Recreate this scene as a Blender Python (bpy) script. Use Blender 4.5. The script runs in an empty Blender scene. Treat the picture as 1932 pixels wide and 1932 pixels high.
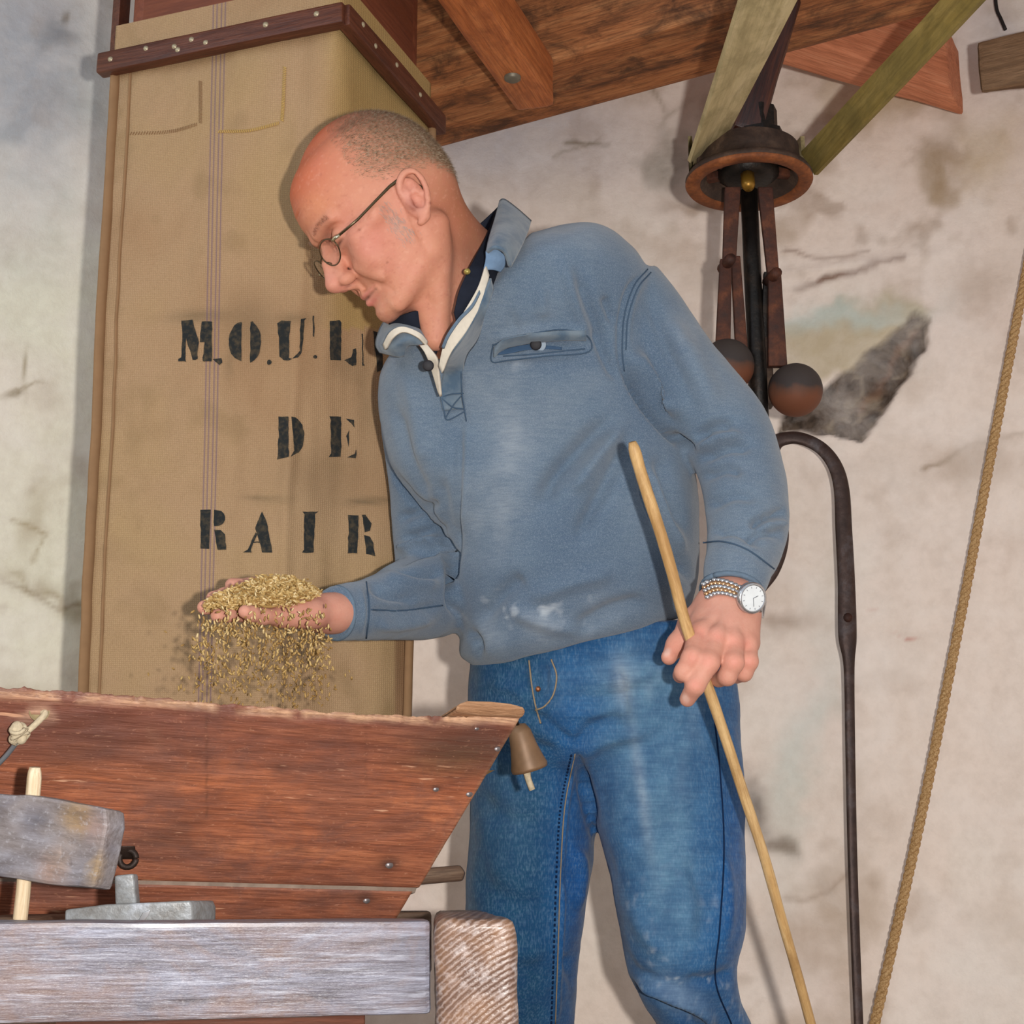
import bpy, bmesh, math, random
import numpy as np
from mathutils import Vector, Matrix, Quaternion, noise as mnoise
from mathutils.bvhtree import BVHTree

# ------------------------------------------------------------------ camera, light, exposure
scene = bpy.context.scene
COL = scene.collection
RES = 1932.0
FPX = 2900.0                      # focal length in pixels of the 1932 frame
PITCH = math.radians(14.0)
ZC = 0.66                         # the photographer crouches
CAM = Vector((0.0, 0.0, ZC))
cp, sp_ = math.cos(PITCH), math.sin(PITCH)
RIGHT, UP, FWD = Vector((1, 0, 0)), Vector((0, -sp_, cp)), Vector((0, cp, sp_))

cam_d = bpy.data.cameras.new('camera')
cam_d.sensor_width = 36.0
cam_d.lens = 36.0 * FPX / RES
cam_d.clip_start = 0.02
cam = bpy.data.objects.new('camera', cam_d)
COL.objects.link(cam)
cam.location = CAM
cam.rotation_euler = (math.pi / 2 + PITCH, 0, 0)
scene.camera = cam

world = bpy.data.worlds.new('daylight')
scene.world = world
world.use_nodes = True
world.node_tree.nodes['Background'].inputs['Color'].default_value = (0.80, 0.90, 1.0, 1)
world.node_tree.nodes['Background'].inputs['Strength'].default_value = 0.72

fl = bpy.data.lights.new('camera_flash', 'POINT')
fl.energy = 104.0
fl.color = (1.0, 0.965, 0.915)
fl.shadow_soft_size = 0.016
flash = bpy.data.objects.new('camera_flash', fl)
COL.objects.link(flash)
flash.location = CAM + RIGHT * 0.112 + UP * 0.012 - FWD * 0.03

wl = bpy.data.lights.new('window_daylight', 'AREA')   # the small mill window high on the left
wl.energy = 6.0
wl.color = (0.62, 0.80, 1.0)
wl.shape = 'RECTANGLE'; wl.size = 0.45; wl.size_y = 0.6
win = bpy.data.objects.new('window_daylight', wl)
COL.objects.link(win)
win.location = (-1.35, 0.75, ZC + 1.35)
win.rotation_euler = (Vector((-0.75, 2.35, ZC + 0.85)) - win.location).to_track_quat('-Z', 'Y').to_euler()

vs = scene.view_settings
vs.view_transform = 'Standard'
vs.look = 'None'
vs.gamma = 1.0
vs.exposure = 0.0
vs.use_curve_mapping = False

rng = np.random.default_rng(7)
random.seed(7)

# ------------------------------------------------------------------ point helpers
def W(px, py, D):
    """the world point seen at (px, py) of the 1932 frame at distance D along the view axis"""
    return CAM + FWD * D + RIGHT * ((px - 966) / FPX * D) + UP * ((966 - py) / FPX * D)

def Wz(px, py, z):
    d = FWD + RIGHT * ((px - 966) / FPX) + UP * ((966 - py) / FPX)
    return CAM + d * ((z - ZC) / d.z)

def ray(px, py):
    return (FWD + RIGHT * ((px - 966) / FPX) + UP * ((966 - py) / FPX)).normalized()

def proj(co):
    """(N,3) world -> px, py, D"""
    r = np.asarray(co, float) - np.array(CAM)
    D = r @ np.array(FWD)
    D = np.where(np.abs(D) < 1e-6, 1e-6, D)
    return 966 + (r @ np.array(RIGHT)) / D * FPX, 966 - (r @ np.array(UP)) / D * FPX, D

def lin(r, g=None, b=None):
    if g is None:
        r, g, b = r
    f = lambda c: (c / 255.0) / 12.92 if c / 255.0 <= 0.04045 else (((c / 255.0) + 0.055) / 1.055) ** 2.4
    return (f(r), f(g), f(b), 1.0)

def linv(c):
    return np.array(lin(c)[:3])

def vnoise(P, seed=0):
    """value noise in 0..1 at points P (N,3)"""
    P = np.asarray(P, float)
    i = np.floor(P).astype(np.int64); f = P - i
    f = f * f * (3 - 2 * f)
    def h(a, b, c):
        n = (a * 73856093) ^ (b * 19349663) ^ (c * 83492791) ^ (seed * 2654435761)
        n = (n ^ (n >> 13)) * 1274126177
        n = n ^ (n >> 16)
        return (n & 0xffff) / 65535.0
    x, y, z = i[:, 0], i[:, 1], i[:, 2]
    r = 0
    for dx in (0, 1):
        for dy in (0, 1):
            for dz in (0, 1):
                w = (f[:, 0] if dx else 1 - f[:, 0]) * (f[:, 1] if dy else 1 - f[:, 1]) * (f[:, 2] if dz else 1 - f[:, 2])
                r = r + w * h(x + dx, y + dy, z + dz)
    return r

def fbm(P, scale, oct=4, seed=0):
    P = np.asarray(P, float) * scale
    s = 0; a = 0.5; t = 0
    for o in range(oct):
        s = s + a * vnoise(P, seed + o); t += a; a *= 0.5; P = P * 2.03 + 11.7
    return s / t

def blob(px, py, cx, cy, rx, ry, ang=0.0, p=2.0):
    a = math.radians(ang); c, s = math.cos(a), math.sin(a)
    x, y = px - cx, py - cy
    u, v = (x * c + y * s) / rx, (-x * s + y * c) / ry
    return np.exp(-(u * u + v * v) ** (p / 2))

def seg_dist(px, py, pts):
    """distance (px) to a polyline, and the 0..1 position along it"""
    best = np.full(px.shape, 1e9); pos = np.zeros(px.shape)
    n = len(pts) - 1
    for k in range(n):
        (x0, y0), (x1, y1) = pts[k][:2], pts[k + 1][:2]
        dx, dy = x1 - x0, y1 - y0
        t = np.clip(((px - x0) * dx + (py - y0) * dy) / (dx * dx + dy * dy + 1e-9), 0, 1)
        d = np.hypot(px - x0 - t * dx, py - y0 - t * dy)
        m = d < best
        best = np.where(m, d, best); pos = np.where(m, (k + t) / n, pos)
    return best, pos

def in_poly(px, py, poly):
    inside = np.zeros(px.shape, bool)
    n = len(poly)
    for i in range(n):
        (x0, y0), (x1, y1) = poly[i], poly[(i + 1) % n]
        c = ((y0 > py) != (y1 > py)) & (px < (x1 - x0) * (py - y0) / (y1 - y0 + 1e-12) + x0)
        inside ^= c
    return inside

def poly_sd(px, py, poly):
    d, _ = seg_dist(px, py, list(poly) + [poly[0]])
    return np.where(in_poly(px, py, poly), -d, d)

# ------------------------------------------------------------------ object helpers
def tag(o, label=None, cat=None, group=None, kind=None):
    for k, v in (('label', label), ('category', cat), ('group', group), ('kind', kind)):
        if v:
            o[k] = v
    return o

def mesh_obj(name, verts, faces, mat=None, parent=None, smooth=True, frame=None, attrs=None):
    """verts in WORLD coordinates; frame = the object's own matrix (grain runs along its X)"""
    v = np.asarray([tuple(p) for p in verts], float) if not isinstance(verts, np.ndarray) else verts
    M = frame if frame is not None else (Matrix.Translation(parent.matrix_world.translation) if parent is not None else Matrix.Identity(4))
    Mi = np.array(M.inverted())
    vl = v @ Mi[:3, :3].T + Mi[:3, 3]
    me = bpy.data.meshes.new(name)
    if isinstance(faces, np.ndarray):
        nf, k = faces.shape
        me.vertices.add(len(vl)); me.vertices.foreach_set('co', vl.astype(np.float32).ravel())
        me.loops.add(nf * k); me.loops.foreach_set('vertex_index', faces.astype(np.int32).ravel())
        me.polygons.add(nf)
        me.polygons.foreach_set('loop_start', np.arange(0, nf * k, k, dtype=np.int32))
        me.polygons.foreach_set('loop_total', np.full(nf, k, dtype=np.int32))
        me.update(calc_edges=True)
    else:
        me.from_pydata([tuple(p) for p in vl], [], faces)
        me.update()
    me.validate()
    if smooth:
        me.polygons.foreach_set('use_smooth', np.ones(len(me.polygons), bool))
    for k, a in (attrs or {}).items():
        a = np.asarray(a, np.float32)
        if a.ndim == 1:
            at = me.attributes.new(k, 'FLOAT', 'POINT'); at.data.foreach_set('value', a)
        else:
            if a.shape[1] == 3:
                a = np.hstack([a, np.ones((len(a), 1), np.float32)])
            at = me.attributes.new(k, 'FLOAT_COLOR', 'POINT'); at.data.foreach_set('color', a.ravel())
    if mat is not None:
        me.materials.append(mat)
    o = bpy.data.objects.new(name, me)
    COL.objects.link(o)
    if parent is not None:
        o.parent = parent
        o.matrix_parent_inverse = Matrix.Identity(4)
        M = parent.matrix_world.inverted() @ M
    o.matrix_basis = M
    bpy.context.view_layer.update()
    return o

def empty(name, loc, label=None, cat=None, group=None):
    o = bpy.data.objects.new(name, None)
    o.empty_display_size = 0.05
    COL.objects.link(o)
    o.location = loc
    bpy.context.view_layer.update()
    return tag(o, label, cat, group)

def frame_of(origin, xdir, up=(0, 0, 1)):
    x = Vector(xdir).normalized(); z = Vector(up)
    y = z.cross(x).normalized(); z = x.cross(y).normalized()
    m = Matrix((x, y, z)).transposed().to_4x4()
    m.translation = Vector(origin)
    return m

def bm_arrays(bm):
    bm.verts.index_update()
    return [v.co.copy() for v in bm.verts], [[v.index for v in f.verts] for f in bm.faces]

def bevel_bm(bm, w, seg=2, ang=30):
    es = [e for e in bm.edges if len(e.link_faces) == 2 and e.calc_face_angle(0) > math.radians(ang)]
    if w > 0 and es:
        bmesh.ops.bevel(bm, geom=es, offset=w, segments=seg, affect='EDGES', profile=0.6)

def rough_bm(bm, amp, scale=30, cuts=0, seed=0):
    if cuts:
        bmesh.ops.subdivide_edges(bm, edges=bm.edges[:], cuts=cuts, use_grid_fill=True)
    for v in bm.verts:
        v.co += Vector(mnoise.noise_vector(v.co * scale + Vector((seed, 0, 0)))) * amp

def hexa(name, c8, mat, parent=None, bevel=0.003, frame=None, rough=0.0, cuts=0, seed=0, smooth=True, attrs_fn=None, seg=2):
    """a box from 8 world corners: 4 of one face (loop order) then the 4 opposite ones"""
    bm = bmesh.new()
    vs_ = [bm.verts.new(p) for p in c8]
    for f in ((0, 1, 2, 3), (7, 6, 5, 4), (0, 4, 5, 1), (1, 5, 6, 2), (2, 6, 7, 3), (3, 7, 4, 0)):
        bm.faces.new([vs_[i] for i in f])
    bmesh.ops.recalc_face_normals(bm, faces=bm.faces[:])
    bevel_bm(bm, bevel, seg)
    if cuts or rough:
        rough_bm(bm, rough, cuts=cuts, seed=seed)
    v, f = bm_arrays(bm); bm.free()
    at = attrs_fn(np.array([tuple(p) for p in v])) if attrs_fn else None
    return mesh_obj(name, v, f, mat, parent, smooth, frame, at)

def box(name, origin, xdir, L, Wd, H, mat, parent=None, bevel=0.003, up=(0, 0, 1), rough=0.0, cuts=0, seed=0, seg=2):
    """box with its X (grain) from origin along xdir, width Wd on Y, height H on Z (centred on Y, Z)"""
    fr = frame_of(origin, xdir, up)
    c = [fr @ Vector((x, y, z)) for x in (0, L) for (y, z) in ((-Wd / 2, -H / 2), (Wd / 2, -H / 2), (Wd / 2, H / 2), (-Wd / 2, H / 2))]
    return hexa(name, c, mat, parent, bevel, fr, rough, cuts, seed, seg=seg)

def prism(name, front, back, mat, parent=None, bevel=0.002, frame=None, seg=2, smooth=True):
    """solid between two matching world polygons"""
    n = len(front)
    bm = bmesh.new()
    a = [bm.verts.new(p) for p in front]; b = [bm.verts.new(p) for p in back]
    bm.faces.new(a); bm.faces.new(b[::-1])
    for i in range(n):
        bm.faces.new((a[i], b[i], b[(i + 1) % n], a[(i + 1) % n]))
    bmesh.ops.recalc_face_normals(bm, faces=bm.faces[:])
    bevel_bm(bm, bevel, seg)
    v, f = bm_arrays(bm); bm.free()
    return mesh_obj(name, v, f, mat, parent, smooth, frame)

def catmull(pts, n):
    """resample a control polyline (any dimension) with a Catmull-Rom spline"""
    P = np.asarray(pts, float)
    if len(P) < 3:
        t = np.linspace(0, 1, n)[:, None]
        return P[0] * (1 - t) + P[-1] * t
    P = np.vstack([2 * P[0] - P[1], P, 2 * P[-1] - P[-2]])
    m = len(P) - 3
    out = []
    for s in np.linspace(0, m, n):
        k = min(int(s), m - 1); t = s - k
        a, b, c, d = P[k], P[k + 1], P[k + 2], P[k + 3]
        out.append(0.5 * (2 * b + (c - a) * t + (2 * a - 5 * b + 4 * c - d) * t * t + (3 * b - a - 3 * c + d) * t ** 3))
    return np.array(out)

def tube_arrays(path, radii, sides=10, flat=None, caps=True, updir=None):
    """tube along a world path; radii scalar or list; flat=(a,b) gives an a x b oval"""
    P = [Vector(p) for p in path]; n = len(P)
    R = [radii] * n if np.isscalar(radii) else list(radii)
    up = Vector(updir) if updir is not None else None
    V, F = [], []
    prev = None
    for i in range(n):
        t = (P[min(i + 1, n - 1)] - P[max(i - 1, 0)]).normalized()
        if up is not None:
            x = up.cross(t)
            x = x.normalized() if x.length > 1e-6 else t.orthogonal().normalized()
        elif prev is None:
            x = t.orthogonal().normalized()
        else:
            x = (prev - t * prev.dot(t)).normalized()
        prev = x
        y = t.cross(x)
        a, b = flat if flat else (1, 1)
        for k in range(sides):
            th = 2 * math.pi * k / sides
            V.append(P[i] + x * (R[i] * a * math.cos(th)) + y * (R[i] * b * math.sin(th)))
    for i in range(n - 1):
        for k in range(sides):
            k2 = (k + 1) % sides
            F.append((i * sides + k, i * sides + k2, (i + 1) * sides + k2, (i + 1) * sides + k))
    if caps:
        F.append(tuple(range(sides))[::-1]); F.append(tuple((n - 1) * sides + k for k in range(sides)))
    return V, F

def tube(name, path, radii, mat, parent=None, sides=10, flat=None, updir=None, frame=None, smooth=True, attrs=None):
    V, F = tube_arrays(path, radii, sides, flat, True, updir)
    return mesh_obj(name, V, F, mat, parent, smooth, frame, attrs)

def lathe_arrays(center, axis, prof, n=32, xdir=None):
    """prof: list of (radius, height along axis)"""
    ax = Vector(axis).normalized(); x = Vector(xdir).normalized() if xdir is not None else ax.orthogonal().normalized()
    y = ax.cross(x)
    V, F = [], []
    for (r, h) in prof:
        for k in range(n):
            th = 2 * math.pi * k / n
            V.append(Vector(center) + ax * h + x * (r * math.cos(th)) + y * (r * math.sin(th)))
    for i in range(len(prof) - 1):
        for k in range(n):
            k2 = (k + 1) % n
            F.append((i * n + k, i * n + k2, (i + 1) * n + k2, (i + 1) * n + k))
    return V, F

def lathe(name, center, axis, prof, mat, parent=None, n=32, smooth=True, frame=None):
    V, F = lathe_arrays(center, axis, prof, n)
    bm = bmesh.new()
    vs_ = [bm.verts.new(p) for p in V]
    for f in F:
        bm.faces.new([vs_[i] for i in f])
    bmesh.ops.remove_doubles(bm, verts=bm.verts[:], dist=1e-6)
    bmesh.ops.recalc_face_normals(bm, faces=bm.faces[:])
    v, f = bm_arrays(bm); bm.free()
    return mesh_obj(name, v, f, mat, parent, smooth, frame)

def merge(parts):
    V, F, o = [], [], 0
    for v, f in parts:
        V += list(v); F += [tuple(i + o for i in q) for q in f]; o += len(v)
    return V, F

def ball_arrays(c, r, seg=12, rings=8, scale=(1, 1, 1), rot=None):
    bm = bmesh.new()
    bmesh.ops.create_uvsphere(bm, u_segments=seg, v_segments=rings, radius=r)
    for v in bm.verts:
        p = Vector((v.co.x * scale[0], v.co.y * scale[1], v.co.z * scale[2]))
        v.co = (rot @ p if rot is not None else p) + Vector(c)
    r_ = bm_arrays(bm); bm.free()
    return r_

# ------------------------------------------------------------------ material helpers
class M:
    def __init__(s, name):
        s.m = bpy.data.materials.new(name); s.m.use_nodes = True
        s.t = s.m.node_tree; s.b = s.t.nodes['Principled BSDF']
        s.co = s.node('ShaderNodeTexCoord')
    def node(s, t, **kw):
        n = s.t.nodes.new(t)
        for k, v in kw.items():
            setattr(n, k, v)
        return n
    def link(s, a, b):
        s.t.links.new(a, b)
    def put(s, sock, v):
        if isinstance(v, bpy.types.NodeSocket):
            s.link(v, sock)
        elif v is not None:
            sock.default_value = v
    def vec(s, scale=(1, 1, 1), rot=(0, 0, 0), loc=(0, 0, 0), src='Object'):
        n = s.node('ShaderNodeMapping'); s.link(s.co.outputs[src], n.inputs[0])
        n.inputs['Scale'].default_value = scale; n.inputs['Rotation'].default_value = rot; n.inputs['Location'].default_value = loc
        return n.outputs[0]
    def noise(s, vec, scale, detail=4, rough=0.55, dist=0.0, color=False):
        n = s.node('ShaderNodeTexNoise'); s.link(vec, n.inputs['Vector'])
        n.inputs['Scale'].default_value = scale; n.inputs['Detail'].default_value = detail
        n.inputs['Roughness'].default_value = rough; n.inputs['Distortion'].default_value = dist
        return n.outputs['Color' if color else 'Fac']
    def voro(s, vec, scale, feature='F1', rnd=1.0):
        n = s.node('ShaderNodeTexVoronoi', feature=feature); s.link(vec, n.inputs['Vector'])
        n.inputs['Scale'].default_value = scale; n.inputs['Randomness'].default_value = rnd
        return n.outputs['Distance']
    def wave(s, vec, scale, dist=0.0, detail=2, dscale=1.0, direction='X', prof='SIN', typ='BANDS'):
        n = s.node('ShaderNodeTexWave', wave_type=typ, wave_profile=prof)
        if typ == 'BANDS':
            n.bands_direction = direction
        else:
            n.rings_direction = direction
        s.link(vec, n.inputs['Vector'])
        n.inputs['Scale'].default_value = scale; n.inputs['Distortion'].default_value = dist
        n.inputs['Detail'].default_value = detail; n.inputs['Detail Scale'].default_value = dscale
        return n.outputs['Fac']
    def ramp(s, fac, stops):
        n = s.node('ShaderNodeValToRGB'); s.link(fac, n.inputs[0])
        cr = n.color_ramp
        while len(cr.elements) > 1:
            cr.elements.remove(cr.elements[0])
        for i, (p, c) in enumerate(stops):
            e = cr.elements[0] if i == 0 else cr.elements.new(p)
            e.position = p
            e.color = c if not np.isscalar(c) else (c, c, c, 1)
        return n.outputs[0]
    def mix(s, fac, a, b, mode='MIX'):
        n = s.node('ShaderNodeMix', data_type='RGBA', blend_type=mode)
        s.put(n.inputs[0], fac); s.put(n.inputs[6], a); s.put(n.inputs[7], b)
        return n.outputs[2]
    def math(s, op, a, b=None, c=None):
        n = s.node('ShaderNodeMath', operation=op)
        for i, v in enumerate((a, b, c)):
            s.put(n.inputs[i], v)
        return n.outputs[0]
    def attr(s, name, out='Fac'):
        n = s.node('ShaderNodeAttribute', attribute_name=name)
        return n.outputs[out]
    def bump(s, h, strength=0.4, dist=0.002, normal=None):
        n = s.node('ShaderNodeBump'); n.inputs['Strength'].default_value = strength; n.inputs['Distance'].default_value = dist
        s.link(h, n.inputs['Height'])
        if normal is not None:
            s.link(normal, n.inputs['Normal'])
        return n.outputs[0]
    def out(s, color, rough=0.7, spec=0.5, normal=None, metal=0.0, **kw):
        s.put(s.b.inputs['Base Color'], color); s.put(s.b.inputs['Roughness'], rough)
        s.put(s.b.inputs['Specular IOR Level'], spec); s.put(s.b.inputs['Metallic'], metal)
        if normal is not None:
            s.link(normal, s.b.inputs['Normal'])
        for k, v in kw.items():
            s.put(s.b.inputs[k.replace('_', ' ')], v)
        return s.m

def wood(name, dark, mid, light, gscale=1.0, rough=0.55, spec=0.4, bump=0.35, blotch=None, blotch_amt=0.5, coat=0.0, streak=None):
    """timber with its grain along the object's X: broad figure, fine pores, dirt in patches"""
    m = M(name)
    n0 = m.noise(m.vec((1.6 * gscale, 26 * gscale, 26 * gscale)), 1.6, 4, 0.6, 0.5)
    n1 = m.noise(m.vec((7 * gscale, 95 * gscale, 95 * gscale)), 1.4, 6, 0.7, 0.5)
    fine = m.noise(m.vec((26 * gscale, 420 * gscale, 420 * gscale)), 1.0, 4, 0.65)
    speck = m.noise(m.vec((60, 140, 140)), 2.0, 4, 0.7)
    mixn = m.math('ADD', m.math('MULTIPLY', n0, 0.5), m.math('MULTIPLY', n1, 0.5))
    c = m.ramp(mixn, [(0.30, lin(dark)), (0.48, lin(mid)), (0.68, lin(light))])
    c = m.mix(m.ramp(fine, [(0.36, 0.75), (0.55, 0.0)]), c, m.mix(0.7, c, lin(dark)))
    c = m.mix(m.ramp(speck, [(0.60, 0.0), (0.74, 0.35)]), c, lin(light))
    if blotch is not None:
        bl = m.noise(m.vec((9, 14, 14)), 1.3, 7, 0.7, 0.6)
        c = m.mix(m.ramp(bl, [(0.46, 0.0), (0.64, blotch_amt)]), c, lin(blotch))
    if streak is not None:
        st = m.noise(m.vec((10 * gscale, 150 * gscale, 150 * gscale), loc=(3, 1, 2)), 1.3, 5, 0.7)
        c = m.mix(m.ramp(st, [(0.54, 0.0), (0.66, 0.7)]), c, lin(streak))
    h = m.math('ADD', m.math('MULTIPLY', n1, 0.6), m.math('MULTIPLY', fine, 0.8))
    r = m.math('ADD', m.math('MULTIPLY', speck, 0.35), rough - 0.17)
    return m.out(c, r, spec, m.bump(h, bump, 0.003), Coat_Weight=coat, Coat_Roughness=0.25)

def iron(name, c1, c2, c3, rough=0.7, metal=0.35, scale=1.0, bump=0.35):
    m = M(name)
    v = m.vec((1, 1, 1))
    n1 = m.noise(v, 28 * scale, 6, 0.65, 0.4)
    n2 = m.noise(v, 160 * scale, 3, 0.6)
    c = m.ramp(n1, [(0.30, lin(c1)), (0.52, lin(c2)), (0.72, lin(c3))])
    c = m.mix(m.ramp(n2, [(0.35, 0.4), (0.6, 0.0)]), c, lin(c1))
    return m.out(c, m.math('ADD', m.math('MULTIPLY', n1, 0.25), rough - 0.12), 0.5, m.bump(n2, bump, 0.002), metal)

def plain(name, c, rough=0.6, spec=0.5, metal=0.0, var=0.12, scale=60, bump=0.1, **kw):
    m = M(name)
    n = m.noise(m.vec(), scale, 4)
    col = m.mix(m.ramp(n, [(0.3, 1.0), (0.7, 0.0)]), lin(c), tuple(x * (1 - var) for x in lin(c)[:3]) + (1,))
    return m.out(col, rough, spec, m.bump(n, bump, 0.001), metal, **kw)
# ------------------------------------------------------------------ the setting
WALL_C = (0.15, 0.0); WALL_R = 2.55

def wall_hit(px, py, off=0.0):
    """world point of the wall behind a pixel, off metres in front of it"""
    d = ray(px, py); ox, oy = CAM.x - WALL_C[0], CAM.y - WALL_C[1]
    a = d.x * d.x + d.y * d.y; b = 2 * (ox * d.x + oy * d.y); c = ox * ox + oy * oy - (WALL_R - off) ** 2
    t = (-b + math.sqrt(b * b - 4 * a * c)) / (2 * a)
    return CAM + d * t

def build_wall():
    fine_a = np.linspace(-0.50, 0.50, 430)
    aa = np.concatenate([np.linspace(-1.9, -0.50, 60)[:-1], fine_a, np.linspace(0.50, 1.75, 55)[1:]])
    zz = np.concatenate([np.linspace(0, 0.38, 14)[:-1], np.linspace(0.38, 2.35, 350), np.linspace(2.35, 2.8, 16)[1:]])
    A, Z = np.meshgrid(aa, zz)
    na, nz = len(aa), len(zz)
    P = np.stack([WALL_C[0] + WALL_R * np.sin(A), WALL_C[1] + WALL_R * np.cos(A), Z], -1).reshape(-1, 3)
    px, py, D = proj(P)
    front = D > 0.3
    px = np.where(front, px, -9999); py = np.where(front, py, -9999)
    n1 = fbm(P, 2.2, 4, 3); n2 = fbm(P, 9, 4, 9); n3 = fbm(P, 30, 3, 5); n4 = fbm(P, 5, 4, 21)
    wx = (fbm(P, 7, 4, 31) - 0.5) * 110; wy = (fbm(P, 7, 4, 41) - 0.5) * 110     # ragged outlines for the stains
    wx2 = wx + (fbm(P, 40, 2, 51) - 0.5) * 40; wy2 = wy + (fbm(P, 40, 2, 61) - 0.5) * 40
    qx, qy = px + wx2, py + wy2
    col = np.tile(linv((243, 226, 213)), (len(P), 1))
    def over(c, a):
        nonlocal col
        a = np.clip(a, 0, 1)[:, None]
        col = col * (1 - a) + linv(c) * a
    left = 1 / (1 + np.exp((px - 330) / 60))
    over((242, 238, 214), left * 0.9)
    over((158, 164, 176), blob(px, py, 40, 120, 190, 330, 0, 3) * 0.85)  # dim bluish light of the upper left painted into the plaster
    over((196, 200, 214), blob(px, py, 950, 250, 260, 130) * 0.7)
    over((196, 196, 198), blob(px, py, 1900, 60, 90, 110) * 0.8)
    over((242, 218, 210), np.clip((n1 - 0.45) * 4, 0, 1) * 0.35)
    over((246, 236, 224), np.clip((0.46 - n4) * 6, 0, 1) * 0.5)
    # faint dirt all over, denser towards the top right
    dens = 0.18 + 0.5 * blob(px, py, 1650, 330, 350, 300) + 0.35 * blob(px, py, 1500, 1780, 260, 180) + 0.25 * blob(px, py, 100, 1050, 220, 250)
    over((172, 146, 118), np.clip((n2 - 0.56) * 7, 0, 1) * dens)
    over((150, 120, 92), np.clip((fbm(P, 14, 4, 77) - 0.62) * 9, 0, 1) * dens * 0.8)
    # tinted patches
    over((186, 168, 128), np.clip(1.2 - poly_sd(qx, qy, [(1480, 640), (1580, 600), (1690, 560), (1750, 560), (1730, 640), (1640, 690), (1550, 710), (1480, 700)]) / 22, 0, 1) * 0.75)
    over((200, 214, 208), blob(qx, qy, 1580, 600, 170, 22, -10) * 0.75)
    over((202, 214, 206), blob(qx, qy, 1510, 1430, 38, 230, 10) * 0.6)
    over((176, 152, 122), blob(qx, qy, 1765, 335, 46, 52, -35, 5) * 0.85)
    over((226, 208, 194), blob(qx, qy, 1795, 325, 22, 18) * 0.7)
    over((126, 118, 104), blob(qx, qy, 1278, 325, 42, 62, 0, 3) * 0.75)
    over((150, 120, 92), blob(qx, qy, 1330, 405, 60, 14) * 0.7)
    over((112, 104, 98), blob(qx, qy, 1425, 1545, 34, 70, 0, 3) * 0.85)
    over((120, 104, 88), blob(qx, qy, 1460, 1625, 46, 22, 10, 3) * 0.8)
    over((140, 108, 82), blob(qx, qy, 1470, 1160, 60, 22, 10) * 0.55)
    over((160, 128, 98), blob(qx, qy, 1500, 1780, 110, 70, 0, 3) * 0.40)
    over((168, 140, 112), blob(qx, qy, 1850, 880, 90, 40, 0, 3) * 0.55)
    over((152, 120, 92), blob(qx, qy, 1860, 550, 60, 45, 0, 3) * 0.30)
    over((198, 178, 140), blob(qx, qy, 1640, 190, 90, 60, 0, 3) * 0.6)
    over((196, 170, 120), blob(qx, qy, 1860, 290, 60, 60, 0, 3) * 0.45)
    over((196, 92, 70), blob(qx, qy, 1710, 1181, 14, 4, 5) * 0.8)
    over((200, 120, 100), blob(qx, qy, 1655, 1150, 8, 3) * 0.5)
    over((150, 132, 92), blob(qx, qy, 130, 1130, 70, 22, 20) * 0.6)
    over((160, 140, 100), blob(qx, qy, 60, 1110, 70, 10, 30) * 0.6)
    over((150, 128, 86), blob(qx, qy, 40, 745, 40, 6) * 0.7)
    over((130, 110, 70), blob(qx, qy, 22, 752, 14, 7, 15) * 0.8)
    over((150, 130, 86), blob(px, py, 47, 700, 3, 40) * 0.8)
    over((166, 146, 106), blob(qx, qy, 75, 960, 26, 100, 25) * 0.35)
    over((128, 132, 138), blob(qx, qy, 110, 85, 40, 26) * 0.7)
    over((106, 92, 70), blob(px, py, 124, 35, 7, 12, 20) * 0.8)
    over((176, 160, 130), blob(qx, qy, 20, 1310, 60, 40) * 0.6)
    # fine cracks
    def crack(pts, w, c, s):
        d, _ = seg_dist(px + wx * 0.12 + (n3 - 0.5) * 22, py + wy * 0.12 + (n3 - 0.5) * 22, pts)
        over(c, np.exp(-(d / w) ** 2) * s * np.clip(n2 * 2.2 - 0.3, 0, 1))
    crack([(1500, 540), (1580, 520), (1640, 505), (1710, 488)], 7, (120, 84, 66), 0.9)
    crack([(1480, 470), (1560, 486), (1640, 476)], 4, (150, 120, 104), 0.7)
    crack([(1740, 880), (1800, 860), (1870, 830), (1932, 820)], 6, (150, 126, 100), 0.7)
    crack([(1230, 170), (1260, 220), (1240, 240), (1300, 190)], 5, (150, 132, 110), 0.6)
    crack([(1070, 270), (1110, 268), (1150, 275)], 5, (130, 118, 100), 0.8)
    crack([(1050, 300), (1130, 262)], 4, (140, 126, 110), 0.5)
    crack([(1480, 1700), (1560, 1680), (1610, 1640)], 6, (160, 130, 106), 0.5)
    crack([(0, 1090), (60, 1120), (110, 1150), (150, 1140)], 5, (140, 116, 78), 0.7)
    crack([(20, 980), (90, 1010), (60, 1060)], 4, (170, 150, 112), 0.6)
    crack([(1640, 20), (1660, 60), (1672, 120)], 7, (70, 52, 44), 0.9)
    crack([(1720, 100), (1740, 130), (1790, 105)], 9, (80, 70, 60), 0.7)
    # the dark, pitted bare patch beside the iron ball
    niche = [(1485, 770), (1560, 735), (1620, 690), (1680, 640), (1735, 575), (1758, 590), (1752, 650), (1715, 720), (1680, 780), (1640, 832), (1590, 828), (1520, 812), (1470, 815)]
    sd = poly_sd(px + wx2 * 0.5, py + wy2 * 0.5, niche)
    nm = np.clip(0.5 - sd / 9, 0, 1)
    over((70, 54, 42), nm * 0.95)
    pits = fbm(P, 55, 3, 91)
    over((136, 120, 100), nm * np.clip((pits - 0.60) * 9, 0, 1) * 0.8)
    over((44, 34, 27), nm * np.clip((0.44 - pits) * 9, 0, 1) * 0.8)
    crack([(1630, 770), (1680, 690), (1730, 620)], 8, (150, 112, 90), 0.5)
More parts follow.
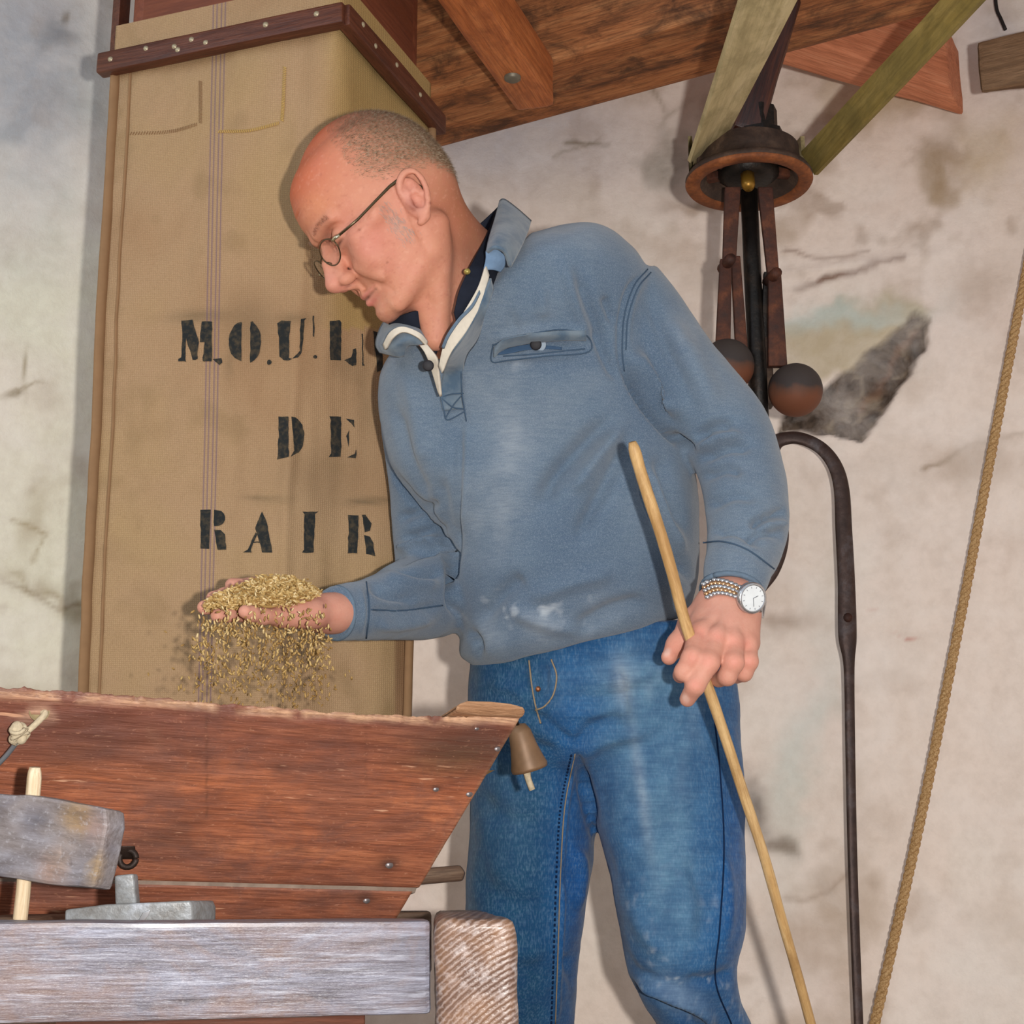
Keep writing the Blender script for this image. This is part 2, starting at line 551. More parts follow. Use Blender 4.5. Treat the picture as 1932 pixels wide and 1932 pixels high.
    # relief: uneven hand plaster, the bare patch set back
    dn = (n1 - 0.5) * 0.035 + (n2 - 0.5) * 0.010 + (n3 - 0.5) * 0.0022
    dn -= nm * (0.014 + (pits - 0.5) * 0.03)
    dn += 0.004 * blob(px + wx * 0.4, py + wy * 0.4, 1600, 500, 200, 10, -8)
    dn = np.where(front, dn, 0)
    N = np.stack([-np.sin(A).ravel(), -np.cos(A).ravel(), np.zeros(len(P))], -1)
    P2 = P + N * dn[:, None]
    i = np.arange(na - 1)[None, :] + np.arange(nz - 1)[:, None] * na
    F = np.stack([i, i + na, i + na + 1, i + 1], -1).reshape(-1, 4)
    m = M('lime_plaster')
    v = m.vec()
    f1 = m.noise(v, 45, 6, 0.65); f2 = m.noise(v, 9, 5, 0.6, 0.4)
    c = m.mix(m.ramp(f1, [(0.35, 0.13), (0.6, 0.0)]), m.attr('tint', 'Color'), lin(160, 136, 114))
    c = m.mix(m.ramp(f2, [(0.42, 0.0), (0.70, 0.35)]), c, lin(250, 240, 232))
    mat = m.out(c, 0.92, 0.2, m.bump(m.math('ADD', f1, m.math('MULTIPLY', f2, 1.5)), 0.35, 0.006))
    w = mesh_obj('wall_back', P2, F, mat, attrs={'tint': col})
    tag(w, kind='structure')
build_wall()

m_floor = wood('worn_floorboards', (70, 52, 40), (110, 86, 66), (150, 122, 98), 0.6, 0.75)
fl_root = empty('floor', (0, 1.2, 0)); tag(fl_root, kind='structure')
k = 0
for y in np.arange(-0.9, 2.7, 0.18):
    box('plank', (-2.3, y + 0.09, -0.015), (1, 0, 0), 4.7, 0.176, 0.03, m_floor, fl_root, 0.003)
m_ceil = wood('ceiling_boards', (64, 34, 20), (104, 58, 34), (134, 82, 50), 0.6, 0.7)
ce_root = empty('ceiling', (0, 1.2, 2.8)); tag(ce_root, kind='structure')
for y in np.arange(0.5, 2.7, 0.2):
    box('plank', (-2.3, y + 0.1, 2.815), (1, 0, 0), 4.7, 0.196, 0.03, m_ceil, ce_root, 0.003)

# ------------------------------------------------------------------ timber under the roof
m_beam_red = wood('oiled_red_timber', (130, 66, 32), (194, 112, 60), (220, 140, 84), 0.8, 0.55, 0.4, 0.25, blotch=(120, 60, 34), blotch_amt=0.5)
m_beam_old = wood('old_knotty_timber', (74, 46, 30), (168, 104, 62), (204, 142, 92), 0.9, 0.7, 0.3, 0.5, blotch=(60, 40, 28), blotch_amt=0.8)
m_beam_pink = wood('pale_red_timber', (150, 88, 60), (206, 130, 94), (222, 156, 120), 0.8, 0.7, 0.3, 0.25)
m_beam_grey = wood('grey_brown_timber', (84, 62, 44), (126, 96, 70), (156, 124, 96), 1.1, 0.75, 0.3, 0.4)
m_bolt = plain('galvanised_bolt', (128, 120, 104), 0.5, 0.5, 0.5)

def horiz_beam(name, near_l, near_r, far_l, far_r, z, h, mat, label, bevel=0.008, rough=0.0, cuts=0, into=0.0):
    """horizontal timber: underside corners picked on the plane z, height h above it"""
    q = [Wz(*near_l, z), Wz(*near_r, z), Wz(*far_r, z), Wz(*far_l, z)]
    if into:                                   # the right end runs on into the wall
        d = (q[1] - q[0]).normalized() * into; q[1] += d; q[2] += d
    top = [p + Vector((0, 0, h)) for p in q]
    o = hexa(name, q + top, mat, None, bevel, frame_of(q[0], q[1] - q[0]), rough, cuts)
    return tag(o, label, 'beam')

# the wide wall beam across the top (its front face dark and knotty, the underside paler)
zB = ZC + 1.285
dB = (Wz(1400, 15, zB) - Wz(809, 186, zB)).normalized()
nB = Vector((-dB.y, dB.x, 0)).normalized()
if nB.y < 0: nB = -nB
p0 = Wz(809, 186, zB) - dB * 0.55
L = 2.3
bw = 0.16
q = [p0, p0 + dB * L, p0 + dB * L + nB * bw, p0 + nB * bw]
wb = hexa('wall_beam', q + [p + Vector((0, 0, 0.24)) for p in q], m_beam_old, None, 0.012, frame_of(p0, dB), 0.004, 6)
tag(wb, 'thick old knotty brown beam running along the plaster wall', 'beam')

# the square-edged joist that comes forward over the man's head and ends in front of the wall
zA = ZC + 1.205
eL, eR = Wz(975, 214, zA), Wz(1042, 193, zA)
vdir = (Wz(975, 214, zA) - Wz(822, 2, zA)).normalized()
wv = (eR - eL); wv = wv - vdir * wv.dot(vdir)
jr = empty('ceiling_joist', eL - vdir * 0.1, 'orange-brown square joist with a round bolt head, ending by the wall', 'beam')
q = [eL - vdir * 1.35, eL, eL + wv, eL + wv - vdir * 1.35]
hexa('timber', q + [p + Vector((0, 0, 0.085)) for p in q], m_beam_red, jr, 0.010, frame_of(q[0], vdir), 0.0015, 5)
bp = Wz(967, 145, zA)
lathe('bolt_head', bp + Vector((0, 0, 0.004)), (0, 0, -1), [(0, 0.012), (0.008, 0.011), (0.0125, 0.008), (0.013, 0)], m_bolt, jr, 20)

# the pale red beam on the right that runs back into the plaster
zCb = ZC + 1.30
horiz_beam('cross_beam', (1405, 40), (1740, 150), (1405, 105), (1770, 205), zCb, 0.13, m_beam_pink,
           'pale reddish beam set into the plaster behind the right-hand belt', 0.008, 0.002, 4, 0.06)
# beam end in the top right corner
zD = ZC + 1.19
horiz_beam('beam_end', (1850, 172), (2090, 120), (1850, 178), (2110, 150), zD, 0.085, m_beam_grey,
           'grey-brown beam end projecting from the plaster at top right', 0.008, 0.002, 4)
# a short raking strut above the cross beam
a0, a1 = wall_hit(1500, 60, 0.10), wall_hit(1740, -60, 0.10)
o = box('raking_strut', a0, a1 - a0, 0.45, 0.07, 0.05, m_beam_pink, None, 0.005)
tag(o, 'slanting reddish strut above the cross beam, behind the belts', 'beam')

m_wire = plain('black_wire', (40, 34, 34), 0.6, 0.4, 0.2)
for i, (pts, lab) in enumerate((([(1640, -30), (1650, 15), (1662, 45), (1676, 78)], 'thin dark wire hanging against the plaster left of the diagonal belt'),
                   ([(1876, -30), (1880, 15), (1888, 35), (1897, 56)], 'short black cable dropping to the beam end at top right'),
                   ([(1778, 55), (1786, 75), (1792, 100)], 'short dark wire on the plaster right of the diagonal belt'))):
    P = catmull([tuple(wall_hit(x, y, 0.035 if i < 2 else 0.02)) for x, y in pts], 12)
    o = tube('hanging_wire', P, 0.0032, m_wire, sides=6)
    tag(o, lab, 'wire')

# ------------------------------------------------------------------ grain chute: wooden box, battens, canvas sack
zT = ZC + 1.075                        # underside of the battens
cA, cC, cB = Wz(212, 146, zT), Wz(640, 58, zT), Wz(812, 250, zT)
cD = cA + cB - cC
m_ply = wood('red_brown_boards', (84, 40, 24), (116, 60, 38), (142, 82, 54), 0.5, 0.6, 0.4, 0.2, blotch=(120, 62, 36), blotch_amt=0.5)
m_batt = wood('dark_batten', (52, 24, 14), (86, 44, 28), (116, 66, 44), 1.2, 0.5, 0.45, 0.3)
m_nail = plain('pale_nail', (176, 162, 134), 0.45, 0.5, 0.4)
UPV = Vector((0, 0, 1))
chute = empty('grain_chute', (cA + cB) / 2 + UPV * 0.1, 'red-brown wooden grain chute box above the canvas sack', 'chute')
cen = (cA + cC + cB + cD) / 4
def ins(p, t): return p + (cen - p).normalized() * t
for nm, a, b in (('front_board', cA, cC), ('side_board', cC, cB), ('back_board', cB, cD), ('side_board', cD, cA)):
    a2, b2 = ins(a, 0.022), ins(b, 0.022)
    inn = (cen - (a + b) / 2).normalized() * 0.018
    lo, hi = UPV * -0.02, UPV * 0.75
    prism(nm, [a2 + lo, b2 + lo, b2 + hi, a2 + hi], [a2 + lo + inn, b2 + lo + inn, b2 + hi + inn, a2 + hi + inn], m_ply, chute, 0.002, frame_of(a2, b2 - a2))
# dark corner post at the left edge
hexa('corner_post', [p + UPV * z for z in (0.035, 0.75) for p in (cA + Vector((-0.012, 0.02, 0)), cA + Vector((0.0, 0.012, 0)), cA + Vector((0.004, 0.05, 0)), cA + Vector((-0.012, 0.05, 0)))], m_batt, chute, 0.001)
bat = empty('sack_batten', cC, 'dark brown nailed wooden batten clamping the top of the sack', 'batten')
def batten(a, b, ext0, ext1, nails):
    d = (b - a).normalized(); out = Vector((d.y, -d.x, 0))
    if out.dot(cen - a) > 0: out = -out
    p = a - d * ext0 + out * 0.012 + UPV * 0.013
    Lb = (b - a).length + ext0 + ext1
    bo = box('batten', p, d, Lb, 0.018, 0.030, m_batt, bat, 0.003, rough=0.0012, cuts=3)
    for t, dz in nails:
        c = p + d * (Lb * t) + out * 0.0085 + UPV * dz
        lathe('nail', c, out, [(0, 0.0028), (0.0028, 0.0022), (0.0042, 0.0)], m_nail, bat, 8)
batten(cA, cC, 0.012, 0.014, [(0.06, .001), (0.21, .006), (0.33, .0), (0.345, -.006), (0.40, .005), (0.46, -.004), (0.70, .004), (0.90, .004)])
batten(cC, cB, 0.012, 0.010, [(0.12, .006), (0.24, -.004), (0.45, .004), (0.7, .0)])

def S(t): return t * t * (3 - 2 * t)
SZ0, SZ1 = zT + 0.078, ZC + 0.05          # top and bottom of the sack
def sack_pt(u, v):
    """u 0..1 front-left face and right face (corner near u=.70), v 0 top .. 1 bottom"""
    uc = 0.66
    t = S(min(max(v / 0.62, 0), 1))
    A = cA + Vector((0.014, 0.01, 0)) * v
    B = cB + Vector((-0.004, -0.05, 0)) * t + Vector((-0.016, 0.0, 0)) * v
    mid = A * 0.33 + B * 0.67
    C = cC * (1 - 0.82 * t) + (mid + Vector((0.0, -0.03, 0))) * (0.82 * t)
    # round the corner off as it goes down
    r = 0.02 + 0.25 * t
    if u < uc - r: p = A.lerp(C, u / uc)
    elif u > uc + r: p = C.lerp(B, (u - uc) / (1 - uc))
    else:
        s = (u - uc + r) / (2 * r)
        pa, pb = A.lerp(C, (uc - r) / uc), C.lerp(B, r / (1 - uc))
        p = pa * (1 - s) ** 2 + C * (2 * s * (1 - s)) + pb * s * s
    q = Vector((p.x, p.y, 0))
    out = Vector((-0.35, -0.94, 0)).lerp(Vector((0.6, -0.8, 0)), u).normalized()
    f = 0.004 * math.sin(u * 21 + v * 2.0) * min(1, v * 3) * (0.3 + u) + 0.007 * math.exp(-((u - 0.60 + 0.02 * v) / 0.022) ** 2) * (0.3 + v) \
        + 0.007 * (mnoise.noise(Vector((u * 5, v * 4, 0.3)))) + 0.002 * mnoise.noise(Vector((u * 22, v * 22, 4)))
    if v < 0.05: f *= v / 0.05
    q += out * f
    q.z = SZ0 + (SZ1 - SZ0) * v
    return q

def build_sack():
    nu, nv, nb = 150, 190, 24
    V = []
    for j in range(nv + 1):
        v = j / nv
        row = [sack_pt(i / nu, v) for i in range(nu + 1)]
        a, b = row[0], row[-1]
        back = []
        Dv = Vector((cD.x, cD.y, 0)) * (1 - 0.5 * v) + Vector(((a.x + b.x) / 2, (a.y + b.y) / 2 + 0.05, 0)) * (0.5 * v); Dv.z = a.z
        for k in range(1, nb):
            t = k / nb
            back.append(b * (1 - t) ** 2 + Dv * (2 * t * (1 - t)) + a * t * t)
        V += row + back
    n = nu + nb
    F = []
    for j in range(nv):
        for i in range(n):
            i2 = (i + 1) % n
            F.append((j * n + i, j * n + i2, (j + 1) * n + i2, (j + 1) * n + i))
    V = np.array([tuple(p) for p in V])
    px, py, D = proj(V)
    uu = np.tile(np.concatenate([np.linspace(0, 1, nu + 1), np.full(nb - 1, 2.0)]), nv + 1)
    n1 = fbm(V, 6, 4, 5); n2 = fbm(V, 25, 3, 8)
    col = np.tile(linv((186, 153, 118)), (len(V), 1))
    def over(c, a):
        nonlocal col
        a = np.clip(a, 0, 1)[:, None]; col = col * (1 - a) + linv(c) * a
    over((168, 130, 96), np.clip((n1 - 0.5) * 4, 0, 1) * 0.6)
    over((184, 156, 104), np.clip((0.48 - n1) * 4, 0, 1) * 0.45)
    over((182, 154, 88), (1 / (1 + np.exp(-(px - 625) / 12))) * (py < 620) * 0.6)  # flash on the right face painted in as a yellower tone
    over((150, 124, 88), np.clip((n2 - 0.6) * 6, 0, 1) * 0.35)
    # fainter soot round the stencilled letters
    for (cx, cy, rx, ry, s) in ((370, 600, 60, 12, .5), (470, 618, 50, 60, .35), (560, 605, 40, 12, .4), (600, 900, 90, 60, .25), (690, 950, 40, 6, .7), (500, 940, 40, 5, .5),
                                (655, 690, 50, 30, .25), (690, 760, 18, 60, .25), (430, 690, 10, 30, .3)):
        over((92, 84, 66), blob(px + (n2 - .5) * 40, py + (n1 - .5) * 40, cx, cy, rx, ry, 0, 2) * s)
    over((140, 104, 80), np.clip((px - 742) / 6, 0, 1) * (py > 900) * 0.7)
    m = M('striped_burlap')
    v = m.vec()
    wv = m.math('MULTIPLY', m.wave(m.vec((1, 1, 1)), 130, 0.8, 2, 4, 'X'), m.wave(m.vec((1, 1, 1)), 130, 0.8, 2, 4, 'Z'))
    n = m.noise(v, 620, 3)
    c = m.mix(m.ramp(wv, [(0.0, 0.30), (0.5, 0.0)]), m.attr('tint', 'Color'), lin(116, 88, 58))
    c = m.mix(m.ramp(n, [(0.38, 0.2), (0.6, 0.0)]), c, lin(120, 92, 60))
    # three thin woven stripes, in the cloth's own u coordinate
    u = m.attr('stripe')
    s = None
    for k in (-11.0, -4.0, 4.5, 11.5):
        d = m.math('ABSOLUTE', m.math('SUBTRACT', u, k))
        e = m.math('LESS_THAN', d, 1.5)
        s = e if s is None else m.math('MAXIMUM', s, e)
    c = m.mix(m.math('MULTIPLY', s, 0.5), c, lin(104, 84, 108))
    stripe = np.clip(px - np.interp(py, [0, 100, 400, 800, 1300, 1700], [414, 412, 405, 398, 386, 378]), -60, 60) + 200.0 * (uu > 1.5)
    return V, F, col, stripe, m.out(c, 0.9, 0.15, m.bump(m.math('ADD', wv, n), 0.45, 0.0012))
_V, _F, _c, _s, m_sack = build_sack()
sack = mesh_obj('canvas_sack', _V, _F, m_sack, None, True, Matrix.Translation(cC), {'tint': _c, 'stripe': _s})
tag(sack, 'tall burlap sack stencilled in black, hanging from the chute by the plaster wall', 'sack')
sack_bvh = BVHTree.FromPolygons([Vector(p) for p in _V], _F)
def on_surf(bvh, px, py, off=0.0, D=2.1):
    h = bvh.ray_cast(CAM, ray(px, py))
    if h[0] is None:
        return W(px, py, D)
    return h[0] - ray(px, py) * off

# side hem, right hem and the stitched patch edges
m_hem = plain('sack_seam_thread', (150, 116, 84), 0.9, 0.1)
m_hem2 = plain('yellow_stitching', (200, 164, 98), 0.9, 0.1)
hemu = [sack_pt(0.004, v) + Vector((0.002, -0.004, 0)) for v in np.linspace(0.05, 0.99, 60)]
tube('side_hem', hemu, 0.0075, m_hem, sack, 8, flat=(1, 0.6))
hemr = [sack_pt(0.055, v) + Vector((0.0, -0.001, 0)) for v in np.linspace(0.06, 0.99, 60)]
tube('seam', hemr, 0.0022, m_hem, sack, 6)
hem3 = [sack_pt(0.995, v) + Vector((0.004, -0.004, 0)) for v in np.linspace(0.05, 0.99, 60)]
tube('side_hem', hem3, 0.006, m_hem, sack, 8)
for pts in ([(412, 248), (470, 246), (527, 232)], [(532, 228), (535, 180), (537, 125)], [(240, 252), (320, 248), (372, 234)], [(378, 232), (378, 190), (378, 152)]):
    segs = []
    ctl = catmull([(x, y, 0) for x, y in pts], 34)
    for j in range(len(ctl) - 1):
        x, y = ctl[j][:2]; d = (ctl[j + 1] - ctl[j])[:2]; nn = np.array([-d[1], d[0]]) / (np.hypot(*d) + 1e-9)
        a = on_surf(sack_bvh, x + nn[0] * 3, y + nn[1] * 3, 0.0010); b = on_surf(sack_bvh, x - nn[0] * 3 + d[0] * .7, y - nn[1] * 3 + d[1] * .7, 0.0010)
        segs.append(tube_arrays([a, b], 0.0008 if pts[0][0] > 390 else 0.0005, 4))
    v, f = merge(segs)
    mesh_obj('patch_stitching', v, f, m_hem2 if pts[0][0] > 390 else m_hem, sack)

# the stencilled words
m_ink = M('stencil_ink')
nz = m_ink.noise(m_ink.vec(), 140, 4, 0.6); nz2 = m_ink.noise(m_ink.vec(), 900, 2)
ck = m_ink.mix(m_ink.ramp(nz, [(0.45, 0.0), (0.75, 0.45)]), lin(44, 46, 46), lin(116, 98, 72))
m_ink.out(ck, 0.9, 0.1, m_ink.bump(nz2, 0.4, 0.001)); m_ink = m_ink.m

def letter(name, polys):
    bm = bmesh.new()
    for poly in polys:
        if len(poly) > 2:
            xs = [p[0] for p in poly]; ys = [p[1] for p in poly]
            # thin horizontal bands so that the print follows the cloth
            n = max(2, int((max(ys) - min(ys)) / 7))
            y0 = min(ys)
            t = bmesh.new(); vv = [t.verts.new((p[0], p[1], 0)) for p in poly]
            t.faces.new(vv)
            for k in range(1, n):
                yy = y0 + (max(ys) - y0) * k / n
                bmesh.ops.bisect_plane(t, geom=t.verts[:] + t.edges[:] + t.faces[:], plane_co=(0, yy, 0), plane_no=(0, 1, 0))
            for xx in np.arange(min(xs) + 9, max(xs), 9):
                bmesh.ops.bisect_plane(t, geom=t.verts[:] + t.edges[:] + t.faces[:], plane_co=(xx, 0, 0), plane_no=(1, 0, 0))
            bmesh.ops.triangulate(t, faces=t.faces[:])
            vmap = {}
            for v in t.verts:
                x, y = v.co.x, v.co.y
                j = Vector(mnoise.noise_vector(Vector((x * .11, y * .11, 1)))) * 1.6
                vmap[v] = bm.verts.new(on_surf(sack_bvh, x + j.x, y + j.y, 0.0009))
            for f in t.faces:
                try: bm.faces.new([vmap[v] for v in f.verts])
                except ValueError: pass
            t.free()
    v, f = bm_arrays(bm); bm.free()
    return mesh_obj('stencil_letter', v, f, m_ink, sack, True)

def zm(ox, oy, s, pts): return [(ox + x / s, oy + y / s) for x, y in pts]
def arc(cx, cy, rx, ry, a0, a1, n=10):
    return [(cx + rx * math.cos(math.radians(a)), cy + ry * math.sin(math.radians(a))) for a in np.linspace(a0, a1, n)]
z1 = lambda p: zm(310, 570, 4.39, p)
z2 = lambda p: zm(350, 900, 4.83, p)
letter('M', [z1([(140, 150), (235, 150), (285, 330), (272, 470), (255, 480), (235, 480), (180, 300), (172, 470), (180, 490), (115, 490), (118, 470), (140, 460), (150, 250)]),
             z1([(310, 160), (395, 160), (395, 490), (315, 490), (318, 460), (335, 330), (290, 330)]), z1([(400, 470), (470, 465), (480, 500), (455, 520)])])
letter('O', [z1([(640, 170)] + arc(640, 325, 108, 160, 265, 95, 12) + [(640, 490)]), z1([(715, 165), (735, 160)] + arc(715, 330, 86, 165, -70, 85, 10) + [(708, 500)]), z1(arc(868, 498, 18, 24, 0, 330, 8))])
letter('U', [z1([(935, 175), (975, 152), (1045, 152), (1032, 300), (1035, 460), (1060, 470), (1030, 485), (985, 480), (955, 450), (950, 300)]),
             z1([(1130, 140), (1175, 132), (1160, 150), (1150, 300), (1140, 420), (1110, 460), (1060, 470), (1100, 430), (1120, 400), (1122, 260)]), z1(arc(1248, 452, 18, 18, 0, 330, 8)), z1([(1228, 110), (1243, 110), (1243, 290), (1232, 280)])])
letter('L', [z1([(1370, 155), (1450, 150), (1465, 170), (1465, 480), (1375, 480)]), z1([(1490, 480), (1550, 455), (1565, 390), (1590, 380), (1592, 520), (1560, 530)]), z1([(1636, 500), (1662, 525), (1640, 530)]), z1([(1634, 260), (1646, 260), (1648, 510), (1640, 510)])])
letter('I', [z1([(1735, 240), (1775, 250), (1795, 270), (1805, 420), (1810, 560), (1765, 580), (1750, 400)])])
letter('N', [[(748, 626), (764, 627), (766, 706), (750, 704)], [(764, 627), (792, 706), (780, 708), (766, 660)]])
letter('D', [z1([(940, 950), (1030, 950), (1030, 1280), (935, 1305), (950, 1100)]), z1([(1055, 950), (1085, 955)] + arc(1075, 1110, 85, 150, -70, 80, 10) + [(1045, 1280), (1075, 1230)])])
letter('E', [z1([(1365, 945), (1465, 950), (1465, 1280), (1360, 1285), (1380, 1250), (1380, 980)]), z1([(1500, 960), (1570, 975), (1575, 1040), (1550, 1000)]), z1([(1505, 1110), (1530, 1060), (1525, 1200)]), z1([(1515, 1285), (1570, 1260), (1592, 1215), (1588, 1295)])])
letter('R', [z2([(135, 300), (228, 300), (215, 655), (140, 655)]), z2([(258, 300), (330, 310)] + arc(300, 375, 58, 70, -60, 90, 7) + [(262, 450)]), z2([(262, 480), (320, 485), (355, 520), (375, 665), (290, 660), (275, 560)])])
letter('A', [z2([(700, 315), (745, 420), (795, 690), (700, 690), (675, 600), (610, 600), (620, 590), (668, 588), (640, 470), (655, 410)]), z2([(640, 500), (655, 520), (595, 660), (600, 685), (525, 685), (565, 660)])])
letter('I', [z2([(1065, 315), (1210, 315), (1180, 340), (1170, 690), (1060, 690), (1078, 660), (1085, 345)])])
letter('R', [z2([(1480, 345), (1580, 350), (1565, 695), (1480, 695), (1490, 500)]), z2([(1605, 340), (1640, 340), (1695, 420), (1685, 490), (1635, 510), (1620, 420)]), z2([(1630, 530), (1680, 545), (1710, 600), (1728, 725), (1645, 700), (1635, 600)])])
# ------------------------------------------------------------------ the grain hopper
m_hop = M('hopper_board')
_n0 = m_hop.noise(m_hop.vec((2.0, 24, 24)), 1.6, 4, 0.6, 0.6)
_n1 = m_hop.noise(m_hop.vec((9, 110, 110)), 1.4, 6, 0.7, 0.5)
_f = m_hop.noise(m_hop.vec((30, 520, 520)), 1.0, 4, 0.65)
_b = m_hop.noise(m_hop.vec((7, 11, 11)), 1.6, 7, 0.7, 0.5)
_s = m_hop.noise(m_hop.vec((90, 160, 160)), 2.0, 4, 0.7)
_c = m_hop.ramp(m_hop.math('ADD', m_hop.math('MULTIPLY', _n0, 0.5), m_hop.math('MULTIPLY', _n1, 0.5)), [(0.32, lin(108, 62, 46)), (0.48, lin(160, 94, 66)), (0.66, lin(200, 126, 88))])
_c = m_hop.mix(m_hop.ramp(_b, [(0.44, 0.0), (0.62, 0.8)]), _c, lin(112, 76, 66))
_c = m_hop.mix(m_hop.attr('stain', 'Alpha'), _c, m_hop.mix(m_hop.ramp(_n1, [(0.35, 0.55), (0.6, 0.0)]), m_hop.attr('stain', 'Color'), lin(84, 50, 38)))
_c = m_hop.mix(m_hop.ramp(_f, [(0.36, 0.55), (0.55, 0.0)]), _c, lin(92, 50, 36))
_c = m_hop.mix(m_hop.ramp(_s, [(0.60, 0.0), (0.75, 0.45)]), _c, lin(206, 150, 120))
_g = m_hop.noise(m_hop.vec((12, 90, 90), loc=(2, 5, 1)), 1.3, 3, 0.6)
_c = m_hop.mix(m_hop.ramp(_g, [(0.68, 0.0), (0.73, 0.7)]), _c, lin(222, 170, 136))
_r = m_hop.math('ADD', m_hop.math('MULTIPLY', _b, 0.35), 0.32)
m_hop = m_hop.out(_c, _r, 0.45, m_hop.bump(m_hop.math('ADD', _n1, _f), 0.35, 0.003))
m_split = wood('split_wood_edge', (120, 84, 58), (178, 134, 100), (206, 168, 136), 1.6, 0.8, 0.2, 0.7)
m_wood_grey = wood('weathered_grey_wood', (92, 80, 74), (136, 126, 122), (166, 158, 158), 1.2, 0.55, 0.45, 0.5, blotch=(150, 120, 82), blotch_amt=0.55, streak=(176, 176, 184))
m_iron_d = iron('dark_rusty_iron', (34, 26, 22), (62, 44, 36), (98, 68, 52), 0.6, 0.45)
m_nail_d = plain('dark_nail', (120, 112, 112), 0.35, 0.5, 0.6)
m_cord = plain('pale_cord', (196, 180, 152), 0.9, 0.1, var=0.3, scale=300, bump=0.6)

DL, DR = 1.27, 1.47
def hp(px, py):
    """a point of the hopper's leaning front face: nearer on the left and at the top"""
    D0 = 1 / ((1 / DL) + (px / 985.0) * (1 / DR - 1 / DL))
    return W(px, py, D0 * (1 + 0.075 * (py - 1300) / 400.0))
hop_in = Vector((-0.38, 0.90, -0.12)).normalized()

hopper = empty('grain_hopper', (hp(400, 1700) + hop_in * 0.15) * 1.0, 'large reddish-brown wooden grain hopper with a chipped pale rim, below the hand', 'hopper')
hop_fr = frame_of(hp(0, 1500), hp(985, 1550) - hp(0, 1500))

def board_face(name, top, bot, nx, ny, thick, mat, chip=0.0, seed=0):
    """planked face from px outlines top/bottom (polylines of equal length), thickness going into the hopper"""
    T = catmull([(x, y, 0) for x, y in top], nx + 1) if len(top) > 2 else catmull([(x, y, 0) for x, y in top], nx + 1)
    B = catmull([(x, y, 0) for x, y in bot], nx + 1)
    V, pxs, vv = [], [], []
    for j in range(ny + 1):
        v = j / ny
        for i in range(nx + 1):
            x = T[i][0] * (1 - v) + B[i][0] * v; y = T[i][1] * (1 - v) + B[i][1] * v
            if j == 0 and chip:
                y += chip * (mnoise.noise(Vector((x * 0.03, seed, 0))) * 5 + mnoise.noise(Vector((x * 0.14, seed, 3))) * 3)
            p = hp(x, y)
            r = mnoise.noise(Vector((x * 0.012, y * 0.05, seed))) * 0.0012
            if chip and v < 0.06:
                r += (0.004 + 0.003 * mnoise.noise(Vector((x * 0.08, 0, seed)))) * (1 - v / 0.06)
            V.append(p + hop_in * r); pxs.append((x, y)); vv.append(v)
    n = (nx + 1) * (ny + 1)
    V += [V[k] + hop_in * thick for k in range(n)]
    F = []
    w = nx + 1
    for j in range(ny):
        for i in range(nx):
            a = j * w + i
            F.append((a, a + w, a + w + 1, a + 1)); F.append((n + a, n + a + 1, n + a + w + 1, n + a + w))
    for i in range(nx):
        F.append((i, i + 1, n + i + 1, n + i)); a = ny * w + i; F.append((a, n + a, n + a + 1, a + 1))
    for j in range(ny):
        a = j * w; F.append((a, n + a, n + a + w, a + w)); a = j * w + nx; F.append((a, a + w, n + a + w, n + a))
    P = np.array(pxs + pxs); v_ = np.array(vv + vv); V = np.array([tuple(p) for p in V])
    return V, F, P, v_

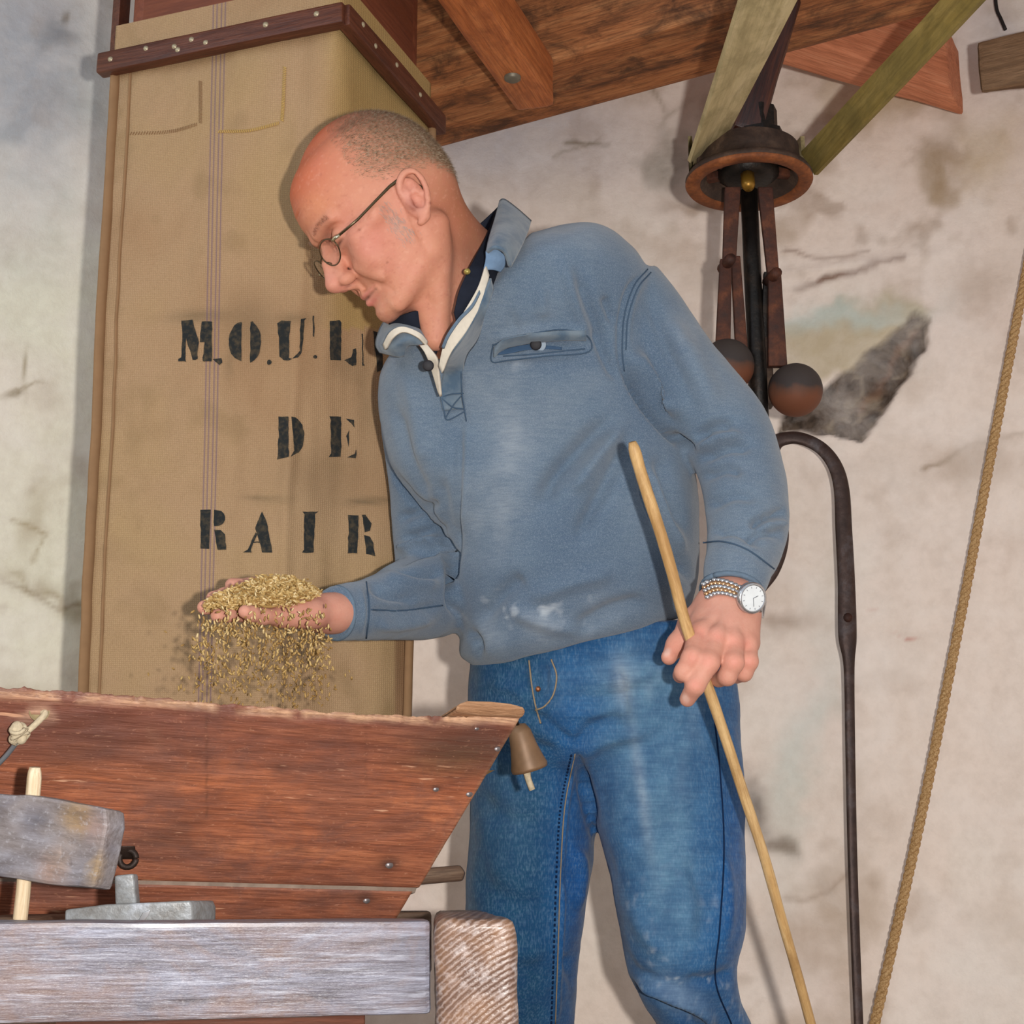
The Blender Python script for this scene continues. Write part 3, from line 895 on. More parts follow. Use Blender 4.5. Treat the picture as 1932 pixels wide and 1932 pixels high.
def hop_stain(V, P, v_, chip):
    px, py = P[:, 0], P[:, 1]
    n1 = fbm(V, 40, 4, 2); n2 = fbm(V * np.array([1, 1, 3]), 18, 4, 12)
    st = np.zeros((len(V), 4)); st[:, :3] = linv((90, 50, 34))
    def over(c, a):
        a = np.clip(a, 0, 1); A = a + st[:, 3] * (1 - a)
        k = (a / np.maximum(A, 1e-6))[:, None]
        st[:, :3] = linv(c) * k + st[:, :3] * (1 - k); st[:, 3] = A
    over((112, 68, 58), np.clip(1.25 - (py - 1310) / 130, 0, 1) * (0.5 + 0.6 * n2))
    over((104, 66, 58), blob(px, py, 120, 1400, 260, 60, 0, 3) * 0.5)
    over((116, 72, 58), np.clip((py - 1560) / 80, 0, 1) * 0.45 * np.clip(n2 * 1.6, 0, 1))
    over((70, 54, 48), blob(px, py, 880, 1410, 140, 44, 3) * np.clip(n2 * 2, 0, 1) * 0.8)
    over((92, 78, 48), blob(px, py, 850, 1440, 90, 30) * 0.35)
    over((88, 58, 48), blob(px, py, 120, 1440, 120, 40, -20) * 0.55)
    over((84, 56, 46), blob(px, py, 330, 1570, 90, 30, -25) * 0.55)
    over((192, 112, 70), blob(px, py, 200, 1460, 240, 22, 3) * 0.5)
    over((184, 106, 68), blob(px, py, 560, 1500, 260, 45, 4) * 0.4)
    over((58, 44, 40), blob(px, py, 735, 1630, 22, 12) * 0.9)
    over((60, 46, 42), blob(px, py, 690, 1695, 20, 12) * 0.8)
    over((64, 48, 44), blob(px, py, 823, 1487, 10, 7) * 0.8)
    over((64, 48, 44), blob(px, py, 530, 1450, 12, 9) * 0.5)
    over((150, 108, 88), blob(px, py, 290, 1390, 12, 24, -30) * 0.4)
    over((70, 44, 34), np.exp(-((px - 390) / 2.0) ** 2) * (py < 1540) * 0.5 * (py > 1340))
    over((70, 44, 34), np.exp(-((px - 690) / 2.0) ** 2) * (py < 1480) * 0.25 * (py > 1360))
    if chip:
        y0 = np.interp(px, [0, 300, 500, 700, 985], [1300, 1316, 1331, 1345, 1350])
        band = np.clip(1 - np.abs(py - y0 - 8 + (n1 - 0.5) * 26) / 15, 0, 1)
        over((226, 180, 142), band * np.clip((n1 - 0.30) * 6, 0, 1) * np.where(px > 300, 1, 0.7))
        over((128, 84, 68), np.clip(1 - np.abs(py - y0 + 4) / 7, 0, 1) * 0.8)
        over((190, 150, 126), blob(px, py, 60, 1345, 60, 20) * np.clip((n1 - 0.5) * 6, 0, 1))
    edge = np.interp(py, [1345, 1660, 1730], [990, 800, 755]) - px
    over((176, 138, 108), np.clip(1 - edge / 9, 0, 1) * np.clip((n1 - 0.35) * 4, 0, 1) * 0.8)
    return st

V, F, P, v_ = board_face('front_board', [(-320, 1272), (0, 1294), (160, 1304), (330, 1318), (500, 1332), (700, 1346), (850, 1350), (986, 1347)],
                         [(-150, 1652), (0, 1655), (160, 1658), (300, 1661), (420, 1664), (560, 1668), (680, 1671), (791, 1674)], 200, 60, 0.022, m_hop, 1.0, 1)
mesh_obj('front_board', V, F, m_hop, hopper, True, hop_fr, {'stain': hop_stain(V, P, v_, True)})
V, F, P, v_ = board_face('lower_board', [(-150, 1660), (0, 1663), (280, 1669), (560, 1676), (778, 1682)], [(-100, 1790), (0, 1790), (280, 1790), (560, 1790), (712, 1792)], 120, 20, 0.022, m_hop, 0.0, 2)
mesh_obj('lower_board', V, F, m_hop, hopper, True, hop_fr, {'stain': hop_stain(V, P, v_, False)})
# a pale weathered seam strip between the two
prism('seam_strip', [hp(x, y) + hop_in * 0.004 for x, y in ((-150, 1650), (790, 1671), (786, 1684), (-150, 1664))],
      [hp(x, y) + hop_in * 0.016 for x, y in ((-150, 1650), (790, 1671), (786, 1684), (-150, 1664))], plain('grey_seam', (158, 142, 128), 0.9, 0.2, var=.4), hopper, 0.001)
# right side board leaning in, back board, left side board
inn = Vector((-0.414, 0.91, 0)).normalized()
tr, br = hp(982, 1346), hp(712, 1790)
tr_i, br_i = tr + hop_in * 0.024 + (hp(0, 1500) - hp(985, 1550)).normalized() * 0.004, br + hop_in * 0.024 + (hp(0, 1500) - hp(985, 1550)).normalized() * 0.004
sd = [tr_i, br_i, br_i + inn * 0.14, tr_i + inn * 0.32]
px_in = (hp(0, 1500) - hp(985, 1550)).normalized() * 0.02
prism('side_board', sd, [p + px_in for p in sd], m_hop, hopper, 0.002, frame_of(tr, inn))
tl, bl = hp(-320, 1290), hp(-100, 1790)
sd2 = [tl, bl, bl + inn * 0.16, tl + inn * 0.34]
prism('side_board', sd2, [p - px_in for p in sd2], m_hop, hopper, 0.002, frame_of(tl, inn))
bk = [tl + inn * 0.34, tr + inn * 0.34, br + inn * 0.16, bl + inn * 0.16]
prism('back_board', bk, [p + inn * 0.02 for p in bk], m_hop, hopper, 0.002, hop_fr)
# thick worn end grain of the side board standing up at the right corner
cl = [(858, 1343), (862, 1330), (880, 1323), (925, 1324), (962, 1328), (985, 1334), (991, 1343), (985, 1354), (955, 1352), (900, 1350)]
prism('rim_cleat', [hp(x, y) - hop_in * 0.003 for x, y in cl], [hp(x, y) + hop_in * 0.05 for x, y in cl], m_split, hopper, 0.003, hop_fr)
for x, y, r in ((939, 1411, .0035), (900, 1372, .003), (823, 1487, .0035), (886, 1496, .004), (735, 1630, .0045), (692, 1697, .004)):
    c = hp(x, y)
    lathe('nail', c + hop_in * 0.001, -hop_in, [(0, r * .4), (r * .6, r * .35), (r, 0.0)], m_nail_d, hopper, 10)
lathe('cord_hole', hp(74, 1343) - hop_in * 0.0012, hop_in, [(0.0085, 0), (0.0075, 0.0005), (0.0068, 0.003), (0.0, 0.0035)], plain('hole_wood', (150, 134, 100), 0.9, 0.2), hopper, 16)
# iron eye on the front board
eye = hp(240, 1622) - hop_in * 0.006
ring = [eye + Vector((math.cos(a) * 0.0075, -0.002, math.sin(a) * 0.0075)) for a in np.linspace(0, 2 * math.pi, 19)]
tube('iron_eye', ring, 0.0028, m_iron_d, hopper, 8)
prism('iron_staple', [hp(x, y) - hop_in * 0.001 for x, y in ((225, 1596), (255, 1596), (258, 1622), (222, 1622))], [hp(x, y) - hop_in * 0.005 for x, y in ((229, 1598), (251, 1598), (254, 1618), (226, 1618))], m_iron_d, hopper, 0.001)

# knotted cord from the hole in the hopper
cord = empty('knotted_cord', hp(74, 1343), 'pale knotted cord hanging from the hole in the hopper front', 'cord')
cpts = catmull([tuple(hp(x, y) - hop_in * o) for x, y, o in ((80, 1341, -0.003), (84, 1348, 0.003), (64, 1372, 0.012), (36, 1398, 0.020))], 16)
tube('strand', cpts, 0.0028, m_cord, cord, 8)
kn = [ball_arrays(hp(26, 1388) - hop_in * 0.022, 0.0058, 12, 8, (1, .8, 1.3)), ball_arrays(hp(34, 1404) - hop_in * 0.022, 0.0050, 12, 8), ball_arrays(hp(22, 1404) - hop_in * 0.020, 0.0048, 12, 8)]
for k in range(3):
    c = hp(28 + k * 3, 1386 + k * 9) - hop_in * 0.023
    kn.append(tube_arrays([c + Vector((math.cos(a) * 0.0058, math.sin(a) * 0.0045, math.sin(a + k) * 0.0045)) for a in np.linspace(0, 2 * math.pi, 15)], 0.0017, 6))
v, f = merge(kn); mesh_obj('knot', v, f, m_cord, cord)
c2 = catmull([tuple(hp(x, y) - hop_in * o) for x, y, o in ((28, 1408, .022), (16, 1424, .02), (0, 1442, .018), (-40, 1480, .01))], 16)
tube('wire_end', c2, 0.0022, plain('grey_wire', (132, 136, 142), 0.45, 0.5, 0.5), cord, 8)

# bell behind the hopper's corner
m_bell = plain('bronze_bell', (128, 98, 72), 0.5, 0.4, 0.2, 0.25, 60)
bell = empty('hopper_bell', W(992, 1410, 1.60), 'small brown bell with a cord clapper at the hopper corner', 'bell')
bax = (W(1000, 1450, 1.60) - W(978, 1370, 1.60)).normalized()
lathe('bell_body', W(978, 1372, 1.60), bax, [(0.0, -0.004), (0.008, -0.002), (0.0118, 0.005), (0.0140, 0.020), (0.0172, 0.034), (0.0195, 0.042), (0.0190, 0.0455), (0.0155, 0.045), (0.012, 0.030), (0.0, 0.01)], m_bell, bell, 24)
tube('hanger', [W(978, 1372, 1.60), W(972, 1350, 1.585), W(968, 1338, 1.55), hp(960, 1336) + hop_in * 0.02], 0.002, m_iron_d, bell, 6)
cc = catmull([tuple(W(x, y, 1.595)) for x, y in ((990, 1425), (992, 1445), (996, 1468), (1004, 1490))], 12)
v, f = merge([tube_arrays(cc, [0.004, 0.004, .0042, .0055, .006, .005, .004, .0036, .0034, .0034, .0034, .0034], 8)])
mesh_obj('clapper_cord', v, f, m_cord, bell)

# ------------------------------------------------------------------ the frame under the hopper
m_rail = wood('painted_sheen_rail', (58, 50, 52), (112, 110, 122), (152, 156, 174), 1.0, 0.42, 0.5, 0.7, blotch=(124, 96, 82), blotch_amt=0.55, coat=0.2, streak=(164, 166, 178))  # bluish daylight sheen on the varnish painted into the lighter tones and streaks
m_end = M('end_grain')
_w = m_end.wave(m_end.vec((1, 1, 1), loc=(-0.10, 0.13, 0.0)), 84, 2.2, 3, 3, 'Z', 'SIN', 'RINGS')
_n = m_end.noise(m_end.vec(), 90, 5, 0.65); _n2 = m_end.noise(m_end.vec(), 26, 4, 0.6)
_c = m_end.ramp(_w, [(0.2, lin(88, 66, 56)), (0.72, lin(112, 90, 80)), (0.93, lin(134, 118, 112))])
_c = m_end.mix(m_end.ramp(_n, [(0.52, 0.0), (0.66, 0.55)]), _c, lin(176, 168, 168))
_c = m_end.mix(m_end.ramp(_n2, [(0.45, 0.0), (0.68, 0.5)]), _c, lin(140, 104, 76))
m_end = m_end.out(_c, 0.42, 0.5, m_end.bump(m_end.math('ADD', _w, _n), 0.28, 0.003), Coat_Weight=0.2, Coat_Roughness=0.25)
m_lwood = wood('brown_leg_timber', (64, 46, 36), (104, 80, 64), (140, 116, 96), 1.0, 0.6, 0.4, 0.4)

fr0 = W(400, 1935, 1.12); fr0.z = 0
frame = empty('hopper_stand', fr0, 'grey varnished timber frame with sheen painted on its rail and a blocky beam end in front', 'frame')
rl = [W(-330, 1742, 1.015), W(813, 1737, 1.11), W(813, 1914, 1.11), W(-330, 1940, 1.015)]
rin = Vector((-0.09, 0.99, 0.02)).normalized() * 0.05
hexa('front_rail', rl + [p + rin for p in rl], m_rail, frame, 0.004, frame_of(rl[0], rl[1] - rl[0]), 0.0010, 12, 3)
# the squared beam whose rounded end faces us
eb = [W(820, 1733, 1.075), W(974, 1733, 1.075), W(983, 2010, 1.075), W(824, 2010, 1.075)]
bdir = Vector((-0.05, 1, 0)).normalized()
bm = bmesh.new()
vv = [bm.verts.new(p) for p in eb + [p + bdir * 0.62 for p in eb]]
for f in ((0, 1, 2, 3), (7, 6, 5, 4), (0, 4, 5, 1), (1, 5, 6, 2), (2, 6, 7, 3), (3, 7, 4, 0)):
    bm.faces.new([vv[i] for i in f])
bmesh.ops.recalc_face_normals(bm, faces=bm.faces[:])
bevel_bm(bm, 0.011, 4)
bmesh.ops.subdivide_edges(bm, edges=[e for e in bm.edges if e.calc_length() > 0.03], cuts=10, use_grid_fill=True)
for v in bm.verts:
    v.co += Vector(mnoise.noise_vector(v.co * 40)) * 0.0016 + Vector(mnoise.noise_vector(v.co * 160)) * 0.0006
v, f = bm_arrays(bm); bm.free()
mesh_obj('beam_end', v, f, m_end, frame, True, frame_of((eb[0] + eb[2]) / 2, (1, 0, 0), (0, -1, 0)))
eb2 = [p + (W(-260, 1737, 1.02) - W(820, 1733, 1.075)) for p in eb]
hexa('side_beam', eb2 + [p + bdir * 0.62 for p in eb2], m_lwood, frame, 0.008, frame_of(eb2[0], bdir))
bl_ = [p + bdir * 0.60 for p in rl]
hexa('back_rail', bl_ + [p + rin for p in bl_], m_lwood, frame, 0.004, frame_of(bl_[0], bl_[1] - bl_[0]))
zlow = min(p.z for p in eb)
for base in (eb[3], eb[3] + bdir * 0.55, eb2[3], eb2[3] + bdir * 0.55):
    c = base + Vector((0.03, 0.03, 0)); c.z = 0
    box('leg', c, (0, 0, 1), zlow + 0.004, 0.055, 0.055, m_lwood, frame, 0.004, up=(0, 1, 0))

# a short brown bar standing in for a cast shadow by the hopper's foot
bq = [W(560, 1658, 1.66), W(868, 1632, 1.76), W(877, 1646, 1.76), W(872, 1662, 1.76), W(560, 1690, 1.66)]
prism('shadow_bar', bq, [p + Vector((0.0, 0.03, 0)) for p in bq], m_lwood, frame, 0.003, frame_of(bq[0], bq[1] - bq[0]))
# lower reddish trough and pale cloth seen under the rail
m_trough = wood('trough_wood', (60, 32, 22), (96, 52, 36), (120, 70, 50), 1, 0.6)
tp = [W(-300, 1905, 1.25), W(690, 1905, 1.38), W(690, 2040, 1.38), W(-300, 2040, 1.25)]
tr_ = frame
prism('trough_front', tp, [p + Vector((-0.02, 0.02, 0)) for p in tp], m_trough, tr_, 0.002, frame_of(tp[0], tp[1] - tp[0]))
tq = [p + Vector((-.05, .17, -.02)) for p in tp]
prism('trough_back', tq, [p + Vector((-0.02, 0.02, 0)) for p in tq], m_trough, tr_, 0.002, frame_of(tp[0], tp[1] - tp[0]))
bt = [tp[3], tp[2], tq[2], tq[3]]
prism('trough_bottom', bt, [p + Vector((0, 0, -.015)) for p in bt], m_trough, tr_, 0.002, frame_of(tp[0], tp[1] - tp[0]))

# ------------------------------------------------------------------ wooden block on its peg, left foreground
m_peg = wood('pale_peg', (170, 140, 104), (206, 184, 152), (224, 208, 182), 1.2, 0.6, 0.3, 0.3)
blk = empty('tension_block', W(60, 1590, 1.16), 'weathered grey wooden block threaded on a pale peg before the hopper', 'block')
DB = 1.165
out_ = [(-130, 1492), (0, 1497), (50, 1500), (110, 1509), (165, 1519), (203, 1527), (205, 1560), (197, 1600), (186, 1650), (178, 1675), (120, 1672), (60, 1666), (0, 1655), (-130, 1640)]
bm = bmesh.new()
bdp = Vector((0.05, 1, 0.03)).normalized() * 0.024
bdp2 = bdp + RIGHT * 0.006 - UP * 0.002
A = [bm.verts.new(W(x, y, DB + 0.0001 * (200 - x))) for x, y in out_]
Bv = [bm.verts.new(W(x, y, DB + 0.0001 * (200 - x)) + (bdp2 if x > 150 else bdp)) for x, y in out_]
bm.faces.new(A); bm.faces.new(Bv[::-1])
for i in range(len(A)):
    j = (i + 1) % len(A); bm.faces.new((A[i], Bv[i], Bv[j], A[j]))
bmesh.ops.recalc_face_normals(bm, faces=bm.faces[:])
bevel_bm(bm, 0.003, 2, 40)
bmesh.ops.triangulate(bm, faces=[f for f in bm.faces if len(f.verts) > 4])
for _ in range(3):
    bmesh.ops.subdivide_edges(bm, edges=[e for e in bm.edges if e.calc_length() > 0.014], cuts=1, use_grid_fill=True)
for v in bm.verts:
    v.co += Vector(mnoise.noise_vector(v.co * 30)) * 0.0012 + Vector(mnoise.noise_vector(v.co * 110)) * 0.0007
v, f = bm_arrays(bm); bm.free()
va = np.array([tuple(p) for p in v]); bx, by, _ = proj(va)
n1 = fbm(va, 60, 4, 3); n2 = fbm(va * np.array([1, 1, 4]), 50, 4, 13)
bc = np.tile(linv((126, 118, 118)), (len(va), 1))
def bover(c, a):
    global bc
    a = np.clip(a, 0, 1)[:, None]; bc = bc * (1 - a) + linv(c) * a
bover((104, 102, 112), np.clip((n1 - 0.45) * 4, 0, 1) * 0.7)
bover((150, 148, 156), np.clip((n2 - 0.52) * 6, 0, 1) * 0.6)
bover((142, 112, 70), blob(bx, by + (n1 - .5) * 30, 145, 1540, 34, 30, 20, 4) * 0.8)
bover((150, 118, 100), blob(bx + (n1 - .5) * 30, by, 100, 1640, 26, 34, 0, 3) * 0.7)
bover((178, 160, 150), blob(bx + (n1 - .5) * 30, by, 116, 1612, 10, 30, 12) * 0.8)
bover((158, 128, 82), blob(bx, by, 182, 1640, 12, 34, 12, 3) * 0.7)
bover((146, 116, 104), blob(bx, by, 180, 1560, 22, 30) * 0.6)
bover((84, 84, 94), blob(bx, by, 70, 1545, 24, 18) * 0.6)
mb_ = M('block_wood')
_n = mb_.noise(mb_.vec((12, 160, 160)), 1.0, 5, 0.7); _m = mb_.noise(mb_.vec(), 260, 3, 0.6)
_c = mb_.mix(mb_.ramp(_n, [(0.36, 0.55), (0.55, 0.0)]), mb_.attr('tint', 'Color'), lin(84, 74, 70))
_c = mb_.mix(mb_.ramp(_m, [(0.56, 0.0), (0.72, 0.4)]), _c, lin(170, 168, 174))
mb_ = mb_.out(_c, 0.5, 0.45, mb_.bump(_n, 0.4, 0.002))
mesh_obj('block', v, f, mb_, blk, False, attrs={'tint': bc}, frame=frame_of(W(0, 1590, DB), W(200, 1610, DB) - W(0, 1590, DB)))
pg = [W(66, 1448, DB + 0.0255), W(62, 1500, DB + 0.0255), W(50, 1600, DB + .0255), W(44, 1680, DB + 0.0255), W(36, 1760, DB + 0.0255), W(30, 1900, DB + .03)]
P_ = catmull([tuple(p) for p in pg], 24); rr = [0.0056] * 24; rr[0] = 0.0042; rr[1] = .0052
tube('peg', P_, rr, m_peg, blk, 12, frame=frame_of(pg[0], pg[-1] - pg[0]))

# iron strap with a square stud standing behind the rail
m_strap = iron('grey_iron', (104, 98, 92), (140, 142, 144), (164, 168, 176), 0.5, 0.3)
st = empty('iron_bracket', W(240, 1745, 1.20), 'grey iron strap with a square stud standing behind the rail', 'bracket')
sp0 = [(122, 1716), (200, 1706), (252, 1704), (358, 1699), (363, 1712), (362, 1790), (120, 1790)]
prism('strap', [W(x, y, 1.18) for x, y in sp0], [W(x, y, 1.18) + Vector((0.01, 0.045, 0)) for x, y in sp0], m_strap, st, 0.002, frame_of(W(122, 1716, 1.18), RIGHT))
sq = [(215, 1652), (252, 1648), (257, 1706), (217, 1708)]
prism('stud', [W(x, y, 1.19) for x, y in sq], [W(x, y, 1.19) + Vector((0, 0.015, 0)) for x, y in sq], m_strap, st, 0.002, frame_of(W(215, 1652, 1.19), UP, (0, -1, 0)))
sl = [(262, 1736), (270, 1722), (284, 1716), (280, 1728), (268, 1742)]
prism('wedge', [W(x, y, 1.176) for x, y in sl], [W(x, y, 1.18) for x, y in sl], plain('bright_metal', (214, 214, 218), 0.3, 0.5, 0.7), st, 0.0005)

# ------------------------------------------------------------------ governor with its belt
m_rust = iron('red_rust', (42, 22, 16), (74, 38, 24), (108, 60, 36), 0.7, 0.25)
m_rust2 = iron('orange_rust_rim', (88, 46, 22), (140, 78, 38), (170, 102, 56), 0.75, 0.15)
m_black = iron('oily_black_iron', (16, 13, 12), (30, 24, 20), (54, 40, 30), 0.5, 0.5)
m_dust = iron('dusty_brown_iron', (44, 32, 26), (70, 52, 42), (100, 78, 62), 0.75, 0.2)
m_ball = M('rusty_ball')
_n = m_ball.noise(m_ball.vec(), 9, 5, 0.6); _z = m_ball.node('ShaderNodeSeparateXYZ'); m_ball.link(m_ball.co.outputs['Object'], _z.inputs[0])
_h = m_ball.math('ADD', m_ball.math('MULTIPLY', _z.outputs[2], 14.0), m_ball.math('MULTIPLY', _n, 0.9))
_c = m_ball.ramp(_h, [(0.28, lin(112, 66, 44)), (0.44, lin(90, 60, 46)), (0.52, lin(58, 50, 48)), (0.9, lin(70, 62, 58))])
m_ball = m_ball.out(_c, 0.68, 0.4, m_ball.bump(_n, 0.3, 0.003), 0.15)

DG = 2.22
G0 = W(1413, 345, DG)                       # centre of the pulley's lower rim
gov = empty('centrifugal_governor', G0, 'rusty centrifugal governor hanging under a belt pulley, two iron balls below', 'governor')
pxm = DG / FPX
Rr = 118 * pxm
Rp = 100 * pxm
Hp = 66 * pxm
lathe('pulley', G0, (0, 0, 1), [(0.76 * Rr, 0.0), (Rr, 0.0), (Rr * 1.01, 0.006), (Rr * .97, 0.012), (Rp, 0.014), (Rp * 0.97, Hp * .55), (Rp * 0.95, Hp), (Rp * 0.84, Hp * 1.10), (0.02, Hp * 1.12), (0.02, Hp * .95), (Rp * .80, Hp * .92), (0.80 * Rp, 0.016), (0.76 * Rr, 0.0)], m_dust, gov, 56)
lathe('rim', G0 + Vector((0, 0, -0.004)), (0, 0, 1), [(0.775 * Rr, 0.004), (0.80 * Rr, 0.0), (0.985 * Rr, 0.0), (1.012 * Rr, 0.004), (0.99 * Rr, 0.009), (0.775 * Rr, 0.008), (0.775 * Rr, 0.004)], m_rust2, gov, 56)
tube('shaft', [W(1413, 360, DG), W(1420, 520, DG * .985), W(1430, 700, DG * .972), W(1436, 860, DG * .96)], [0.0125, 0.0125, 0.0128, 0.013], m_black, gov, 14)
lathe('shaft_nut', G0 + Vector((0.018, 0, Hp * 1.05)), (0, 0, 1), [(0.0, 0.0), (0.036, 0.0), (0.036, 0.024), (0.027, 0.028), (0.027, 0.062), (0.0, 0.064)], m_black, gov, 8, smooth=False)
lathe('hub', G0 + Vector((0, 0, 0.012)), (0, 0, -1), [(0.0, -0.03), (0.042, -0.03), (0.044, 0.0), (0.03, 0.012), (0.0, 0.014)], m_black, gov, 18)
# cross arms inside the bowl
for a in (0.2, 1.5, 2.7, 3.6, 5.2):
    p = G0 + Vector((0, 0, 0.02))
    box('spoke', p, (math.cos(a), math.sin(a), 0), Rr * 0.78, 0.014, 0.012, m_rust, gov, 0.002)
lathe('brass_oiler', W(1412, 350, DG - 0.035), (0, -0.3, -1), [(0, -0.02), (0.010, -0.02), (0.010, 0.0), (0.007, 0.006), (0, 0.006)], plain('brass', (150, 110, 40), 0.4, 0.5, 0.6), gov, 10)
def flat_bar(name, px0, px1, w0, w1, D0, D1, th, mat):
    (x0, y0), (x1, y1) = px0, px1
    q = [W(x0 - w0 / 2, y0, D0), W(x0 + w0 / 2, y0, D0), W(x1 + w1 / 2, y1, D1), W(x1 - w1 / 2, y1, D1)]
    n = Vector((0, th, 0))
    return hexa(name, q + [p + n for p in q], mat, gov, 0.0015, frame_of(q[0], q[3] - q[0]))
flat_bar('arm', (1383, 352), (1376, 500), 30, 25, DG - .03, DG - .05, 0.010, m_rust)
flat_bar('arm', (1444, 352), (1460, 522), 28, 22, DG - .03, DG - .05, 0.010, m_rust)
flat_bar('arm_fork', (1370, 488), (1363, 700), 22, 30, DG - .062, DG - .08, 0.010, m_rust)
flat_bar('arm_fork', (1388, 482), (1402, 690), 18, 24, DG - .055, DG - .07, 0.010, m_rust)
flat_bar('arm_fork', (1462, 512), (1468, 690), 24, 36, DG - .062, DG - .085, 0.012, m_rust)
flat_bar('arm_fork', (1448, 512), (1440, 700), 13, 13, DG - .045, DG - .06, 0.010, m_black)
for x, y in ((1376, 492), (1462, 518)):
    lathe('pivot_pin', W(x, y, DG - .07), (0.2, -1, 0), [(0, 0.01), (0.007, 0.01), (0.008, 0.0), (0.008, -0.03), (0, -0.03)], m_rust, gov, 10)
box('collar', W(1432, 640, DG - .04), W(1437, 760, DG - .06) - W(1432, 640, DG - .04), 0.10, 0.032, 0.03, m_dust, gov, 0.003, up=(0, -1, 0))
for x, y in ((1501, 736), (1372, 690)):
    c = W(x, y, DG - .085); r = 51 * (DG - .085) / FPX
    b_ = bmesh.new(); bmesh.ops.create_uvsphere(b_, u_segments=32, v_segments=20, radius=r)
    for vt in b_.verts: vt.co += c
    v, f = bm_arrays(b_); b_.free()
    mesh_obj('ball', v, f, m_ball, gov, True, Matrix.Translation(c))

# leather belt: two runs coming forward over the camera and a turn round the pulley
m_belt = wood('grey_leather_belt', (156, 140, 100), (196, 178, 134), (212, 194, 154), 0.4, 0.7, 0.3, 0.2, blotch=(122, 110, 72), blotch_amt=0.5)
m_belt2 = wood('olive_leather_belt', (96, 80, 40), (138, 118, 62), (160, 140, 84), 0.4, 0.7, 0.3, 0.2, blotch=(92, 82, 44), blotch_amt=0.5)
belt = empty('drive_belt', G0 + Vector((0, -0.1, Hp * .5)), 'wide grey-olive leather drive belt running forward from the governor pulley', 'belt')
def belt_run(name, outer, inner, thick, mat, n=14):
    """flat strap between two picture lines (x, y, D), slightly slack, with real thickness"""
    O = [W(*p) for p in outer]; I = [W(*p) for p in inner]
    O[1] = O[0] + (O[1] - O[0]) * 2.6; I[1] = I[0] + (I[1] - I[0]) * 2.6      # on over the camera to the main shaft
    V, F = [], []
    up = (I[0] - O[0]).normalized(); d = (O[1] - O[0]).normalized(); nrm = d.cross(up).normalized() * thick
    for k in range(n + 1):
        t = k / n; sag = Vector((0, 0, -0.014 * math.sin(math.pi * t)))
        a, b = O[0].lerp(O[1], t) + sag, I[0].lerp(I[1], t) + sag
        m_ = (a + b) / 2 + nrm * 0.35
        V += [a, m_, b, b + nrm, m_ + nrm, a + nrm]
        if k:
            o = 6 * (k - 1)
            for q in range(6):
                F.append((o + q, o + (q + 1) % 6, o + 6 + (q + 1) % 6, o + 6 + q))
    F.append((0, 1, 2, 3, 4, 5)); F.append(tuple(6 * n + q for q in range(6))[::-1])
    return mesh_obj(name, V, F, mat, belt, False, frame_of(O[0], O[1] - O[0]))
belt_run('belt_run', ((1302, 308, DG - 0.02), (1412, -60, 1.72)), ((1366, 268, DG + 0.0), (1524, -60, 1.74)), 0.006, m_belt)
belt_run('belt_run', ((1536, 330, DG - 0.01), (1902, -75, 1.74)), ((1510, 288, DG + 0.03), (1822, -75, 1.77)), -0.006, m_belt2)
arcp = []
for a in np.linspace(math.radians(175), math.radians(5), 28):
    arcp.append(G0 + Vector((math.cos(a) * (Rp + 0.003), math.sin(a) * (Rp + 0.003), 0.016)))
Vb, Fb = [], []
for p in arcp:
    o_ = (p - G0); o_.z = 0; o_.normalize()
    Vb += [p, p + Vector((0, 0, 0.062)), p + o_ * 0.006 + Vector((0, 0, 0.062)), p + o_ * 0.006]
for i in range(len(arcp) - 1):
    for k in range(4):
        Fb.append((4 * i + k, 4 * i + (k + 1) % 4, 4 * i + 4 + (k + 1) % 4, 4 * i + 4 + k))
mesh_obj('belt_turn', Vb, Fb, m_belt, belt)
# dark iron arm that carries the governor, running up to the beam
arm_ = empty('governor_hanger', W(1420, 250, DG), 'dark red-brown iron and wood hanger arm above the governor', 'hanger')
m_hang = wood('tarry_red_wood', (24, 10, 8), (52, 22, 14), (90, 46, 26), 0.9, 0.45, 0.5, 0.3)
q0, q1 = W(1404, 262, DG + 0.02), Wz(1476, 20, zB)
box('arm', q0, q1 - q0, (q1 - q0).length + 0.05, 0.045, 0.06, m_hang, arm_, 0.008, up=(0, 1, 0), rough=0.003, cuts=4)

# ------------------------------------------------------------------ bent iron lever, rope and stick
lv_pts = [(1436, 1112), (1462, 1075), (1476, 1020), (1470, 950), (1455, 880), (1462, 838), (1490, 826), (1520, 830), (1552, 848), (1576, 880), (1588, 925), (1592, 1000), (1597, 1100), (1599, 1200), (1602, 1260), (1604, 1400), (1608, 1600), (1614, 1780), (1620, 1932), (1626, 2060)]
lw = [9, 10, 12, 13, 14, 14, 12.5, 12.5, 13, 14, 15, 16, 16.5, 17.5, 10.5, 9.5, 9.2, 9, 9, 9]
P_ = catmull([(x, y, w) for (x, y), w in zip(lv_pts, lw)], 150)
path = [wall_hit(x, y, 0.10) for x, y, w in P_]
rad = [w / FPX * ((p - CAM).dot(FWD)) for (x, y, w), p in zip(P_, path)]
d0 = path[-1] - path[-2]; path += [Vector((path[-1].x + 0.01, path[-1].y, 0.0))]; rad += [rad[-1]]
V_, F_ = tube_arrays(path, rad, 12, (1.0, 0.42), True, updir=(0, 1, 0))
m_lever = iron('blue_brown_iron', (48, 34, 30), (74, 56, 50), (98, 92, 94), 0.5, 0.5, 0.6)
lever = mesh_obj('iron_lever', V_, F_, m_lever, None, True, Matrix.Translation((path[-1].x, path[-1].y, 0)))
tag(lever, 'bent flat iron lever with a hooked top, standing against the plaster wall', 'lever')
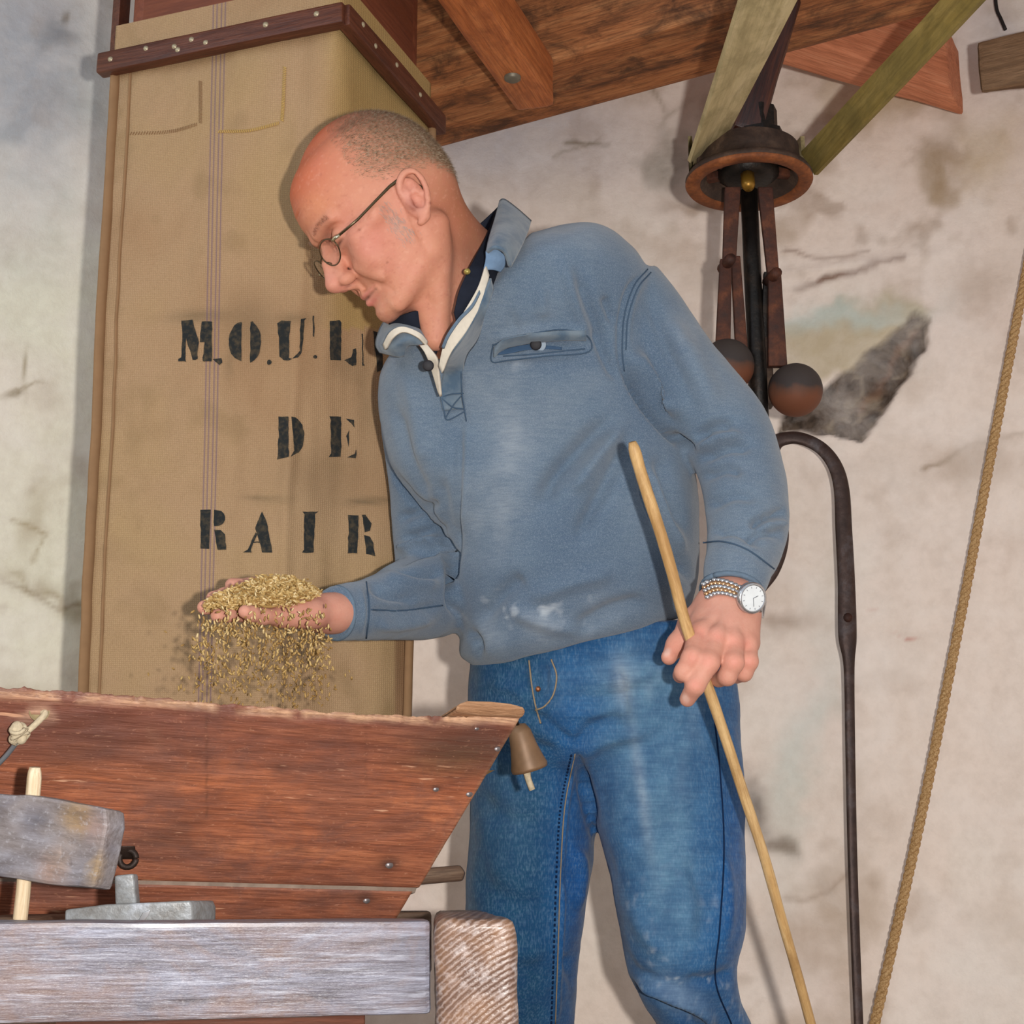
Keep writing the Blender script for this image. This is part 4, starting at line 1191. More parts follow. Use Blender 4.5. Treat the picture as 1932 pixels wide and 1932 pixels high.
lathe('rivet', wall_hit(1599, 1166, 0.108), (0, -1, 0), [(0.006, 0), (0.0075, 0.004), (0.006, 0.008), (0, 0.008)], m_rust, lever, 12)

rp = [(1957, 400), (1935, 520), (1904, 680), (1866, 880), (1825, 1100), (1780, 1330), (1738, 1540), (1694, 1740), (1650, 1932), (1615, 2080)]
P_ = catmull([tuple(wall_hit(x, y, 0.07)) for x, y in rp], 420)
P_ = np.vstack([np.array([P_[0] + (P_[0] - P_[12]) / np.linalg.norm(P_[0] - P_[12]) * 1.4 * (1 - t) for t in np.linspace(0, 1, 80)]), P_])
end = P_[-1].copy(); dn = (P_[-1] - P_[-12]) / np.linalg.norm(P_[-1] - P_[-12]); kz = (end[2] - 0.006) / -dn[2]
P_ = np.vstack([P_, np.array([end + dn * kz * t for t in np.linspace(0.02, 1, 60)])])
L_ = np.concatenate([[0], np.cumsum(np.linalg.norm(np.diff(P_, axis=0), axis=1))])
n_ = int(L_[-1] / 0.0035)
Q = np.stack([np.interp(np.linspace(0, L_[-1], n_), L_, P_[:, k]) for k in range(3)], 1)
ro = empty('hanging_rope', (Q[-1][0], Q[-1][1], 0), 'tan twisted rope slanting down in front of the plaster at the right edge', 'rope')
m_rope = M('twisted_rope')
_n = m_rope.noise(m_rope.vec(), 420, 3, 0.6)
m_rope = m_rope.out(m_rope.ramp(_n, [(0.3, lin(140, 106, 64)), (0.5, lin(184, 146, 100)), (0.7, lin(210, 176, 130))]), 0.9, 0.15, m_rope.bump(_n, 0.5, 0.001))
t_ = Vector(Q[200] - Q[199]).normalized(); x_ = t_.orthogonal().normalized(); y_ = t_.cross(x_)
for s in range(3):
    ph = np.arange(n_) * 0.0035 / 0.034 * 2 * math.pi + s * 2 * math.pi / 3
    S_ = Q + np.outer(np.cos(ph), np.array(x_)) * 0.0040 + np.outer(np.sin(ph), np.array(y_)) * 0.0040
    tube('strand', [tuple(p) for p in S_], 0.0044, m_rope, ro, 6)

m_stick = wood('pale_stripped_stick', (160, 120, 74), (200, 160, 106), (222, 190, 140), 0.8, 0.55, 0.35, 0.35, blotch=(148, 108, 62), blotch_amt=0.5)
sk = [(1193, 834, 1.60), (1207, 885, 1.607), (1226, 945, 1.613), (1246, 1005, 1.618), (1268, 1080, 1.626), (1290, 1165, 1.634), (1310, 1225, 1.64), (1337, 1300, 1.646), (1368, 1390, 1.66), (1402, 1495, 1.675), (1440, 1610, 1.69), (1475, 1735, 1.71), (1505, 1840, 1.73), (1532, 1940, 1.75)]
P_ = catmull([tuple(W(*p)) for p in sk], 60)
P_ = np.vstack([P_, P_[-1] + (P_[-1] - P_[-4]) / np.linalg.norm(P_[-1] - P_[-4]) * ((P_[-1][2] - 0.005) / max(1e-6, (P_[-4] - P_[-1])[2] / np.linalg.norm(P_[-1] - P_[-4])))])
rs = [0.0040, 0.0060, 0.0066] + [0.0066 - 0.0009 * min(1, k / 50) + 0.0004 * mnoise.noise(Vector((k * .35, 0, 0))) for k in range(3, 61)]
stick = tube('walking_stick', [tuple(p) for p in P_], rs, m_stick, None, 12, frame=frame_of(P_[-1], P_[0] - P_[-1]))
tag(stick, 'long pale peeled wooden stick held in the man\'s left hand', 'stick')
# ------------------------------------------------------------------ smooth body surface from blended volumes
class Prim:
    """fn(P)->signed distance in metres; lo/hi = bounding box; op '+' join, '-' cut; k = blend width"""
    def __init__(s, fn, lo, hi, k, op='+'):
        s.fn, s.k, s.op = fn, k, op
        s.lo, s.hi = np.array(lo) - k - 0.012, np.array(hi) + k + 0.012

def smin(a, b, k):
    h = np.clip(0.5 + 0.5 * (b - a) / k, 0, 1)
    return b * (1 - h) + a * h - k * h * (1 - h)

def cone(a, b, ra, rb, k=0.008, op='+', fl=None):
    """tapered limb; fl=(axis, factor) squashes it along a world axis"""
    a, b = np.array(a, float), np.array(b, float)
    d = b - a; L2 = d @ d + 1e-12
    def fn(P):
        q = P - a
        t = np.clip(q @ d / L2, 0, 1)
        r = q - t[:, None] * d
        if fl is not None:
            ax = np.array(fl[0], float); ax /= np.linalg.norm(ax)
            r = r + np.outer(r @ ax, ax) * (1 / fl[1] - 1)
        return (np.linalg.norm(r, axis=1) - (ra + (rb - ra) * t)) * (1 if fl is None else min(1, fl[1]) ** 0.5)
    rm = max(ra, rb) * (1 if fl is None else max(1, fl[1]))
    return Prim(fn, np.minimum(a, b) - rm, np.maximum(a, b) + rm, k, op)

def ellip(c, r, R=None, k=0.008, op='+'):
    c, r = np.array(c, float), np.array(r, float)
    Rm = np.array(R) if R is not None else np.eye(3)
    def fn(P):
        q = (P - c) @ Rm
        k0 = np.linalg.norm(q / r, axis=1); k1 = np.linalg.norm(q / (r * r), axis=1)
        return k0 * (k0 - 1) / np.maximum(k1, 1e-9)
    m = r.max()
    return Prim(fn, c - m, c + m, k, op)

def field(prims, P):
    F = np.full(len(P), 1.0)
    lo, hi = P.min(0), P.max(0)
    for p in prims:
        if (p.lo > hi).any() or (p.hi < lo).any():
            continue
        d = p.fn(P)
        if p.op == '+':
            F = smin(F, d, p.k)
        else:
            F = -smin(-F, d, p.k)
    return F

def sdf_mesh(prims, h, nb=20):
    """sparse surface nets over blocks of nb^3 cells -> verts, quads"""
    lo = np.min([p.lo for p in prims if p.op == '+'], 0) - 2 * h
    hi = np.max([p.hi for p in prims if p.op == '+'], 0) + 2 * h
    n = np.ceil((hi - lo) / (h * nb)).astype(int)
    N = n * nb + 2
    bs = h * nb
    # coarse rejection by the field at block centres
    g = np.stack(np.meshgrid(*[np.arange(k) for k in n], indexing='ij'), -1).reshape(-1, 3)
    near = np.zeros(len(g), bool)
    cent = lo + (g + 0.5) * bs
    for p in prims:
        if p.op == '+':
            near |= ((cent + bs > p.lo) & (cent - bs < p.hi)).all(1)
    g = g[near]
    r = np.arange(nb + 2)                      # corners -? : cells 0..nb-1 need corners 0..nb ; one more for faces
    allV, allK, allF = [], [], []
    key = lambda I: (I[..., 0] * N[1] + I[..., 1]) * N[2] + I[..., 2]
    off = np.stack(np.meshgrid(np.arange(nb + 1), np.arange(nb + 1), np.arange(nb + 1), indexing='ij'), -1).reshape(-1, 3)
    for b in g:
        base = b * nb
        mid = field(prims, (lo + (base + nb / 2) * h)[None, :])
        # centre test with a generous Lipschitz margin
        if abs(mid[0]) > bs * 1.6:
            continue
        P = lo + (base + off) * h
        F = field(prims, P).reshape(nb + 1, nb + 1, nb + 1)
        ins = F < 0
        if ins.all() or not ins.any():
            continue
        acc = np.zeros((nb, nb, nb, 3)); cnt = np.zeros((nb, nb, nb))
        def corner(dx, dy, dz): return F[dx:dx + nb, dy:dy + nb, dz:dz + nb]
        for ax in range(3):
            for u in (0, 1):
                for w in (0, 1):
                    o0 = [0, 0, 0]; o1 = [0, 0, 0]
                    others = [a for a in range(3) if a != ax]
                    o0[others[0]] = o1[others[0]] = u; o0[others[1]] = o1[others[1]] = w
                    o1[ax] = 1
                    f0, f1 = corner(*o0), corner(*o1)
                    m = (f0 < 0) != (f1 < 0)
                    t = np.where(m, f0 / np.where(m, f0 - f1, 1), 0)
                    pt = np.zeros((nb, nb, nb, 3)); pt[..., others[0]] = u; pt[..., others[1]] = w; pt[..., ax] = t
                    acc += pt * m[..., None]; cnt += m
        act = cnt > 0
        idx = np.argwhere(act)
        v = lo + (base + idx + acc[act] / cnt[act][:, None]) * h
        allV.append(v); allK.append(key(base + idx))
        # faces: edges owned by this block (min corner inside), indices of the 4 cells round them
        for ax in range(3):
            others = [a for a in range(3) if a != ax]
            o1 = [0, 0, 0]; o1[ax] = 1
            f0 = F[:nb, :nb, :nb]; f1 = F[o1[0]:o1[0] + nb, o1[1]:o1[1] + nb, o1[2]:o1[2] + nb]
            m = (f0 < 0) != (f1 < 0)
            e = np.argwhere(m)
            if len(e) == 0: continue
            s = (f0[m] < 0)
            a_, b_ = np.zeros(3, int), np.zeros(3, int)
            a_[others[0]] = 1; b_[others[1]] = 1
            E = base + e
            q = np.stack([key(E - a_ - b_), key(E - b_), key(E), key(E - a_)], 1)
            flip = s if ax != 1 else ~s
            q = np.where(flip[:, None], q, q[:, ::-1])
            allF.append(q)
    V = np.vstack(allV); K = np.concatenate(allK); F = np.vstack(allF)
    o = np.argsort(K); Ks = K[o]
    pos = np.searchsorted(Ks, F)
    pos = np.clip(pos, 0, len(Ks) - 1)
    ok = (Ks[pos] == F).all(1)
    return V[o], pos[ok]

def loft_arrays(rings, caps=True):
    n = len(rings[0]); V = [p for r in rings for p in r]; F = []
    for i in range(len(rings) - 1):
        for k in range(n):
            k2 = (k + 1) % n
            F.append((i * n + k, i * n + k2, (i + 1) * n + k2, (i + 1) * n + k))
    if caps:
        F.append(tuple(range(n))[::-1]); F.append(tuple((len(rings) - 1) * n + k for k in range(n)))
    return V, F

def body_rings(secs, n_out=60, sides=48):
    """secs: (lx, ly, rx, ry, D, half depth, exponent). The ring's depth axis runs along the view ray, so the outline is exact."""
    A = catmull([list(s) for s in secs], n_out)
    rings = []
    for lx, ly, rx, ry, D, th, ex in A:
        L_, R_ = W(lx, ly, D), W(rx, ry, D)
        c = (L_ + R_) / 2; e1 = (R_ - L_) / 2; e2 = ray((lx + rx) / 2, (ly + ry) / 2) * th
        ring = []
        for k in range(sides):
            t = 2 * math.pi * k / sides
            ct, st = math.cos(t), math.sin(t)
            ring.append(c + e1 * math.copysign(abs(ct) ** (2 / ex), ct) + e2 * math.copysign(abs(st) ** (2 / ex), st))
        rings.append(ring)
    return rings

def limb_px(pts, n_out=40, sides=28, fl=1.0):
    """pts: (x, y, D, radius px)"""
    A = catmull([list(p) for p in pts], n_out)
    path = [W(x, y, D) for x, y, D, r in A]
    rad = [r / FPX * D for x, y, D, r in A]
    return tube_arrays(path, rad, sides)

def fuse(name, parts, voxel, smooth_it, factor=0.5):
    V, F = merge(parts)
    o = mesh_obj(name + '_raw', V, F)
    md = o.modifiers.new('remesh', 'REMESH'); md.mode = 'VOXEL'; md.voxel_size = voxel; md.adaptivity = 0.0
    if smooth_it:
        ms = o.modifiers.new('smooth', 'SMOOTH'); ms.iterations = smooth_it; ms.factor = factor
    dg = bpy.context.evaluated_depsgraph_get()
    ev = o.evaluated_get(dg); me = ev.to_mesh()
    v = np.empty(len(me.vertices) * 3, np.float32); me.vertices.foreach_get('co', v); v = v.reshape(-1, 3).astype(float)
    nrm = np.empty(len(me.vertices) * 3, np.float32); me.vertices.foreach_get('normal', nrm); nrm = nrm.reshape(-1, 3).astype(float)
    f = np.empty(len(me.loops), np.int32); me.loops.foreach_get('vertex_index', f)
    tot = np.empty(len(me.polygons), np.int32); me.polygons.foreach_get('loop_total', tot)
    if (tot == 4).all():
        f = f.reshape(-1, 4)
    else:
        st = np.concatenate([[0], np.cumsum(tot)]); f = [tuple(f[st[i]:st[i + 1]]) for i in range(len(tot))]
    ev.to_mesh_clear()
    raw = o.data
    bpy.data.objects.remove(o); bpy.data.meshes.remove(raw)
    return v, f, nrm

def laplace(V, F, vals, it):
    """average a per-vertex quantity over the quads' edges"""
    e = np.vstack([F[:, [0, 1]], F[:, [1, 2]], F[:, [2, 3]], F[:, [3, 0]]])
    x = vals.astype(float)
    deg = np.bincount(e.ravel(), minlength=len(V)).astype(float)
    for _ in range(it):
        s = np.zeros_like(x)
        if x.ndim == 1:
            s = np.bincount(e[:, 0], x[e[:, 1]], len(V)) + np.bincount(e[:, 1], x[e[:, 0]], len(V))
            x = 0.5 * x + 0.5 * s / deg
        else:
            s = np.stack([np.bincount(e[:, 0], x[e[:, 1], k], len(V)) + np.bincount(e[:, 1], x[e[:, 0], k], len(V)) for k in range(x.shape[1])], 1)
            x = 0.5 * x + 0.5 * s / deg[:, None]
    return x

def creases(V, N, folds):
    """folds: (px polyline, width px, depth m (+ out, - in)), pushed along the surface normal where it faces the camera"""
    px, py, D = proj(V)
    view = V - np.array(CAM); view /= np.linalg.norm(view, axis=1)[:, None]
    face = np.clip(-(view * N).sum(1) * 2.2, 0, 1)
    d = np.zeros(len(V))
    for pts, w, amp in folds:
        C = catmull([(x, y, 0) for x, y in pts], max(8, 6 * len(pts)))[:, :2] if len(pts) > 2 else np.array(pts, float)
        x0, y0 = C.min(0) - 4 * w; x1, y1 = C.max(0) + 4 * w
        m = (px > x0) & (px < x1) & (py > y0) & (py < y1)
        if not m.any(): continue
        ds, t = seg_dist(px[m], py[m], [tuple(c) for c in C])
        end = np.clip(np.minimum(t, 1 - t) * 6, 0, 1)
        d[m] += amp * np.exp(-(ds / w) ** 2) * (0.15 + 0.85 * end)
    return V + N * (d * face)[:, None]

def vnormals(V, F):
    n = np.zeros_like(V)
    a = np.cross(V[F[:, 2]] - V[F[:, 0]], V[F[:, 3]] - V[F[:, 1]])
    for k in range(4):
        for c in range(3):
            n[:, c] += np.bincount(F[:, k], a[:, c], len(V))
    return n / np.maximum(np.linalg.norm(n, axis=1), 1e-12)[:, None]
# ------------------------------------------------------------------ the man: head pose
mm = 0.001
TH, PH, RO = math.radians(36), math.radians(17), math.radians(0)
fwd_c = Vector((-math.cos(PH) * math.cos(TH), -math.cos(PH) * math.sin(TH), math.sin(PH)))
up_c = Vector((-math.sin(TH), math.cos(TH), 0))
up_c = Quaternion(fwd_c, RO) @ up_c
lf_c = up_c.cross(fwd_c)
cw = lambda v: RIGHT * v.x + UP * v.y - FWD * v.z
HF, HL, HU = cw(fwd_c).normalized(), cw(lf_c).normalized(), cw(up_c).normalized()
HEAD = W(747, 412, 1.765)
HS = 1.0
HR = np.array([list(HF), list(HL), list(HU)]).T          # local mm -> world
def H(x, y, z):
    return HEAD + (HF * x + HL * y + HU * z) * (mm * HS)
def to_head(P):
    return ((P - np.array(HEAD)) @ HR) / (mm * HS)

def hprim(fn, c, rad, k, op='+'):
    c = np.array(H(*c))
    return Prim(lambda P: fn(to_head(P)) * (mm * HS), c - rad * mm, c + rad * mm, k * mm, op)
def hcone(a, b, ra, rb, k=6, op='+'):
    return cone(H(*a), H(*b), ra * mm * HS, rb * mm * HS, k * mm, op)
def hell(c, r, k=8, op='+', rot=None):
    R = HR if rot is None else HR @ np.array(rot)
    return ellip(H(*c), np.array(r) * mm * HS, R, k * mm, op)
def rotz(a):
    a = math.radians(a); return np.array([[math.cos(a), -math.sin(a), 0], [math.sin(a), math.cos(a), 0], [0, 0, 1]])
def roty(a):
    a = math.radians(a); return np.array([[math.cos(a), 0, math.sin(a)], [0, 1, 0], [-math.sin(a), 0, math.cos(a)]])
def rotx(a):
    a = math.radians(a); return np.array([[1, 0, 0], [0, math.cos(a), -math.sin(a)], [0, math.sin(a), math.cos(a)]])

FZ = [-99, -95, -88, -80, -72, -62, -52, -42, -30, -15, 2, 14, 25, 36, 50, 65, 85, 100]
FX = [57, 70, 78.5, 81.5, 80.5, 79, 81, 83, 84, 81.5, 78.5, 79, 86, 92, 94, 93, 86, 76]
FB = [30, 16, 4, -6, -10, -12, -14, -16, -18, -22, -26, -30, -30, -30, -30, -30, -30, -30]
FW = [20, 28, 37, 44, 48.5, 53, 56, 58.5, 61, 64.5, 67, 68, 67, 66.5, 67, 68, 65, 58]
def face_fn(q):
    x, y, z = q[:, 0], q[:, 1], q[:, 2]
    xf = np.interp(z, FZ, FX); xb = np.interp(z, FZ, FB); w = np.interp(z, FZ, FW)
    x0 = np.interp(z, [-99, -60, 0, 60], [34, 18, 8, 4])
    a = np.where(x > x0, xf - x0, x0 - xb)
    n = 2.25
    rr = ((np.abs(x - x0) / a) ** n + (np.abs(y) / w) ** n) ** (1 / n)
    d = (rr - 1) * np.minimum(np.minimum(a, w), 70) * 0.9
    lo = -97 - z; hi = z - 98
    e = np.maximum(lo, hi)
    h = np.clip(0.5 + 0.5 * (d - e) / 12, 0, 1)
    return e * (1 - h) + d * h + 12 * h * (1 - h)

def build_head():
    P = [hell((-1, 0, 42), (89, 74, 89), 10), hprim(face_fn, (30, 0, 0), 190, 16)]
    P += [hell((-44, 0, 18), (42, 57, 48), 12)]                                  # back of the skull
    # brow, cheekbones, jaw
    P += [hcone((89, 8, 29), (77, 44, 30), 7.5, 6, 8), hcone((89, -8, 29), (77, -44, 30), 7.5, 6, 8)]
    for s in (1, -1):
        P += [hell((84, s * 31, 12), (16, 15, 11), 9, '-'),                         # eye socket
              hell((71, s * 31, 10), (14.5, 14.5, 13.5), 3),                        # eyeball under its lids
              hcone((68, s * 52, -4), (40, s * 66, 2), 9, 6, 16),                   # cheekbone
              hell((62, s * 40, -26), (18, 16, 22), 18),
              hcone((12, s * 53, -62), (66, s * 26, -88), 9, 8, 14),                # jaw line
              hcone((6, s * 55, -60), (-2, s * 62, -20), 8, 8, 14)]
    # lid margins, bags
    for s in (1, -1):
        P += [hcone((85.5, s * 22, 6.5), (80, s * 43, 6), 1.7, 1.5, 2.5), hcone((82, s * 20, -2), (74, s * 44, 0), 3, 2.5, 6)]
        P += [hcone((86, s * 24, 3.8), (81, s * 42, 3.4), 0.9, 0.8, 1.5, '-')]
    # nose
    P += [hcone((85, 0, 20), (98, 0, -3), 5.2, 6.2, 6), hcone((98, 0, -3), (106, 0, -24), 6.6, 9.2, 5), hell((106.5, 0, -26), (9.3, 10.3, 9.0), 4),
          hcone((85, 8, -2), (95, 9, -21), 5.5, 7, 8), hcone((85, -8, -2), (95, -9, -21), 5.5, 7, 8)]
    for s in (1, -1):
        P += [hell((93, s * 12.8, -30), (11, 7.6, 7.8), 3.5), hcone((101, s * 5.8, -37), (92, s * 8.5, -36), 2.8, 3.0, 2, '-')]
        P += [hcone((84, s * 20.8, -33), (89, s * 19.2, -22), 1.5, 1.2, 2.5, '-')]
    P += [hcone((105, 0, -32), (87, 0, -39), 4.2, 5, 4)]
    # mouth: philtrum, lips, a small opening
    P += [hcone((84.5, 3.5, -41), (86, 4.5, -52), 2.4, 2.2, 4), hcone((84.5, -3.5, -41), (86, -4.5, -52), 2.4, 2.2, 4)]
    for s in (1, -1):
        P += [hcone((85.5, s * 3, -55), (75.5, s * 25, -59), 4.0, 2.0, 3.5), hcone((84, 0, -65.5), (74.5, s * 23.5, -61), 5.0, 2.4, 3.5)]
    P += [hcone((91, 6, -60), (77, 24, -60), 2.0, 1.1, 1.6, '-'), hcone((91, -6, -60), (77, -24, -60), 2.0, 1.1, 1.6, '-'), hcone((92, -6, -60), (92, 6, -60), 2.1, 2.1, 1.6, '-')]
    P += [hcone((86, -12, -73), (86, 12, -73), 3.0, 3.0, 6, '-')]
    P += [hell((73, 0, -84), (12, 18, 12), 10)]
    # folds: nose to mouth corner, and beside the mouth
    for s in (1, -1):
        P += [hcone((84, s * 22, -29), (75, s * 33, -52), 1.2, 1.0, 3.5, '-'), hcone((75, s * 33, -52), (66, s * 36, -74), 1.0, 0.7, 3.5, '-')]
        P += [hcone((79, s * 29, -30), (68, s * 40, -54), 4.5, 4, 10)]
        P += [hcone((67, s * 52, 14), (56, s * 60, 8), 0.8, 0.5, 2.5, '-'), hcone((68, s * 52, 19), (58, s * 60, 20), 0.7, 0.5, 2.5, '-')]
    for z in (62, 74):
        P += [hcone((93, -22, z), (93, 22, z), 0.5, 0.5, 3, '-')]
    # ears: helix ring, antihelix, lobe, tragus and a hollow concha
    for s in (1, -1):
        E = lambda u, v, o: (-1 + 0.70 * u - 0.14 * v - o * 0.28, s * (70 + 0.84 * o), -8 + 0.84 * v)   # u forward, v up, o outward
        P += [hell(E(-2, 2, 3), (12.5, 5, 24), 4, '+', roty(-10))]
        hel = [(11, 4, 3), (15, 16, 7), (12, 27, 11), (1, 33, 13.5), (-11, 30, 15), (-18, 18, 16.5), (-19, 4, 16), (-16, -10, 14), (-9, -22, 10), (0, -30, 6), (6, -31, 4)]
        hp_ = catmull(hel, 22)
        for a, b in zip(hp_[:-1], hp_[1:]):
            P += [hcone(E(*a), E(*b), 3.4, 3.4, 2.2)]
        P += [hell(E(-3, -24, 7), (6.5, 4, 7.5), 4)]
        P += [hell(E(-4, 4, 8), (11, 4, 20), 3, '+', roty(-10))]
        P += [hell(E(-1, -5, 12.5), (7, 6.5, 10), 2.5, '-'), hell(E(1, 17, 13), (4.6, 4.4, 7.5), 2.5, '-', roty(-15)), hell(E(-12, 12, 14.5), (2.8, 3.2, 13), 2.5, '-', roty(-8))]
        P += [hcone(E(10, -3, 7), E(7, -10, 8), 3.8, 3.0, 3)]
        P += [hell(E(3, -9, 10), (2.6, 3.6, 3.6), 2, '-')]
    return P

# neck and shoulders, in world space from picture points
NB = W(890, 560, 1.835)
def build_neck():
    P = [cone(H(-26, 0, -15), W(872, 560, 1.835), 0.047, 0.052, 0.020), cone(H(-6, 0, -55), W(850, 610, 1.80), 0.042, 0.046, 0.016)]
    P += [cone(H(-44, 0, -35), W(908, 505, 1.87), 0.026, 0.040, 0.02)]
    # sternomastoid cords, throat and Adam's apple
    P += [cone(H(-18, 56, -42), W(832, 640, 1.745), 0.011, 0.008, 0.020), cone(H(-30, -50, -30), W(800, 625, 1.80), 0.012, 0.010, 0.012)]
    P += [cone(H(28, 12, -88), W(818, 640, 1.745), 0.012, 0.012, 0.014)]
    return P

TORSO_D = 1.90
def build_trunk():
    P = [cone(W(960, 680, 1.92), W(1075, 1180, 1.94), 0.09, 0.105, 0.03, fl=((0, 1, 0), 0.65)),
         cone(W(830, 730, 1.95), W(1130, 560, 1.93), 0.05, 0.05, 0.03),
         cone(NB + FWD * 0.03, W(960, 660, 1.92), 0.045, 0.06, 0.03)]
    # right arm (reaching), left arm (down to the stick)
    P += [cone(W(825, 740, 1.955), W(846, 1105, 1.965), 0.034, 0.030, 0.010), cone(W(840, 1105, 1.95), W(632, 1157, 1.69), 0.030, 0.020, 0.010)]
    P += [cone(W(1180, 570, 1.89), W(1395, 880, 1.865), 0.040, 0.030, 0.010), cone(W(1395, 880, 1.86), W(1382, 1115, 1.715), 0.030, 0.022, 0.010)]
    # legs down to the floor
    kneeL, kneeR = W(1296, 1835, 1.865), W(985, 1830, 1.905)
    P += [cone(W(1200, 1290, 1.93), kneeL, 0.062, 0.042, 0.03), cone(W(1000, 1290, 1.94), kneeR, 0.062, 0.042, 0.03)]
    fL, fR = Vector((kneeL.x + 0.05, kneeL.y + 0.05, 0.09)), Vector((kneeR.x - 0.02, kneeR.y + 0.02, 0.09))
    midL, midR = W(1360, 2040, 1.90), W(988, 2050, 1.945)
    P += [cone(kneeL, midL, 0.042, 0.036, 0.01), cone(midL, fL, 0.036, 0.026, 0.01), cone(kneeR, midR, 0.042, 0.036, 0.01), cone(midR, fR, 0.036, 0.026, 0.01)]
    for f, dx in ((fL, 0.03), (fR, -0.05)):
        P += [cone(f - Vector((0, 0, 0.045)), Vector((f.x + dx, f.y - 0.17, 0.035)), 0.036, 0.03, 0.02)]
    return P, fL, fR, kneeL, kneeR

def chain(pts, k=0.004, kk=None):
    """finger from (x, y, D, radius mm) joints"""
    out = []
    for (a, b) in zip(pts[:-1], pts[1:]):
        out.append(cone(W(*a[:3]), W(*b[:3]), a[3] * mm, b[3] * mm, kk or k))
    return out

def build_hands():
    P = []
    # --- right hand: palm up under the grain, seen along its little-finger edge
    P += [cone(W(650, 1157, 1.70), W(612, 1157, 1.685), 0.0225, 0.0225, 0.008, fl=((0, 0, 1), 0.85)),
          cone(W(612, 1158, 1.685), W(520, 1152, 1.655), 0.025, 0.021, 0.014, fl=((0, 0, 1), 0.72)),
          cone(W(600, 1148, 1.715), W(510, 1138, 1.70), 0.024, 0.018, 0.014, fl=((0, 0, 1), 0.72)),
          cone(W(590, 1160, 1.655), W(525, 1162, 1.635), 0.0155, 0.013, 0.012)]
    P += chain([(520, 1136, 1.70, 10.5), (462, 1127, 1.675, 9.2), (425, 1124, 1.65, 8.2), (402, 1128, 1.635, 7.4)], 0.006)
    P += chain([(515, 1145, 1.675, 10.8), (450, 1142, 1.648, 9.6), (412, 1143, 1.625, 8.6), (386, 1146, 1.61, 7.8)], 0.006)
    P += chain([(518, 1155, 1.65, 10.4), (462, 1156, 1.625, 9.2), (430, 1158, 1.605, 8.2), (411, 1161, 1.595, 7.6)], 0.006)
    P += chain([(528, 1163, 1.63, 9.4), (495, 1163, 1.607, 8.4), (474, 1158, 1.59, 7.6), (462, 1154, 1.58, 7.0)], 0.005)
    P += chain([(592, 1138, 1.73, 13), (540, 1118, 1.75, 11), (480, 1108, 1.745, 9.6), (438, 1104, 1.735, 8.2)], 0.010)
    # --- left hand: back of the hand towards us, fingers folding round the stick
    P += [cone(W(1383, 1100, 1.722), W(1378, 1138, 1.69), 0.026, 0.027, 0.010, fl=((0, 1, 0), 0.78)),
          cone(W(1372, 1140, 1.685), W(1345, 1205, 1.655), 0.024, 0.016, 0.014),
          cone(W(1390, 1140, 1.685), W(1385, 1210, 1.655), 0.023, 0.016, 0.014),
          cone(W(1402, 1142, 1.69), W(1410, 1212, 1.665), 0.018, 0.014, 0.012),
          cone(W(1350, 1150, 1.69), W(1316, 1192, 1.665), 0.022, 0.015, 0.014)]
    P += chain([(1322, 1190, 1.660, 13.0), (1306, 1242, 1.617, 11.2), (1290, 1268, 1.618, 9.6), (1284, 1274, 1.632, 8.6)], 0.0045)
    P += chain([(1353, 1200, 1.650, 13.0), (1337, 1250, 1.615, 11.4), (1312, 1294, 1.610, 9.8), (1297, 1319, 1.622, 8.4)], 0.0045)
    P += chain([(1383, 1208, 1.652, 12.4), (1384, 1250, 1.622, 10.8), (1372, 1276, 1.625, 9.6), (1356, 1282, 1.645, 8.6)], 0.0045)
    P += chain([(1410, 1214, 1.662, 11.0), (1413, 1248, 1.640, 9.6), (1404, 1270, 1.642, 8.6), (1390, 1276, 1.660, 8.0)], 0.0045)
    P += chain([(1338, 1142, 1.695, 15), (1304, 1176, 1.692, 12.5), (1278, 1216, 1.680, 10.4), (1262, 1240, 1.668, 8.6)], 0.010)
    # knuckles and tendons
    for x, y, D in ((1322, 1190, 1.648), (1353, 1199, 1.637), (1383, 1207, 1.640), (1409, 1214, 1.652)):
        P += [ellip(W(x, y, D), (0.0085, 0.006, 0.0085), None, 0.008)]
    for a, b in (((1366, 1145, 1.668), (1324, 1188, 1.645)), ((1376, 1145, 1.664), (1353, 1196, 1.636)), ((1386, 1146, 1.664), (1382, 1204, 1.638))):
        P += [cone(W(*a), W(*b), 0.003, 0.0032, 0.008)]
    return P

_tr, footL, footR, kneeL, kneeR = build_trunk()
head_prims = build_head() + build_neck()
hand_prims = build_hands()
# the fine regions at 1.7 mm, joined by the coarser trunk into one skin
fineV, fineF = sdf_mesh(head_prims + hand_prims + _tr, 0.0019, 18)
vn = vnormals(fineV, fineF)
skV, skF = fineV, fineF
hq = to_head(skV)
px, py, D = proj(skV)
# skin tint
col = np.tile(linv((202, 140, 113)), (len(skV), 1))
nA = fbm(skV, 60, 4, 4); nB_ = fbm(skV, 220, 3, 6)
def over(c, a):
    global col
    a = np.clip(a, 0, 1)[:, None]; col = col * (1 - a) + linv(c) * a
near_head = (np.linalg.norm(hq - np.array([0, 0, 10]), axis=1) < 220)
hx, hy, hz = hq.T
def hb(cx, cy, cz, r, sy=True):
    yy = np.abs(hy) if sy else hy
    return np.exp(-(((hx - cx) / r[0]) ** 2 + ((yy - cy) / r[1]) ** 2 + ((hz - cz) / r[2]) ** 2)) * near_head
over((208, 140, 120), np.clip((nA - 0.5) * 3, 0, 1) * 0.5)
over((188, 88, 48), hb(70, 0, 92, (54, 78, 46)) * 1.0)            # sun-reddened bald crown
over((184, 84, 46), hb(20, 0, 128, (56, 56, 30)) * 0.95)
over((216, 146, 108), hb(84, 34, 50, (24, 30, 16)) * 0.5)
